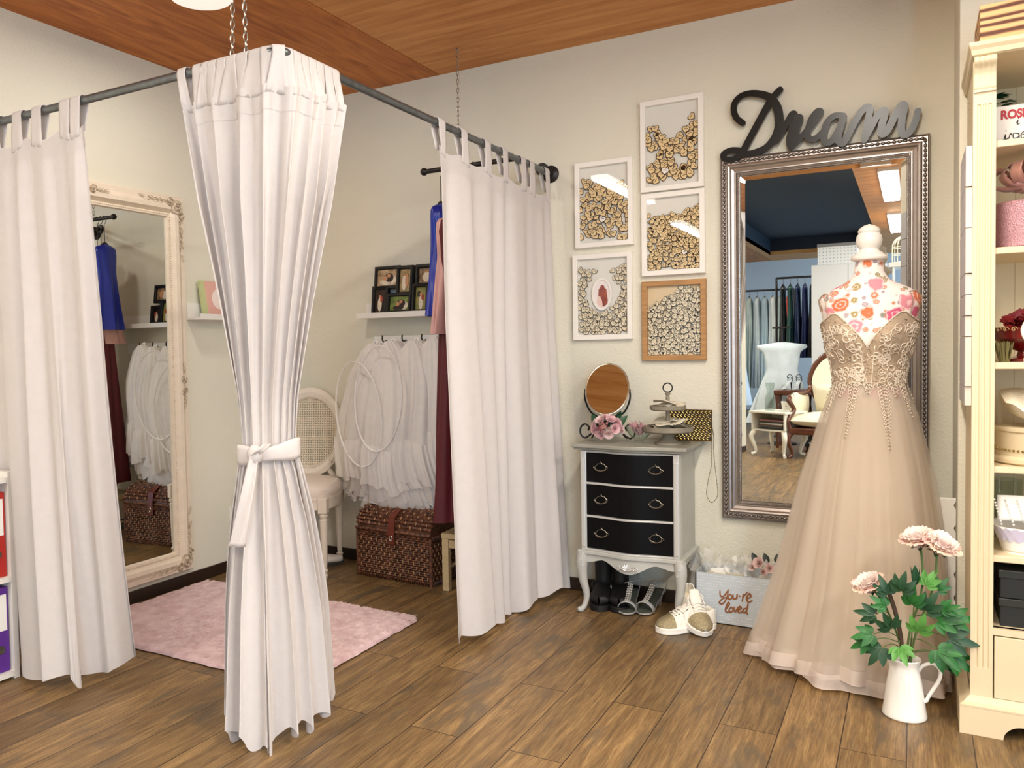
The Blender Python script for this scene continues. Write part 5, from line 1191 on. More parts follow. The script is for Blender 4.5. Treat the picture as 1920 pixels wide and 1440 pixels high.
for i in range(6):
    x = bx0+.02+i*.05; y = by0+.03+.012*i; tl = rnd.uniform(-.2, .25); w = rnd.uniform(.07, .11); h = rnd.uniform(.19, .225)
    o = MB(); o.at((x, y, .006), (tl, rnd.uniform(-.12, .12), rnd.uniform(-.25, .25))).box((0, 0, 0), (w, .004, h)); tag(o.build('paper_envelope', M_wh if i % 2 else M_paper, sm=False), 'cream paper envelope standing in the pale blue box', 'envelope', 'envelopes standing in the pale blue box')
rnd = random.Random(77)
for i, (x, y, a, h) in enumerate([(bx0+.03, -.11, -.35, .07), (bx0+.12, -.11, .1, .06), (bx0+.21, -.12, -.15, .065), (bx0+.29, -.12, .2, .055)]):
    def fn(u, v, i=i): return ((u-.5)*.11+.01*sin(v*9+i), .03*sin(u*7+i)+.012*sin(v*11+u*5), v*(.05+h)+.012*sin(u*19+i)+.006*sin(v*27+u*13))
    o = MB(); o.at((x, y, bh-.045), (a*.4, a, .3*i)).grid(fn, 14, 10); tag(o.build('cellophane_bag', mat('crinkled_film', '#F2F0EA', rough=.25, alpha=.35, spec=.8, bump=.6, bscale=70), fix=False, autos=25), 'crumpled clear cellophane bag sticking out of the pale blue box', 'plastic bag', 'cellophane bags in the pale blue box')
M_dpk = mat('dusty_pink_petal', '#CFAAA4', rough=.75, col2='#E2C6BE', nscale=30, trans=.15)
t = thing('dusty_rose_bunch', 'dusty pink artificial roses lying on top of the pale blue box', 'flowers', (2.72, -.14, bh+.01))
for k, (x, y, z, r) in enumerate([(-.045, -.02, .045, .036), (-.075, .0, .02, .026), (.0, -.03, .03, .032), (.04, -.01, .045, .034), (-.02, -.055, .018, .024)]):
    rose(MB_ := MB(), (x, y, z), (-.4+.3*k, -1, .5), r*.8, 60+k, rings=((0, .10, 5, .72), (1, .26, 5, .8), (2, .45, 6, .85), (3, .7, 7, .9))); MB_.build('rose', M_dpk, t, autos=180, fix=False)
for k in range(3): leafblade(MB_ := MB(), Vector((-.05+.04*k, .0, .04)), Vector((-.5+.2*k, -.1, .8)).normalized(), Vector((0, -1, .2)), .05, .016); MB_.build('leaf', mat('black_green_leaf', '#26302A', rough=.5), t, autos=180, fix=False)
# ---- sneakers
M_snk = mat('white_canvas', '#EDE8DC', rough=.75, bump=.25, bscale=300); M_sole = mat('white_rubber', '#F1EEE6', rough=.45); M_glit = mat('champagne_glitter', '#BFB08A', rough=.35, metal=.45, noise=.45, nscale=260, bump=.9, bscale=300)
M_lin = mat('cream_shoe_lining', '#E4D8BE', rough=.8); M_eye = mat('steel_eyelet', '#8C8C88', rough=.3, metal=1)
def foot_w(f, W=.048):      # half-width along the shoe, heel f=0, toe f=1
    return W*interp(f, [0, .03, .1, .3, .5, .7, .85, .94, .985, 1], [.30, .55, .70, .72, .82, 1, .93, .68, .36, .1])
def foot_c(f, s=1): return s*.010*sin(pi*min(1, f*1.1))*(f)
def shoe_body(o, L, top, z0, n=24, m=30, W=.048, s=1, f0=0, f1=1, g=1.0, amin=None):
    def fn(u, v):
        f = lerp(f0, f1, v); w = foot_w(f, W)*g; a = pi*u; h = top(f)
        return (foot_c(f, s)+w*cos(a)*(1-.12*sin(a)), f*L, z0+h*sin(a)**.75)
    return o.grid(fn, n, m)
def sneaker(label, loc, rot):
    t = thing('sneaker', label, 'shoe', loc, rot=rot, group='pair of white glitter-toe sneakers'); L = .262; n = 24
    for nm, z0, z1, g in (('sole', 0, .026, 1.08), ('sole_stripe', .017, .021, 1.095)):
        out = [(foot_c(f)+foot_w(f, .05)*g, f*L*1.02-.003) for f in [i/n for i in range(n+1)]]+[(foot_c(f)-foot_w(f, .05)*g, f*L*1.02-.003) for f in [i/n for i in range(n, -1, -1)]]
        MB().prism(out, z0, z1).build(nm, M_sole if nm == 'sole' else M_snk, t, bevel=.003 if nm == 'sole' else 0, autos=50)
    top = lambda f: interp(f, [0, .05, .15, .35, .48, .62, .8, .93, 1], [.055, .062, .056, .056, .070, .056, .040, .028, .010])
    # quarters: open collar at the heel half
    def q(u, v, th=0):
        f = v*.56; w = foot_w(f)*(1.0-th*20*.03); s = 1 if u < .5 else -1; k = abs(u-.5)*2
        h = lerp(top(f), .0, k**1.4); lean = w*lerp(.78, 1, k)
        return (foot_c(f)+s*lean, f*L, .024+h)
    o = MB()
    for s in (-1, 1):
        o.grid(lambda u, v: (foot_c(v*.58)+s*foot_w(v*.58)*lerp(1, .74, u**2), max(.004, v*.58*L)+.0*u, .024+u*top(v*.58)), 8, 22)
    o.grid(lambda u, v: (lerp(-1, 1, u)*foot_w(.02)*lerp(1, .74, v**2), .004-.004*cos(pi*(u-.5)), .024+v*top(0)), 8, 8)
    o.build('quarter', M_snk, t, fix=False, solid=.004, autos=180)
    MB().prism([(foot_c(f)+foot_w(f, .046)*.9, f*L) for f in [i/20*.7 for i in range(21)]]+[(foot_c(f)-foot_w(f, .046)*.9, f*L) for f in [i/20*.7 for i in range(20, -1, -1)]], .026, .030).build('insole', M_lin, t)
    shoe_body(MB_ := MB(), L, top, .024, f0=.52, f1=1.0); MB_.build('vamp', M_snk, t, fix=True, autos=180)
    shoe_body(MB_ := MB(), L, lambda f: top(f)*1.03+.001, .0245, f0=.74, f1=1.0, g=1.025); MB_.build('glitter_toe', M_glit, t, fix=True, autos=180)
    def tg(u, v): return (foot_c(.45)+(u-.5)*.05*(1-.2*v), lerp(.58, .40, v)*L, .024+lerp(.060, .098, v)-.02*abs(u-.5)**2)
    MB().grid(tg, 6, 8).build('tongue', M_snk, t, solid=.003, fix=False)
    o = MB(); oe = MB()
    for i in range(5):
        f = .47+.055*i; h = .026+top(f)*.99
        for s in (-1, 1): oe.sphere((foot_c(f)+s*.021, f*L, h-.006), .0032, 8, 5, (1, 1, .5))
        o.tube(smooth([(foot_c(f)-.021, f*L, h-.004), (foot_c(f), f*L+.003, h+.006), (foot_c(f)+.021, f*L+.008, h-.003)], 4), .0030, 6, flat=.6)
    for s in (-1, 1):
        o.tube(smooth([(.005, .47*L, .095), (s*.020, .44*L, .103), (s*.032, .47*L, .090), (s*.016, .49*L, .094), (.004, .48*L, .096)], 5), .0022, 6)
        o.tube(smooth([(.004, .48*L, .097), (s*.016, .53*L, .085), (s*.028, .60*L, .066)], 5), .0022, 6)
    o.build('laces', M_sole, t); oe.build('eyelets', M_eye, t)
    return t
# heel at origin, toe towards local +y
sneaker('white glitter-toe sneaker lying on its side of the pair, toe pointing left', (2.512, -.262, .001), (0, 0, radians(132)))
s2 = sneaker('white glitter-toe sneaker leaning heel-up against the chest leg, toe to viewer', (2.372, -.198, .088), (radians(-19), 0, radians(180+33)))
# ---- silver sandals
M_ss = mat('silver_leather', '#CFCFCC', rough=.3, metal=.35, noise=.1, nscale=50); M_rh = mat('rhinestones', '#E4E2DC', rough=.15, metal=.6); M_fb = mat('dark_footbed', '#4B5048', rough=.5)
def sandal(label, x, y, rz):
    t = thing('silver_sandal', label, 'shoe', (x, y, 0), rz, 'pair of silver heeled sandals under the chest'); L = .215
    zf = lambda f: interp(f, [0, .15, .45, .7, 1], [.060, .060, .032, .010, .008])
    W = lambda f: interp(f, [0, .08, .25, .45, .75, .92, 1], [.016, .026, .028, .026, .040, .032, .008])
    o = MB(); n = 24
    for dz, nm, mm in ((0, 'sole', M_ss), (.006, 'footbed', M_fb)):
        o = MB(); o.add([(s*W(i/n)*(1-dz*8), -i/n*L, zf(i/n)+dz+e) for i in range(n+1) for s, e in ((-1, 0), (1, 0), (1, .006-dz*.6), (-1, .006-dz*.6))], [(i*4+k, i*4+(k+1) % 4, i*4+4+(k+1) % 4, i*4+4+k) for i in range(n) for k in range(4)]+[(0, 1, 2, 3), (n*4+3, n*4+2, n*4+1, n*4)]); o.build(nm, mm, t, autos=35)
    MB().lathe([(.012, 0), (.014, .005), (.014, .02), (.020, .06)], 14, (0, -.022, 0)).build('block_heel', M_ss, t)
    o = MB(); o.grid(lambda u, v: (W(.72)*1.05*cos(pi*u), -L*(.72+.12*v+.06*sin(pi*u)), zf(.75)+.008+.040*sin(pi*u)), 20, 5); o.build('toe_strap', M_ss, t, solid=.003, fix=False, autos=180)
    o = MB().tube(smooth([(0, -L*.80, .052), (0, -L*.62, .062), (0, -L*.46, .088), (0, -L*.36, .112)], 6), .004, 8, flat=.5)
    st = o.build('instep_strap', M_ss, t); ob = MB()
    for i in range(9):
        f = i/8; p = Vector((0, lerp(-L*.80, -L*.38, f), lerp(.056, .108, f**1.3)))
        for s in (-1, 0, 1): ob.sphere(p+Vector((s*.009, -.004, .002*(s == 0))), .0048, 6, 4)
    ob.build('rhinestones', M_rh, st)
    o = MB(); pts = [(.033*sin(q), -L*.17-.045*cos(q)*1.0, .112+.012*sin(q*1)-.004*cos(q)+(.012 if False else 0)) for q in [2*pi*k/36 for k in range(36)]]
    o.tube([(a*1.1, b, c+.012*(-cos(2*pi*k/36))*-1) for k, (a, b, c) in enumerate(pts)], .0042, 8, closed=True, flat=.55); o.build('ankle_strap', M_ss, t)
    for s in (-1, 1): MB().grid(lambda u, v: (s*lerp(.026, .030, v), lerp(-.002, -.045, u)*(1-.3*v), lerp(.062, .108-.03*u, v)), 6, 8).build('heel_counter', M_ss, t, solid=.002, fix=False, autos=180)
    return t
sandal('left silver rhinestone sandal beneath the front of the chest', 2.118, -.075, radians(6))
sandal('right silver rhinestone sandal next to the chest front leg', 2.232, -.045, radians(-8))
# ---- black boots
M_boot = mat('black_suede', '#0C0B0B', rough=.6, noise=.3, nscale=30); M_buck = mat('steel_buckle', '#B8B8B4', rough=.25, metal=1)
def boot(label, x, y, rz, buckle):
    t = thing('black_ankle_boot', label, 'shoe', (x, y, 0), rz, 'pair of black ankle boots under the chest'); L = .25
    o = MB()
    def fn(u, v):
        a = 2*pi*u
        if v < .5:
            f = v*2; r = lerp(.048, .044, f); zc = lerp(.215, .11, f); return (r*.85*cos(a), .0+r*sin(a)*1.1+.0, zc)
        f = (v-.5)*2; y = lerp(-.0, -L*.62, f); w = lerp(.040, .046, min(1, f*1.3))*(1 if f < .85 else sqrt(max(0, 1-((f-.85)/.15)**2))*.9+.1); h = lerp(.11, .04, f**.6)
        c = Vector((w*cos(a), y, .024+h*.5+h*.5*sin(a))); e = Vector((.037*cos(a), .05*sin(a), .11)); return e.lerp(c, min(1, f*2.5))
    o.grid(fn, 28, 30, cu=True); o.sphere((0, .012, .055), .042, 16, 10, (.9, .9, 1.0)); o.build('boot_upper', M_boot, t, fix=True, autos=180)
    n = 16; MB().prism([(foot_w(f, .047), .055-f*L*.92) for f in [i/n for i in range(n+1)]]+[(-foot_w(f, .047), .055-f*L*.92) for f in [i/n for i in range(n, -1, -1)]], 0, .026).build('boot_sole', M_boot, t, bevel=.002)
    if buckle:
        st = MB().tube([(.046*cos(q), -.03+.052*sin(q), .085+.01*sin(q)) for q in [2*pi*k/28 for k in range(28)]], .008, 6, closed=True, flat=.35).build('ankle_band', M_boot, t)
        MB().tube([(.043+.0, -.056+.011*cos(q), .083+.014*sin(q)) for q in [2*pi*k/14 for k in range(14)]], .003, 6, closed=True).build('buckle', M_buck, st)
    return t
boot('left black ankle boot under the left side of chest', 1.985, -.115, radians(10), True)
boot('right black ankle boot with small buckle under the chest', 2.062, -.10, radians(14), True)
# ---- jug with peonies
M_enam = mat('white_enamel', '#F3F0E8', rough=.18, coat=.6, spec=.6)
jx, jy = 3.214, -.845
t = thing('enamel_jug', 'white enamel jug holding artificial peonies in front of the cabinet', 'jug', (jx, jy, 0))
JP = [(.001, .0), (.060, 0), (.0635, .004), (.0635, .010), (.060, .03), (.049, .115), (.042, .152), (.041, .166), (.045, .180), (.047, .186), (.0455, .188), (.040, .180), (.037, .166), (.038, .15), (.045, .11), (.055, .02), (.001, .008)]
o = MB()
def jl(u, v):
    i = v*(len(JP)-1); k = min(int(i), len(JP)-2); r, z = lerp(JP[k][0], JP[k+1][0], i-k), lerp(JP[k][1], JP[k+1][1], i-k); a = 2*pi*u
    sp = .012*max(0, (z-.150)/.036)*exp(-((abs(((a-pi*1.0+pi) % (2*pi))-pi))/.35)**2)
    return ((r+sp)*cos(a), (r+sp)*sin(a), z)
o.grid(jl, 48, (len(JP)-1)*2, cu=True); o.build('jug_body', M_enam, t, autos=60)
MB().tube(smooth([(.038, 0, .150), (.052, -.002, .172), (.078, -.003, .182), (.096, -.003, .165), (.094, -.003, .135), (.078, -.002, .100), (.066, 0, .075), (.060, 0, .060), (.050, 0, .055)], 6), .0095, 10, flat=.6).build('handle', M_enam, t)
M_peo = mat('peony_petal', '#F6E4DE', rough=.75, trans=.25, col2='#F9F1E8', nscale=26); M_peo2 = mat('peony_outer_petal', '#EDC2B8', rough=.75, trans=.25, col2='#F5E2C8', nscale=22)
M_bark = mat('brown_bark', '#4A3628', rough=.8, noise=.3, nscale=40); M_lleaf = mat('light_green_leaf', '#5FA04A', rough=.45, noise=.25, nscale=20, trans=.15)
def compound_leaf(t, base, d, n, size, m, seed):
    """a lobed peony leaf: five pointed leaflets from one stalk"""
    rnd = random.Random(seed); d = Vector(d).normalized(); n = Vector(n).normalized(); s = d.cross(n).normalized(); n = s.cross(d).normalized(); o = MB()
    for a, l in ((0, 1), (.62, .8), (-.62, .8), (1.2, .55), (-1.2, .55)):
        dd = (d*cos(a)+s*sin(a)).normalized(); leafblade(o, base+dd*size*.05, dd, n, size*l, size*.20, fold=rnd.uniform(.1, .3), droop=rnd.uniform(.1, .45), nv=8)
    return o.build('leaf', m, t, fix=False, autos=180)
def peony(label, root, head, up, r, seed, leaves, mids):
    t = thing('artificial_peony', label, 'flower', root); root = Vector(root); hd = Vector(head)-root; up = Vector(up).normalized()
    P = smooth([Vector((0, 0, 0))]+[Vector(q)-root for q in mids]+[hd-up*r*.45], 7); st = MB().tube(P, .0032, 8).build('stem', M_stem, t)
    rose(MB_ := MB(), hd, up, r, seed, rings=((0, .10, 6, .8), (1, .24, 7, .9), (2, .36, 8, .95), (2.5, .5, 9, 1.0)), ruf=.05); MB_.build('inner_petals', M_peo, t, fix=False, autos=180)
    o = MB(); e = up.orthogonal().normalized(); rnd = random.Random(seed)
    for k, (n_, cup, ln) in enumerate(((8, .66, .95), (8, .92, .95))):
        for i in range(n_): petal(o, hd-up*(r*.45), up, Matrix.Rotation(2*pi*i/n_+k*.4, 3, up) @ e, r*ln*rnd.uniform(.95, 1.1), r*.52, cup, .30, ruf=.05, ph=i)
    o.build('outer_petals', M_peo2, t, fix=False, autos=180)
    o = MB()
    for i in range(5): leafblade(o, hd-up*r*.5, ((Matrix.Rotation(i*1.26, 3, up) @ e)+up*.3).normalized(), up, r*.5, r*.14)
    o.build('sepals', M_dleaf, t, fix=False, autos=180)
    rnd = random.Random(seed+5)
    for (q, d, sz, light) in leaves:
        b = Vector(q)-root; near = min(P, key=lambda p: (p-b).length+abs(p.z-b.z)*.3 + (.02 if p.z > b.z else 0)); MB().tube(smooth([near, near.lerp(b, .5)+Vector((0, 0, .012)), b], 4), .0016, 5).build('leaf_stalk', M_stem, t)
        compound_leaf(t, b, d, (rnd.uniform(-.3, .3), -1, rnd.uniform(.2, .7)), sz, M_lleaf if light else (M_leaf if rnd.random() < .65 else M_dleaf), rnd.randint(0, 999))
    return t
R0 = (jx, jy, .10)
pleft = [((3.165, -.90, .36), (-.5, -.2, .4), .055, 0), ((3.135, -.90, .33), (-1, -.2, .1), .06, 0), ((3.13, -.91, .27), (-1, -.3, -.2), .065, 0), ((3.155, -.92, .235), (-.6, -.4, -.8), .07, 0), ((3.115, -.91, .245), (-.9, -.1, -.5), .06, 0),
         ((3.18, -.93, .30), (-.2, -.5, .6), .07, 0), ((3.205, -.93, .42), (.1, -.3, .9), .065, 0), ((3.20, -.94, .25), (.2, -.6, -.3), .065, 1), ((3.17, -.9, .40), (-.3, -.2, .8), .06, 0)]
pright = [((3.27, -.90, .36), (.3, -.2, .8), .07, 0), ((3.30, -.88, .33), (.9, -.2, .2), .075, 0), ((3.33, -.88, .28), (1, -.1, -.1), .08, 0), ((3.30, -.91, .25), (.7, -.4, -.5), .08, 0), ((3.335, -.87, .34), (.9, -.1, .1), .07, 0), ((3.335, -.86, .22), (.8, -.1, -.5), .075, 0),
          ((3.25, -.93, .30), (.2, -.4, .7), .07, 1), ((3.235, -.92, .38), (.0, -.3, .9), .065, 0), ((3.27, -.86, .43), (.4, .0, .8), .06, 1), ((3.31, -.85, .22), (.9, .1, -.4), .08, 0)]
peony('pale pink artificial peony leaning left in the white jug', R0, (3.115, -.86, .418), (-.45, -.35, .8), .058, 3, pleft, [(3.205, -.855, .22), (3.165, -.86, .34)])
peony('pale pink double peony bloom standing tallest in the jug', (jx+.008, jy+.006, .10), (3.250, -.84, .575), (-.25, -.3, .9), .062, 9, pright, [(3.225, -.845, .25), (3.262, -.84, .42)])
peony('second pale pink peony bloom beside cabinet, right of the tallest one', (jx+.014, jy-.004, .10), (3.312, -.855, .562), (.35, -.35, .8), .062, 14, [((3.30, -.86, .42), (.5, 0, .7), .05, 0), ((3.315, -.89, .37), (.6, -.2, .3), .05, 0)], [(3.24, -.85, .25), (3.29, -.852, .42)])
t = thing('peony_bud_stem', 'green peony bud on a dark stem in the white jug', 'flower', (jx+.004, jy+.012, .10))
MB().tube(smooth([(0, 0, 0), (.015, -.01, .15), (.025, -.02, .33)], 6), .0022, 6).build('stem', M_stem, t)
for k in range(4): leafblade(MB_ := MB(), Vector((.025, -.02, .325)), Vector((.25*cos(k*1.6), .25*sin(k*1.6), 1)).normalized(), Vector((cos(k*1.6), sin(k*1.6), 0)), .065, .012, fold=.3, droop=.05); MB_.build('bud_leaf', M_dleaf, t, fix=False)
tag(MB().tube(smooth([(jx, jy-.012, .06), (jx-.008, jy-.03, .24), (jx-.025, jy-.035, .34), (jx-.050, jy-.04, .422)], 5), .0065, 9).build('bark_stick', M_bark), 'rough brown stick standing in the white jug among leaves', 'stick')
# white scalloped stand in the corner behind the flowers
t = thing('scalloped_stand', 'white scalloped wooden stand in the corner behind the jug', 'stand', (3.335, -.30, 0))
pts = [(0, 0)]; 
def scal(z): return .028+.014*abs(sin(pi*z/.085))
out = [(-.045, 0)]+[(-.045, .62)]+[(scal(z), z) for z in [.62-i*.012 for i in range(52)]]
MB().prism(out, -.012, .012, 'y').build('scalloped_board', M_wpaint, t, sm=False, bevel=.002)
MB().box((-.055, -.04, 0), (.02, .04, .02)).build('foot', M_wpaint, t, sm=False)
# ================================================================ CREAM CABINET AT THE RIGHT
M_cab = mat('cream_cabinet_paint', '#DCCBA8', rough=.45, noise=.03, nscale=6); M_cabin = mat('cream_cabinet_inside', '#D9C9A4', rough=.6)
X0, X1, Y0, Y1 = 3.388, 4.55, -.87, -.452
t = thing('display_cabinet', 'tall cream open cabinet with fluted posts at the right edge', 'cabinet', (X0, Y0, 0))
for xa in (X0+.004, X1-.024): MB().box((xa, Y0+.02, .085), (xa+.02, Y1, 2.03)).build('side_panel', M_cab, t, world=True, sm=False)
o = MB().box((X0+.02, Y1-.012, .1), (X1-.02, Y1, 2.03))
for i in range(12): o.box((X0+.05+i*.09, Y1-.0135, .1), (X0+.134+i*.09, Y1-.011, 2.03))
o.build('back_panel', M_cabin, t, world=True, sm=False)
# fluted corner posts with corbels
for px0, px1 in ((X0, X0+.057), (X1-.057, X1)):
    w = px1-px0; prof = []
    n = 48
    for i in range(n+1):
        x = lerp(px0, px1, i/n); y = Y0; 
        for g in (.26, .5, .74):
            q = abs((x-px0)/w-g)/.075
            if q < 1: y += .0035*sqrt(1-q*q)
        prof.append((x, y))
    o = MB(); o.prism(prof+[(px1, Y0+.03), (px0, Y0+.03)], .20, 1.895).box((px0, Y0, .1), (px1, Y0+.03, .2)).box((px0, Y0, 1.895), (px1, Y0+.03, 2.03)); o.build('fluted_post', M_cab, t, world=True, sm=False)
    o = MB()
    def cb(u, v):
        x = lerp(px0+.001, px1-.001, u); r = .0035*abs(sin(pi*u*4)); q = interp(v, [0, .08, .2, .5, .7, .8, .9, 1], [.0, .010, .009, .010, .020, .036, .038, .028]); z = lerp(1.932, 2.028, v)
        return (x, Y0-q-r*(.4+v), z)
    o.grid(cb, 24, 16).box((px0+.001, Y0-.008, 1.93), (px1-.001, Y0, 2.028)); o.build('corbel', M_cab, t, world=True, autos=60)
# crown
o = MB(); cr = [(0, 2.03), (.012, 2.034), (.020, 2.050), (.026, 2.058), (.026, 2.066), (.0, 2.066)]
for (q0, z0), (q1, z1) in zip(cr[:-2], cr[1:-1]): pass
cxs, cxe = X0, X1
for a in range(1):
    def loop(q, z): return [(cxs-q*.55, Y1, z), (cxs-q*.55, Y0-.028-q, z), (cxe+q, Y0-.028-q, z), (cxe+q, Y1, z)]
    L_ = [loop(q, z) for q, z in ((.0, 2.028), (.010, 2.032), (.014, 2.045), (.022, 2.055), (.024, 2.066))]
    vs = [p for l in L_ for p in l]; n = len(L_)
    o.add(vs, [(i*4+k, i*4+(k+1) % 4, i*4+4+(k+1) % 4, i*4+4+k) for i in range(n-1) for k in range(4)]+[(0, 1, 2, 3), tuple((n-1)*4+k for k in range(4))])
o.build('crown', M_cab, t, world=True, sm=False)
SH = [1.785, 1.470, 1.127, .815, .545, .325]
for z in SH: MB().box((X0+.02, Y0+.012, z-.020), (X1-.02, Y1-.012, z)).build('shelf', M_cab, t, world=True, sm=False, bevel=.003)
# drawer front and plinth with curved feet
MB().box((X0+.057, Y0+.002, .305), (X1-.057, Y0+.03, .325)).box((X0+.057, Y0+.002, .098), (X1-.057, Y0+.03, .108)).build('drawer_rail', M_cab, t, world=True, sm=False)
MB().box((X0+.0, Y0+.05, .09), (X1, Y1-.02, .10)).build('bottom_board', M_cab, t, world=True, sm=False)
for k, (a, b) in enumerate(((X0+.0605, X0+.56), (X0+.566, X1-.0605))):
    d = MB().box((a, Y0+.001, .1115), (b, Y0+.02, .301)).build('drawer', M_cab, t, world=True, sm=False, bevel=.002)
    kn = MB(); kn.T = Matrix.Translation(((a+b)/2, Y0, .206)) @ Matrix.Rotation(pi/2, 4, 'X'); kn.lathe([(.006, 0), (.006, .012), (.016, .018), (.017, .024), (.008, .03), (.001, .031)], 20).build('knob', M_cab, d, world=False).location = -t.location
arc = lambda xa, xb, xc: [(xa, 0), (xb, 0)]+[(xb+.055*(1-cos(q)), .055*sin(q)*.9) for q in [pi/2*i/8 for i in range(1, 9)]]
out = [(X0-.028, .085), (X0-.028, 0), (X0+.082, 0)]+[(X0+.082+.05*(1-cos(q)), .046*sin(q)) for q in [pi/2*i/8 for i in range(1, 9)]]+[(X1-.13-.05*cos(q)+.0, .046*sin(q)) for q in [pi/2*(8-i)/8 for i in range(0, 8)]][::1]
out = out+[(X1-.08, 0), (X1+.028, 0), (X1+.028, .085)]
MB().prism(out, Y0-.030, Y0-.012, 'y').box((X0-.028, Y0-.02, 0), (X0-.010, Y1, .085)).box((X1+.01, Y0-.02, 0), (X1+.028, Y1, .085)).build('plinth', M_cab, t, world=True, sm=False, bevel=.002)
o = MB()
vs = []
for q, z in ((.030, .084), (.030, .090), (.018, .096), (.006, .108), (0, .112)): vs += [(X0-q*.93, Y1, z), (X0-q*.93, Y0-q, z), (X1+q, Y0-q, z), (X1+q, Y1, z)]
o.add(vs, [(i*4+k, i*4+(k+1) % 4, i*4+4+(k+1) % 4, i*4+4+k) for i in range(4) for k in range(3)]); o.build('plinth_moulding', M_cab, t, world=True, sm=False)
# ---- on top: box with charred grain
def burnt():
    m = mat('charred_softwood', '#B98452', rough=.6); nt = m.node_tree; N = nt.nodes; L = nt.links; b = N['Principled BSDF']; tc = N.new('ShaderNodeTexCoord')
    mp = N.new('ShaderNodeMapping'); mp.inputs['Scale'].default_value = (1.5, 3, 9); L.new(tc.outputs['Object'], mp.inputs[0])
    w_ = N.new('ShaderNodeTexWave'); w_.bands_direction = 'Z'; w_.inputs['Scale'].default_value = 1.6; w_.inputs['Distortion'].default_value = 9; w_.inputs['Detail'].default_value = 3; w_.inputs['Detail Scale'].default_value = .7; L.new(mp.outputs[0], w_.inputs[0])
    r = N.new('ShaderNodeValToRGB'); r.color_ramp.elements[0].position = .15; r.color_ramp.elements[0].color = srgb('#5A2F16'); r.color_ramp.elements[1].position = .75; r.color_ramp.elements[1].color = srgb('#E0B078'); L.new(w_.outputs[0], r.inputs[0]); L.new(r.outputs[0], b.inputs['Base Color']); return m
tag(MB().box((X0+.018, Y0+.045, 2.0665), (X0+.45, Y0+.30, 2.20)).build('wooden_box', burnt(), sm=False, bevel=.002), 'wooden box with dark burnt grain on top of the cream cabinet', 'box')
def text(body, size, loc, m, parent, name, off=.0, sx=1, ext=.0006):
    c = bpy.data.curves.new(name, 'FONT'); c.body = body; c.size = size; c.offset = off; c.extrude = ext
    ob = bpy.data.objects.new('tmp', c); C.objects.link(ob); bpy.context.view_layer.update(); dg = bpy.context.evaluated_depsgraph_get()
    me = bpy.data.meshes.new_from_object(ob.evaluated_get(dg)); bpy.data.objects.remove(ob); me.materials.clear(); me.materials.append(m)
    o = bpy.data.objects.new(name, me); C.objects.link(o); o.parent = parent; o.location = loc; o.rotation_euler = (pi/2, 0, 0); o.scale = (sx, 1, 1); return o
M_red = mat('red_lettering', '#B0202A', rough=.5); M_ink = mat('black_ink', '#1A1716', rough=.6)
t = thing('lettered_tin', 'white box with red ROSECC lettering on the top shelf', 'box', (3.46, -.74, 1.7855))
MB().box((-.02, 0, 0), (.30, .12, .125)).build('box_body', mat('white_print_board', '#E9E4DC', rough=.6), t, sm=False, bevel=.002)
text('ROSECC', .036, (.005, -.0012, .085), M_red, t, 'red_lettering', .0014, .80)
sc_ = [[(.045, .058), (.049, .064), (.047, .052), (.053, .055)], [(.014, .010), (.018, .026), (.018, .010), (.024, .014)], [(.026, .012), (.030, .026), (.034, .022)], [(.050, .024), (.038, .026), (.038, .012), (.050, .014), (.051, .025), (.051, .0), (.040, -.002)], [(.056, .018), (.066, .022), (.064, .028), (.057, .022), (.058, .010), (.068, .012)], [(.070, .024), (.072, .010), (.074, .022), (.080, .024), (.081, .010)], [(.094, .024), (.084, .024), (.084, .010), (.094, .012), (.096, .042), (.096, .010)]]
o = MB()
for i, s_ in enumerate(sc_): ribbon(o, [(a*1.0, b+.012) for a, b in s_], lambda f: .0022, -.0016-.0001*i, -.0001)
for d_ in ((.050, .082), (.019, .049)): o.prism([(d_[0]+.0016*cos(q), d_[1]+.0016*sin(q)) for q in [k*.785 for k in range(8)]], -.0016, -.0001, 'y')
o.build('script_lettering', M_ink, t, sm=False)
t = thing('potted_plant', 'small dark green plant on the top shelf behind the lettered box', 'plant', (3.455, -.60, 1.786))
MB().lathe([(.001, 0), (.028, 0), (.036, .06), (.036, .07), (.03, .07), (.028, .05), (.001, .05)], 20).build('pot', M_wh, t)
for k in range(12):
    a = k*2.4; compound_leaf(t, Vector((.02*cos(a), .02*sin(a), .12+.006*k)), (cos(a), sin(a)-.3, .35), (0, -.3, 1), .055, M_dleaf, k)
MB().tube([(0, 0, .05), (0, 0, .17)], .003, 6).build('stem', M_stem, t)
M_rib = mat('copper_pink_satin', '#C08A78', rough=.3, sheen=.5, noise=.2, nscale=12)
t = thing('satin_bow', 'large copper pink satin ribbon bow on the glitter box', 'bow', (3.535, -.72, 1.612))
rnd = random.Random(3)
for k in range(9):
    a = k*.7; L_ = .075+.02*sin(k*2); zc = .045+.010*k*.8
    P = smooth([(0, 0, zc*.6), (L_*cos(a)*.7, L_*sin(a)*.7-.01, zc+.028), (L_*cos(a)*1.1, L_*sin(a)*1.1, zc), (L_*cos(a)*.7, L_*sin(a)*.7, zc-.028), (0, 0, zc*.6)], 6); sd = Vector((-sin(a), cos(a), .3)).normalized()*.017
    MB().grid(lambda u, v: P[int(round(v*(len(P)-1)))]+sd*(2*u-1)+Vector((0, 0, .004*sin(u*7))), 4, len(P)-1).build('ribbon_loop', M_rib, t, fix=False, autos=180, solid=.001)
MB().sphere((0, -.01, .07), .020, 12, 8).build('knot', M_rib, t)
M_pgl = mat('pink_glitter', '#D3A0A8', rough=.35, metal=.25, noise=.35, nscale=300, bump=1, bscale=260)
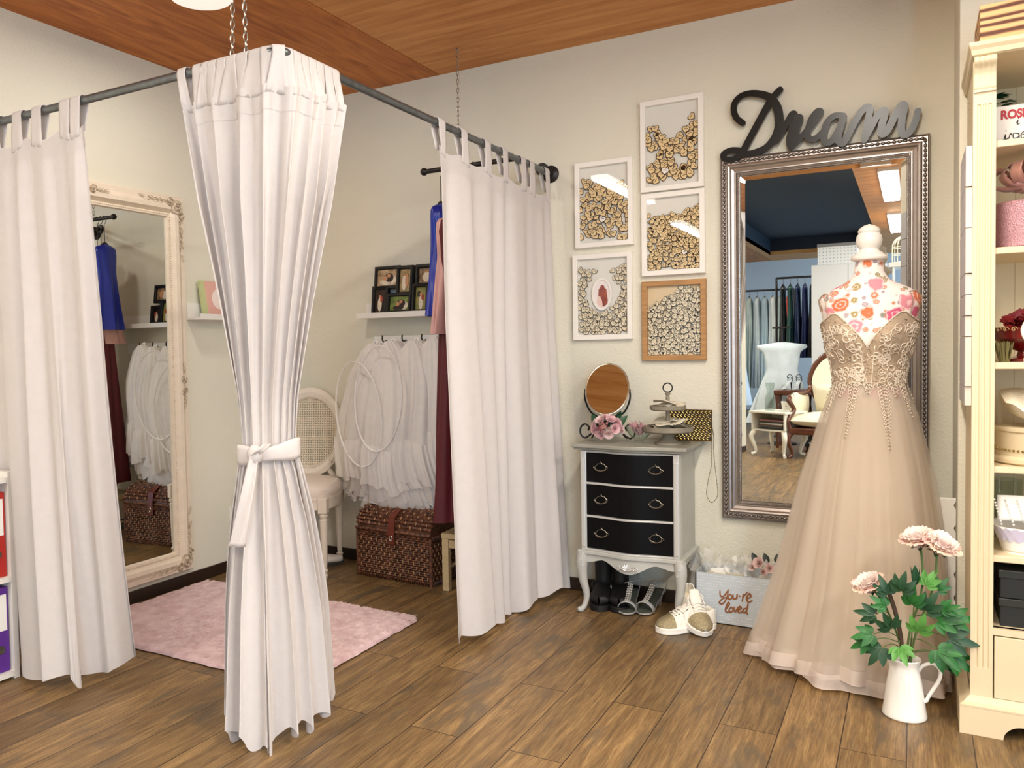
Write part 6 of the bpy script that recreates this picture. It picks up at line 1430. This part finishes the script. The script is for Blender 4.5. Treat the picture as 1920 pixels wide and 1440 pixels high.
tag(MB().lathe([(.001, 0), (.098, 0), (.104, .004), (.104, .136), (.098, .14), (.001, .14)], 48, (3.548, -.735, 1.4705)).build('glitter_box', M_pgl), 'round pink glitter box under the satin bow on the second shelf', 'box')
# bowl arrangement shelf 3
M_dred = mat('dark_red_petal', '#7A1018', rough=.6, noise=.3, nscale=30); M_redl = mat('red_lacquer_bowl', '#6E1214', rough=.2, coat=.5, noise=.4, nscale=30)
t = thing('red_bowl', 'dark red lacquer bowl on a foot on the third shelf', 'bowl', (3.53, -.72, 1.1275))
MB().lathe([(.001, 0), (.05, 0), (.052, .008), (.02, .016), (.016, .03), (.05, .045), (.082, .07), (.088, .105), (.083, .105), (.076, .073), (.045, .052), (.001, .048)], 36).build('bowl_body', M_redl, t)
o = MB()
for k in range(26): a = 2*pi*k/26; scroll(o, Vector((.088*cos(a), .088*sin(a), .098)), Vector((-sin(a), cos(a), 0)), Vector((0, 0, 1)), Vector((cos(a), sin(a), 0)), .009, 1.1, 1, .0022)
o.build('lace_rim', mat('old_gold_lace', '#A8895E', rough=.5), t)
t = thing('red_rose', 'dark red artificial rose lying in the red lacquer bowl', 'flower', (3.52, -.73, 1.235))
rose(MB_ := MB(), (0, 0, .018), (-.2, -.5, .8), .052, 4, ruf=.1); MB_.build('petals', M_dred, t, fix=False, autos=180)
t = thing('wire_heart', 'white bent wire heart standing at the front of the third shelf', 'ornament', (3.565, -.83, 1.1275))
MB().tube(smooth([(0, 0, .01), (-.03, 0, .05), (-.048, 0, .09), (-.035, 0, .125), (-.008, 0, .125), (0, 0, .10), (.008, 0, .125), (.035, 0, .125), (.048, 0, .09), (.03, 0, .05), (0, 0, .01)], 6), .006, 8).build('heart_frame', M_wpaint, t)
MB().box((-.045, -.02, 0), (.045, .02, .012)).build('foot', M_wpaint, t, sm=False)
t = thing('brush_bundle', 'small olive bristle bundle at left end of the third shelf', 'ornament', (3.475, -.78, 1.1275))
o = MB(); rnd = random.Random(1)
for i in range(60): a, r_ = rnd.uniform(0, 6.3), rnd.uniform(0, .022); o.tube([(.012*cos(a), .012*sin(a), .0), (r_*1.3*cos(a), r_*1.3*sin(a), .055+rnd.uniform(0, .008))], .0015, 4)
o.build('bristles', mat('olive_bristle', '#7B7345', rough=.7), t)
# shelf 4: cake tin and cushion pouch
t = thing('cake_drum', 'cream round cake stand drum with a studded band on the fourth shelf', 'cake stand', (3.60, -.70, .8155))
MB().lathe([(.001, 0), (.150, 0), (.158, .006), (.158, .016), (.142, .024), (.142, .096), (.146, .100), (.146, .108), (.138, .110), (.001, .110)], 56).build('drum', M_cab, t, autos=40)
o = MB()
for k in range(64): a = 2*pi*k/64; o.box((0, 0, 0), (0, 0, 0)) if False else o.sphere((.143*cos(a), .143*sin(a), .042), .0042, 6, 4)
o.build('studded_band', M_gold, t)
def pillow(name, label, loc, w, d, h, m, rot=(0, 0, 0), cat='cushion'):
    o = MB(); o.at(loc, rot)
    def fn(s): return lambda u, v: ((u-.5)*w*(1-.10*abs(2*v-1)**2), (v-.5)*d*(1-.10*abs(2*u-1)**2), s*h/2*(max(0, sin(pi*u))*max(0, sin(pi*v)))**.45+.004*sin(u*17+v*5))
    o.grid(fn(1), 22, 18).grid(fn(-1), 22, 18); return tag(o.build(name, m, fix=False, autos=180), label, cat)
pillow('ring_cushion', 'ivory packed cushion in clear film on the cake drum', (3.575, -.72, .975), .24, .18, .085, mat('film_wrapped_ivory', '#D8CDB4', rough=.3, spec=.8, noise=.12, nscale=12, bump=.7, bscale=60), (.25, .45, .1))
# shelf 5: glass vase, lace basket
t = thing('guest_basket', 'white lace trimmed basket with lavender satin on the fifth shelf', 'basket', (3.60, -.74, .5455))
o = MB()
def bsk(u, v):
    a = 2*pi*u; e = .5; sg = lambda q: (1 if q > 0 else -1)*abs(q)**e; k = 1+.18*v; return (.125*k*sg(cos(a)), .085*k*sg(sin(a)), .005+.075*v)
o.grid(bsk, 60, 10, cu=True).prism([(.125*(1 if cos(a) > 0 else -1)*abs(cos(a))**.5, .085*(1 if sin(a) > 0 else -1)*abs(sin(a))**.5) for a in [2*pi*k/60 for k in range(60)]], .0, .006); o.build('basket_body', M_wh, t, fix=False, solid=.004, autos=60)
MB().grid(lambda u, v: (lambda p: (p[0]*1.03, p[1]*1.03, p[2]+.006*sin(u*150)*(v-.5)))(bsk(u, lerp(.45, .95, v))), 200, 6, cu=True).build('satin_band', mat('lavender_satin', '#C9C4DA', rough=.3, sheen=.5), t, fix=False, autos=180)
MB().grid(lambda u, v: ((u-.5)*.28, -.05+.02*v, .085+.075*v+.012*sin(u*2+1)), 20, 6).build('open_card', M_wh, t, fix=False, solid=.002)
o = MB()
for i in range(9):
    for x in (-.13, -.10, -.07): o.sphere((x+.02*i/9*(-1), -.055+.002*i, .085+.009*i), .0035, 6, 4)
o.build('lace_beads', M_wpaint, t)
t = thing('glass_vase', 'clear straight glass vase at the back of the fifth shelf', 'vase', (3.50, -.55, .5455))
MB().lathe([(.001, 0), (.045, 0), (.045, .19), (.042, .19), (.042, .006), (.001, .006)], 32).build('vase_glass', glassmat('clear_glass'), t)
t = thing('glass_vase', 'second clear glass vase right of the first on fifth shelf', 'vase', (3.615, -.54, .5455))
MB().lathe([(.001, 0), (.05, 0), (.05, .20), (.047, .20), (.047, .006), (.001, .006)], 32).build('vase_glass', glassmat('clear_glass'), t)
for k, (z, h) in enumerate(((.3255, .085), (.412, .085))):
    t = thing('black_storage_box', ['black lidded storage box on the bottom shelf, lower of two', 'black lidded storage box on the bottom shelf, upper of two'][k], 'box', (3.63, -.70, z))
    M_bb = mat('black_box_board', '#1B1D1A', rough=.5)
    MB().box((-.165, -.13, 0), (.165, .13, h-.022)).build('box_body', M_bb, t, sm=False, bevel=.002); MB().box((-.169, -.134, h-.024), (.169, .134, h)).build('lid', mat('black_box_lid', '#262924', rough=.4), t, sm=False, bevel=.002)
# cards fixed along the cabinet side
M_card = mat('grey_card_face', '#BDB7B8', rough=.5); zz = 1.79
for k, h in enumerate((.125, .125, .14, .065, .065, .065, .155, .06)):
    pos_ = ['topmost', 'second', 'third', 'fourth', 'fifth', 'sixth', 'seventh', 'lowest'][k]
    o = MB().box((3.3745, -.80+.006*(k % 2), zz-h+.003), (3.3915, -.47, zz)); o.cur = 1; o.box((3.3730, -.80+.006*(k % 2), zz-h+.003), (3.3745, -.47, zz))
    tag(o.build('hanging_board', [M_wh, M_card], sm=False), 'grey and white board, %s of the column on the left side of cabinet' % pos_, 'board', 'column of boards on the cabinet side'); zz -= h
# ================================================================ WHITE SHELF UNIT AT THE LEFT
t = thing('white_shelf_unit', 'low white shelf unit with lever-arch files at the far left edge', 'shelf unit', (.175, -2.45, 0))
UX, UY0, UY1, UH = .352, -2.95, -2.0, .775
o = MB().box((.012, UY1-.022, 0), (UX, UY1, UH)).box((.012, UY0, 0), (UX, UY0+.022, UH)).box((.012, UY0, 0), (.02, UY1, UH)); o.build('side_board', M_white, t, world=True, sm=False, bevel=.001)
for z in (.03, .385, .755): MB().box((.02, UY0+.022, z-.02), (UX, UY1-.022, z)).build('shelf_board', M_white, t, world=True, sm=False)
for z, col, lb, y in ((.0305, '#5B2C8C', 'purple lever-arch file in the lower bay of white shelf unit', -2.062), (.3855, '#B02A22', 'red lever-arch file in the upper bay of white shelf unit', -2.062), (.0305, '#2E5C8C', 'blue lever-arch file left of the purple one', -2.147), (.3855, '#2E6B4C', 'green lever-arch file left of the red one', -2.147)):
    t = thing('lever_arch_file', lb, 'file folder', (.19, y, z), group='lever-arch files in the white shelf unit')
    m = mat('file_'+col.strip('#'), col, rough=.5)
    MB().box((-.14, -.035, 0), (.145, .035, .315)).build('cover', m, t, sm=False, bevel=.002)
    MB().box((.1455, -.027, .155), (.1462, .027, .29)).build('spine_label', M_wh, t, sm=False)
    o = MB(); o.T = Matrix.Translation((.1455, 0, .085)) @ Matrix.Rotation(pi/2, 4, 'Y'); o.lathe([(.016, 0), (.016, .002), (.010, .002), (.010, .0005), (.001, .0004)], 24).build('finger_hole', M_pull, t)
# clear acrylic stand whose foot shows at the lower left
t = thing('acrylic_stand', 'clear acrylic easel leg standing at the lower left corner', 'stand', (.93, -2.52, 0))
M_acr = glassmat('clear_acrylic', '#EDE6DC', rough=.03, thin=False, ior=1.3)
MB().tube([(-.005, .0, .012), (-.03, -.01, .12), (-.10, -.03, .42)], .009, 10).build('leg', M_acr, t)
MB().tube([(-.025, .0, .012), (.03, .03, .012)], .009, 10).build('foot_bar', M_acr, t)
MB().sphere((-.02, 0, .0115), .0115, 10, 7).sphere((.03, .03, .0115), .0115, 10, 7).build('foot_pads', M_acr, t)
# ================================================================ THE SHOP BEHIND THE CAMERA (SEEN IN THE SILVER MIRROR)
M_dwood = mat('carved_walnut', '#5E2F18', rough=.35, noise=.4, nscale=20, coat=.3); M_uph = mat('cream_upholstery', '#E6E0CC', rough=.8, bump=.5, bscale=120)
# wing chair, facing the mirror (+y)
t = thing('carved_armchair', 'cream armchair with carved walnut frame reflected in the silver mirror', 'armchair', (2.50, -5.66, 0), radians(10))
def cab_leg(o, x, y, z, sx, sy, h, r=.03):
    P = smooth([(x, y, h), (x+sx*.03, y+sy*.03, h*.75), (x+sx*.005, y+sy*.005, h*.35), (x+sx*.0, y, h*.12), (x+sx*.03, y+sy*.03, .015)], 5); n = len(P)
    o.tube(P, [interp(i/(n-1), [0, .25, .7, 1], [r, r*.95, r*.45, r*.6]) for i in range(n)], 10)
for sx in (-1, 1):
    for sy in (-1, 1): cab_leg(MB_ := MB(), sx*.30, sy*.27, 0, sx, sy, .27); MB_.build('leg', M_dwood, t)
MB().box((-.32, -.29, .25), (.32, .31, .32)).build('seat_rail', M_dwood, t, bevel=.015)
o = MB(); o.at((0, .01, .39)); 
def cush(w, d, h): return lambda s: (lambda u, v: ((u-.5)*w, (v-.5)*d, s*h/2*(max(0, sin(pi*u))*max(0, sin(pi*v)))**.3))
for s in (1, -1): o.grid(cush(.62, .62, .17)(s), 20, 20)
o.build('seat_cushion', M_uph, t, fix=True, autos=180)
def backo(s=1.0, n=48):
    pts = []
    for k in range(n):
        a = 2*pi*k/n; x = .30*cos(a)*(1-.28*(sin(a) < 0)*abs(sin(a))); z = .76+.34*sin(a)*(1.0); pts.append((x*s, .76+(z-.76)*s))
    return pts
def lean(p, y): return (p[0], -.27-(p[1]-.4)*.20+y, p[1])
o = MB(); n = 48; o.add([lean(p, 0) for p in backo(.93)]+[lean(p, .06) for p in backo(.86)]+[lean(p, -.05) for p in backo(.9)], [(k, (k+1) % n, n+(k+1) % n, n+k) for k in range(n)]+[(2*n+k, 2*n+(k+1) % n, (k+1) % n, k) for k in range(n)]+[tuple(range(n, 2*n)), tuple(range(2*n, 3*n))[::-1]]); o.build('back_pad', M_uph, t, autos=60)
MB().tube([lean(p, .015) for p in backo(.97)], [.026+.010*max(0, sin(2*pi*k/48))*(1+.5*sin(k*2.0)) for k in range(48)], 10, closed=True).build('back_frame', M_dwood, t)
MB().box((-.2, -.31, .3), (.2, -.24, .50)).build('back_support', M_dwood, t, bevel=.01)
o = MB(); o.at((0, -.16, .60), (radians(60), 0, 0)); [o.grid(cush(.40, .34, .15)(s), 16, 16) for s in (1, -1)]; o.build('lumbar_pillow', M_uph, t, fix=True, autos=180)
for sx in (-1, 1):
    MB().tube(smooth([(sx*.30, .29, .27), (sx*.33, .28, .40), (sx*.30, .20, .50), (sx*.34, .24, .60), (sx*.33, .10, .645), (sx*.29, -.20, .66), (sx*.27, -.30, .72)], 6), .024, 10).build('arm_frame', M_dwood, t)
    o = MB(); o.at((sx*.315, 0, .52)); o.grid(lambda u, v: (.035*cos(2*pi*u), lerp(-.27, .20, v), .13*sin(2*pi*u)+.02), 20, 10, cu=True).sphere((0, .20, .02), .034, 12, 8, (1, .6, 3.6)); o.build('arm_pad', M_uph, t, autos=60)
# side table with open shelf
M_wtab = mat('cream_white_paint', '#E9E8DC', rough=.4)
t = thing('white_side_table', 'cream side table with open shelf reflected beside the armchair', 'side table', (2.0, -5.64, 0), radians(28))
MB().box((-.22, -.19, .455), (.22, .19, .475)).build('table_top', M_wtab, t, sm=False, bevel=.004)
MB().box((-.20, -.17, .27), (-.185, .17, .455)).box((.185, -.17, .27), (.20, .17, .455)).box((-.20, -.17, .27), (.20, .17, .285)).box((-.20, -.17, .27), (.20, -.155, .455)).build('shelf_case', M_wtab, t, sm=False)
for sx in (-1, 1):
    for sy in (-1, 1): cab_leg(MB_ := MB(), sx*.17, sy*.14, 0, sx, sy, .27, .028); MB_.build('leg', M_wtab, t)
rnd = random.Random(6); R28 = Matrix.Rotation(radians(28), 4, 'Z')
for k in range(6):
    p = Matrix.Translation((2.0, -5.64, 0)) @ R28 @ Vector((rnd.uniform(-.02, .02), .02+rnd.uniform(-.02, .02), .2856+k*.0165))
    o = MB().box((-.145, -.11, 0), (.145, .11, .015)); ob_ = o.build('magazine', mat(['mag_dark', 'mag_grey', 'mag_brown', 'mag_white', 'mag_dark', 'mag_rose'][k], ['#2C2A2A', '#8E8E90', '#5A4438', '#D5D2CC', '#2C2A2A', '#9A6A68'][k], rough=.4), sm=False); ob_.location = p; ob_.rotation_euler = (0, 0, radians(28)+rnd.uniform(-.15, .15)); tag(ob_, '%s magazine in the shelf of the white side table' % ['dark, lowest', 'grey, second lowest', 'brown, third lowest', 'white', 'dark, second from the top', 'rose, topmost'][k], 'magazine', 'magazines in the side table')
t = thing('water_carafe', 'clear glass carafe on the white side table in the mirror', 'carafe', (1.93, -5.60, .4755))
MB().lathe([(.001, 0), (.048, 0), (.05, .01), (.05, .13), (.034, .19), (.034, .22), (.048, .30), (.045, .30), (.030, .22), (.030, .19), (.046, .13), (.046, .012), (.001, .012)], 28).build('carafe_glass', glassmat('clear_glass'), t)
t = thing('paper_tray', 'small white tray with a card on the white side table', 'tray', (2.09, -5.60, .4755), radians(28))
MB().box((-.08, -.06, 0), (.08, .06, .014)).build('tray_base', M_wh, t, sm=False, bevel=.003)
MB().at((0, 0, .016), (radians(75), 0, 0)).box((-.05, 0, 0), (.05, .09, .003)).build('card', M_wh, t, sm=False)
MB().at((0, .004, .06), (0, 0, 0)).sphere((0, 0, 0), .018, 10, 7, (1.2, .5, 1)).build('pink_rosette', M_pk, t)
# dark carved side table with strappy shoes
t = thing('dark_side_table', 'small dark turned-leg table behind the armchair in the mirror', 'side table', (2.06, -6.45, 0))
MB().box((-.19, -.16, .60), (.19, .16, .66)).build('table_top', M_dwood, t, bevel=.012)
for sx in (-1, 1):
    for sy in (-1, 1): MB().lathe([(.014, 0), (.02, .03), (.014, .06), (.024, .2), (.014, .3), (.026, .42), (.014, .48), (.026, .60)], 14, (sx*.155, sy*.125, 0)).build('leg', M_dwood, t)
M_shw = mat('grey_patent', '#B9C0C6', rough=.3)
for k, (x, y, a) in enumerate(((1.99, -6.42, .4), (2.10, -6.40, .2))):
    t = thing('strappy_heel', ['left strappy high heel on the dark side table', 'right strappy high heel on the dark side table'][k], 'shoe', (x, y, .661), a, 'pair of strappy heels on the dark table')
    MB().tube(smooth([(0, -.10, .085), (0, -.05, .08), (0, .03, .02), (0, .10, .008)], 5), [.022]*16, 8, flat=.4).build('sole', M_shw, t); MB().tube([(0, -.10, .08), (0, -.105, .0)], [.010, .005], 8).build('stiletto_heel', M_boot, t)
    for (yy, z, r_) in ((.06, .02, .032), (.03, .03, .034), (-.07, .14, .030), (-.08, .11, .03)): MB().tube([(r_*cos(q), yy, z+r_*.9*sin(q)) for q in [2*pi*i/20 for i in range(20)]], .004, 6, closed=True).build('strap', M_boot if yy < 0 else M_shw, t)
# sports bag under the chair
t = thing('shoulder_bag', 'black and white bag on the floor under the armchair', 'bag', (2.36, -5.98, 0), .2)
MB().sphere((0, 0, .105), .10, 18, 12, (1.5, .7, 1.05)).build('bag_body', M_boot, t); MB().tube(smooth([(-.10, .05, .14), (-.07, .075, .20), (.07, .075, .20), (.10, .05, .14)], 5), .007, 7).build('handle', M_wh, t)
MB().tube(smooth([(-.07, .073, .12), (-.03, .085, .07), (.0, .088, .12), (.04, .086, .07), (.08, .07, .12)], 5), .010, 6).build('white_print', M_wh, t)
# tall grey-white cupboard with patterned storage box
M_grw = mat('cool_white_lacquer', '#C9CCD0', rough=.5)
t = thing('tall_cupboard', 'tall plain grey-white cupboard reflected behind the armchair', 'cupboard', (2.62, -6.75, 0))
MB().box((-.38, -.25, 0), (.36, .22, 2.06)).build('carcass', M_grw, t, sm=False, bevel=.003)
MB().box((-.378, .221, .06), (-.012, .238, 2.05)).build('door', M_grw, t, sm=False, bevel=.002); MB().box((-.008, .221, .06), (.358, .238, 2.05)).build('door', M_grw, t, sm=False, bevel=.002)
def dots():
    m = mat('dotted_paper', '#D6DADF', rough=.7); nt = m.node_tree; N = nt.nodes; L = nt.links; tc = N.new('ShaderNodeTexCoord'); v = N.new('ShaderNodeTexVoronoi'); v.inputs['Scale'].default_value = 28; v.inputs['Randomness'].default_value = 0; L.new(tc.outputs['Object'], v.inputs[0])
    l = N.new('ShaderNodeMath'); l.operation = 'LESS_THAN'; l.inputs[1].default_value = .28; L.new(v.outputs['Distance'], l.inputs[0]); x = N.new('ShaderNodeMix'); x.data_type = 'RGBA'; L.new(l.outputs[0], x.inputs[0]); x.inputs[6].default_value = srgb('#D6DADF'); x.inputs[7].default_value = srgb('#9FA8B4'); L.new(x.outputs[2], N['Principled BSDF'].inputs['Base Color']); return m
t = thing('patterned_storage_box', 'dotted storage box with grey lid on the tall cupboard', 'box', (2.50, -6.72, 2.0605))
MB().box((-.20, -.15, 0), (.20, .15, .20)).build('box_body', dots(), t, sm=False); MB().box((-.205, -.155, .20), (.205, .155, .235)).build('lid', mat('grey_lid', '#6F7074', rough=.5), t, sm=False)
# far shelf with birdcages
M_cage = mat('ivory_wire', '#E9E6CF', rough=.4)
t = thing('white_display_shelf', 'white shelf unit carrying ivory birdcages, seen in the mirror', 'shelf unit', (3.05, -7.15, 0))
MB().box((-.02, -.2, 0), (.0, .2, 2.02)).box((.98, -.2, 0), (1.0, .2, 2.02)).build('side_board', M_white, t, sm=False)
MB().box((-.06, -.23, 2.02), (1.04, .23, 2.07)).build('top_board', M_white, t, sm=False, bevel=.004); MB().box((0, -.2, .4), (.98, .2, .42)).box((0, -.2, 1.0), (.98, .2, 1.02)).build('shelf_board', M_white, t, sm=False)
def cage(label, x, y, z, s):
    t = thing('birdcage', label, 'birdcage', (x, y, z), group='ivory birdcages on the white shelf'); R_ = .085*s; H_ = .24*s
    MB().lathe([(R_*.99, 0), (R_*1.05, 0), (R_*1.05, .012), (R_*.99, .012)], 30).build('base_ring', M_cage, t)
    o = MB()
    for k in range(18):
        a = 2*pi*k/18; o.tube(smooth([(R_*cos(a), R_*sin(a), .01), (R_*cos(a), R_*sin(a), H_*.55), (R_*.92*cos(a), R_*.92*sin(a), H_*.78), (R_*.5*cos(a), R_*.5*sin(a), H_*.96), (.004*cos(a), .004*sin(a), H_)], 3), .0028, 5)
    for zz in (.33, .6): o.tube([(R_*cos(q), R_*sin(q), H_*zz) for q in [2*pi*k/28 for k in range(28)]], .003, 5, closed=True)
    o.build('wire_bars', M_cage, t); MB().lathe([(.012, H_-.005), (.014, H_+.01), (.006, H_+.02), (.004, H_+.035)], 12).tube([(.016*cos(q), 0, H_+.05+.016*sin(q)) for q in [2*pi*k/16 for k in range(16)]], .003, 5, closed=True).build('hanging_ring', M_cage, t)
    MB().sphere((0, 0, H_+.085), .02, 10, 7, (1.6, .8, .9)).sphere((-.028, 0, H_+.10), .011, 8, 6).tube([(.02, 0, H_+.085), (.06, 0, H_+.10)], [.008, .002], 6).build('bird_finial', M_cage, t)
cage('ivory dome birdcage on the white shelf, left one in the mirror', 3.13, -7.1, 2.0705, 1.25)
cage('second ivory birdcage farther right on the white shelf', 3.42, -7.1, 2.0705, 1.1)
# gown rails
def rail(label, x0, x1, y, z):
    t = thing('clothes_rail', label, 'clothes rail', ((x0+x1)/2, y, 0)); xm = (x0+x1)/2
    MB().tube([(x0-xm, 0, z), (x1-xm, 0, z)], .014, 10).build('top_bar', M_iron, t)
    for x in (x0, x1): MB().tube([(x-xm, 0, 0.012), (x-xm, 0, z)], .014, 10).build('upright', M_iron, t); MB().tube([(x-xm, -.25, .014), (x-xm, .25, .014)], .014, 10).build('foot', M_iron, t)
rail('long dark clothes rail with pale gowns before the far wall', .55, 1.78, -9.0, 1.95)
cols = ['#C9D2D2', '#B7C4C4', '#C3CCC6', '#AEBDC0', '#D2D8D6', '#B9C6C2', '#C6CFD2', '#AFC2CC', '#D8DCDA', '#B4C2BE', '#E0563F']
for i, c in enumerate(cols):
    x = .66+i*.105
    gown('pale_gown' if i < 10 else 'coral_gown', 'pale grey-green gown on the far clothes rail in the mirror' if i < 10 else 'coral red gown at the right end of the far rail', c, x, -9.0, 1.86, .55 if i < 9 else .75, .2, .075 if i < 10 else .06, 40+i, hz=1.95, group='gowns on the far rail', shoulder=.8, fl=1.1)
t = gown('bridal_gown', 'wide pale bridal gown hanging at left of the far rail', '#DDE2E4', .98, -8.3, 1.78, .35, .42, .30, 77, hz=1.95, shoulder=.45)
rail('shorter dark clothes rail holding evening gowns by the cupboard', 1.72, 2.22, -7.7, 2.02)
for i, c in enumerate(['#14171C', '#2B4A46', '#1C2A4A', '#232A52', '#15131A']):
    gown('dark_evening_gown', ['black evening gown, first on the short rail', 'dark teal evening gown on the short rail', 'navy evening gown in the middle of the short rail', 'dark blue evening gown right of the navy one', 'near-black evening gown, last on the short rail'][i], c, 1.80+i*.085, -7.7, 1.93, 1.0, .2, .05, 60+i, hz=2.02, group='dark evening gowns on the short rail', shoulder=.8, rough=.3)
t = gown('covered_gown', 'pale blue-white draped gown on a stand behind the side table', '#D5E2EC', 1.90, -6.75, 1.20, .25, .34, .12, 90, hz=1.36, shoulder=.95, fl=1.05, rz=radians(75))
t = thing('garment_stand', 'thin dark stand holding the pale draped gown', 'stand', (1.90, -6.75, 0))
MB().tube([(0, 0, .02), (0, 0, 1.37)], .012, 10).build('pole', M_iron, t); MB().tube([(-.1, 0, 1.37), (.1, 0, 1.37)], .012, 10).build('cross_bar', M_iron, t); MB().lathe([(.16, 0), (.16, .012), (.02, .03)], 28).build('base_disc', M_iron, t)
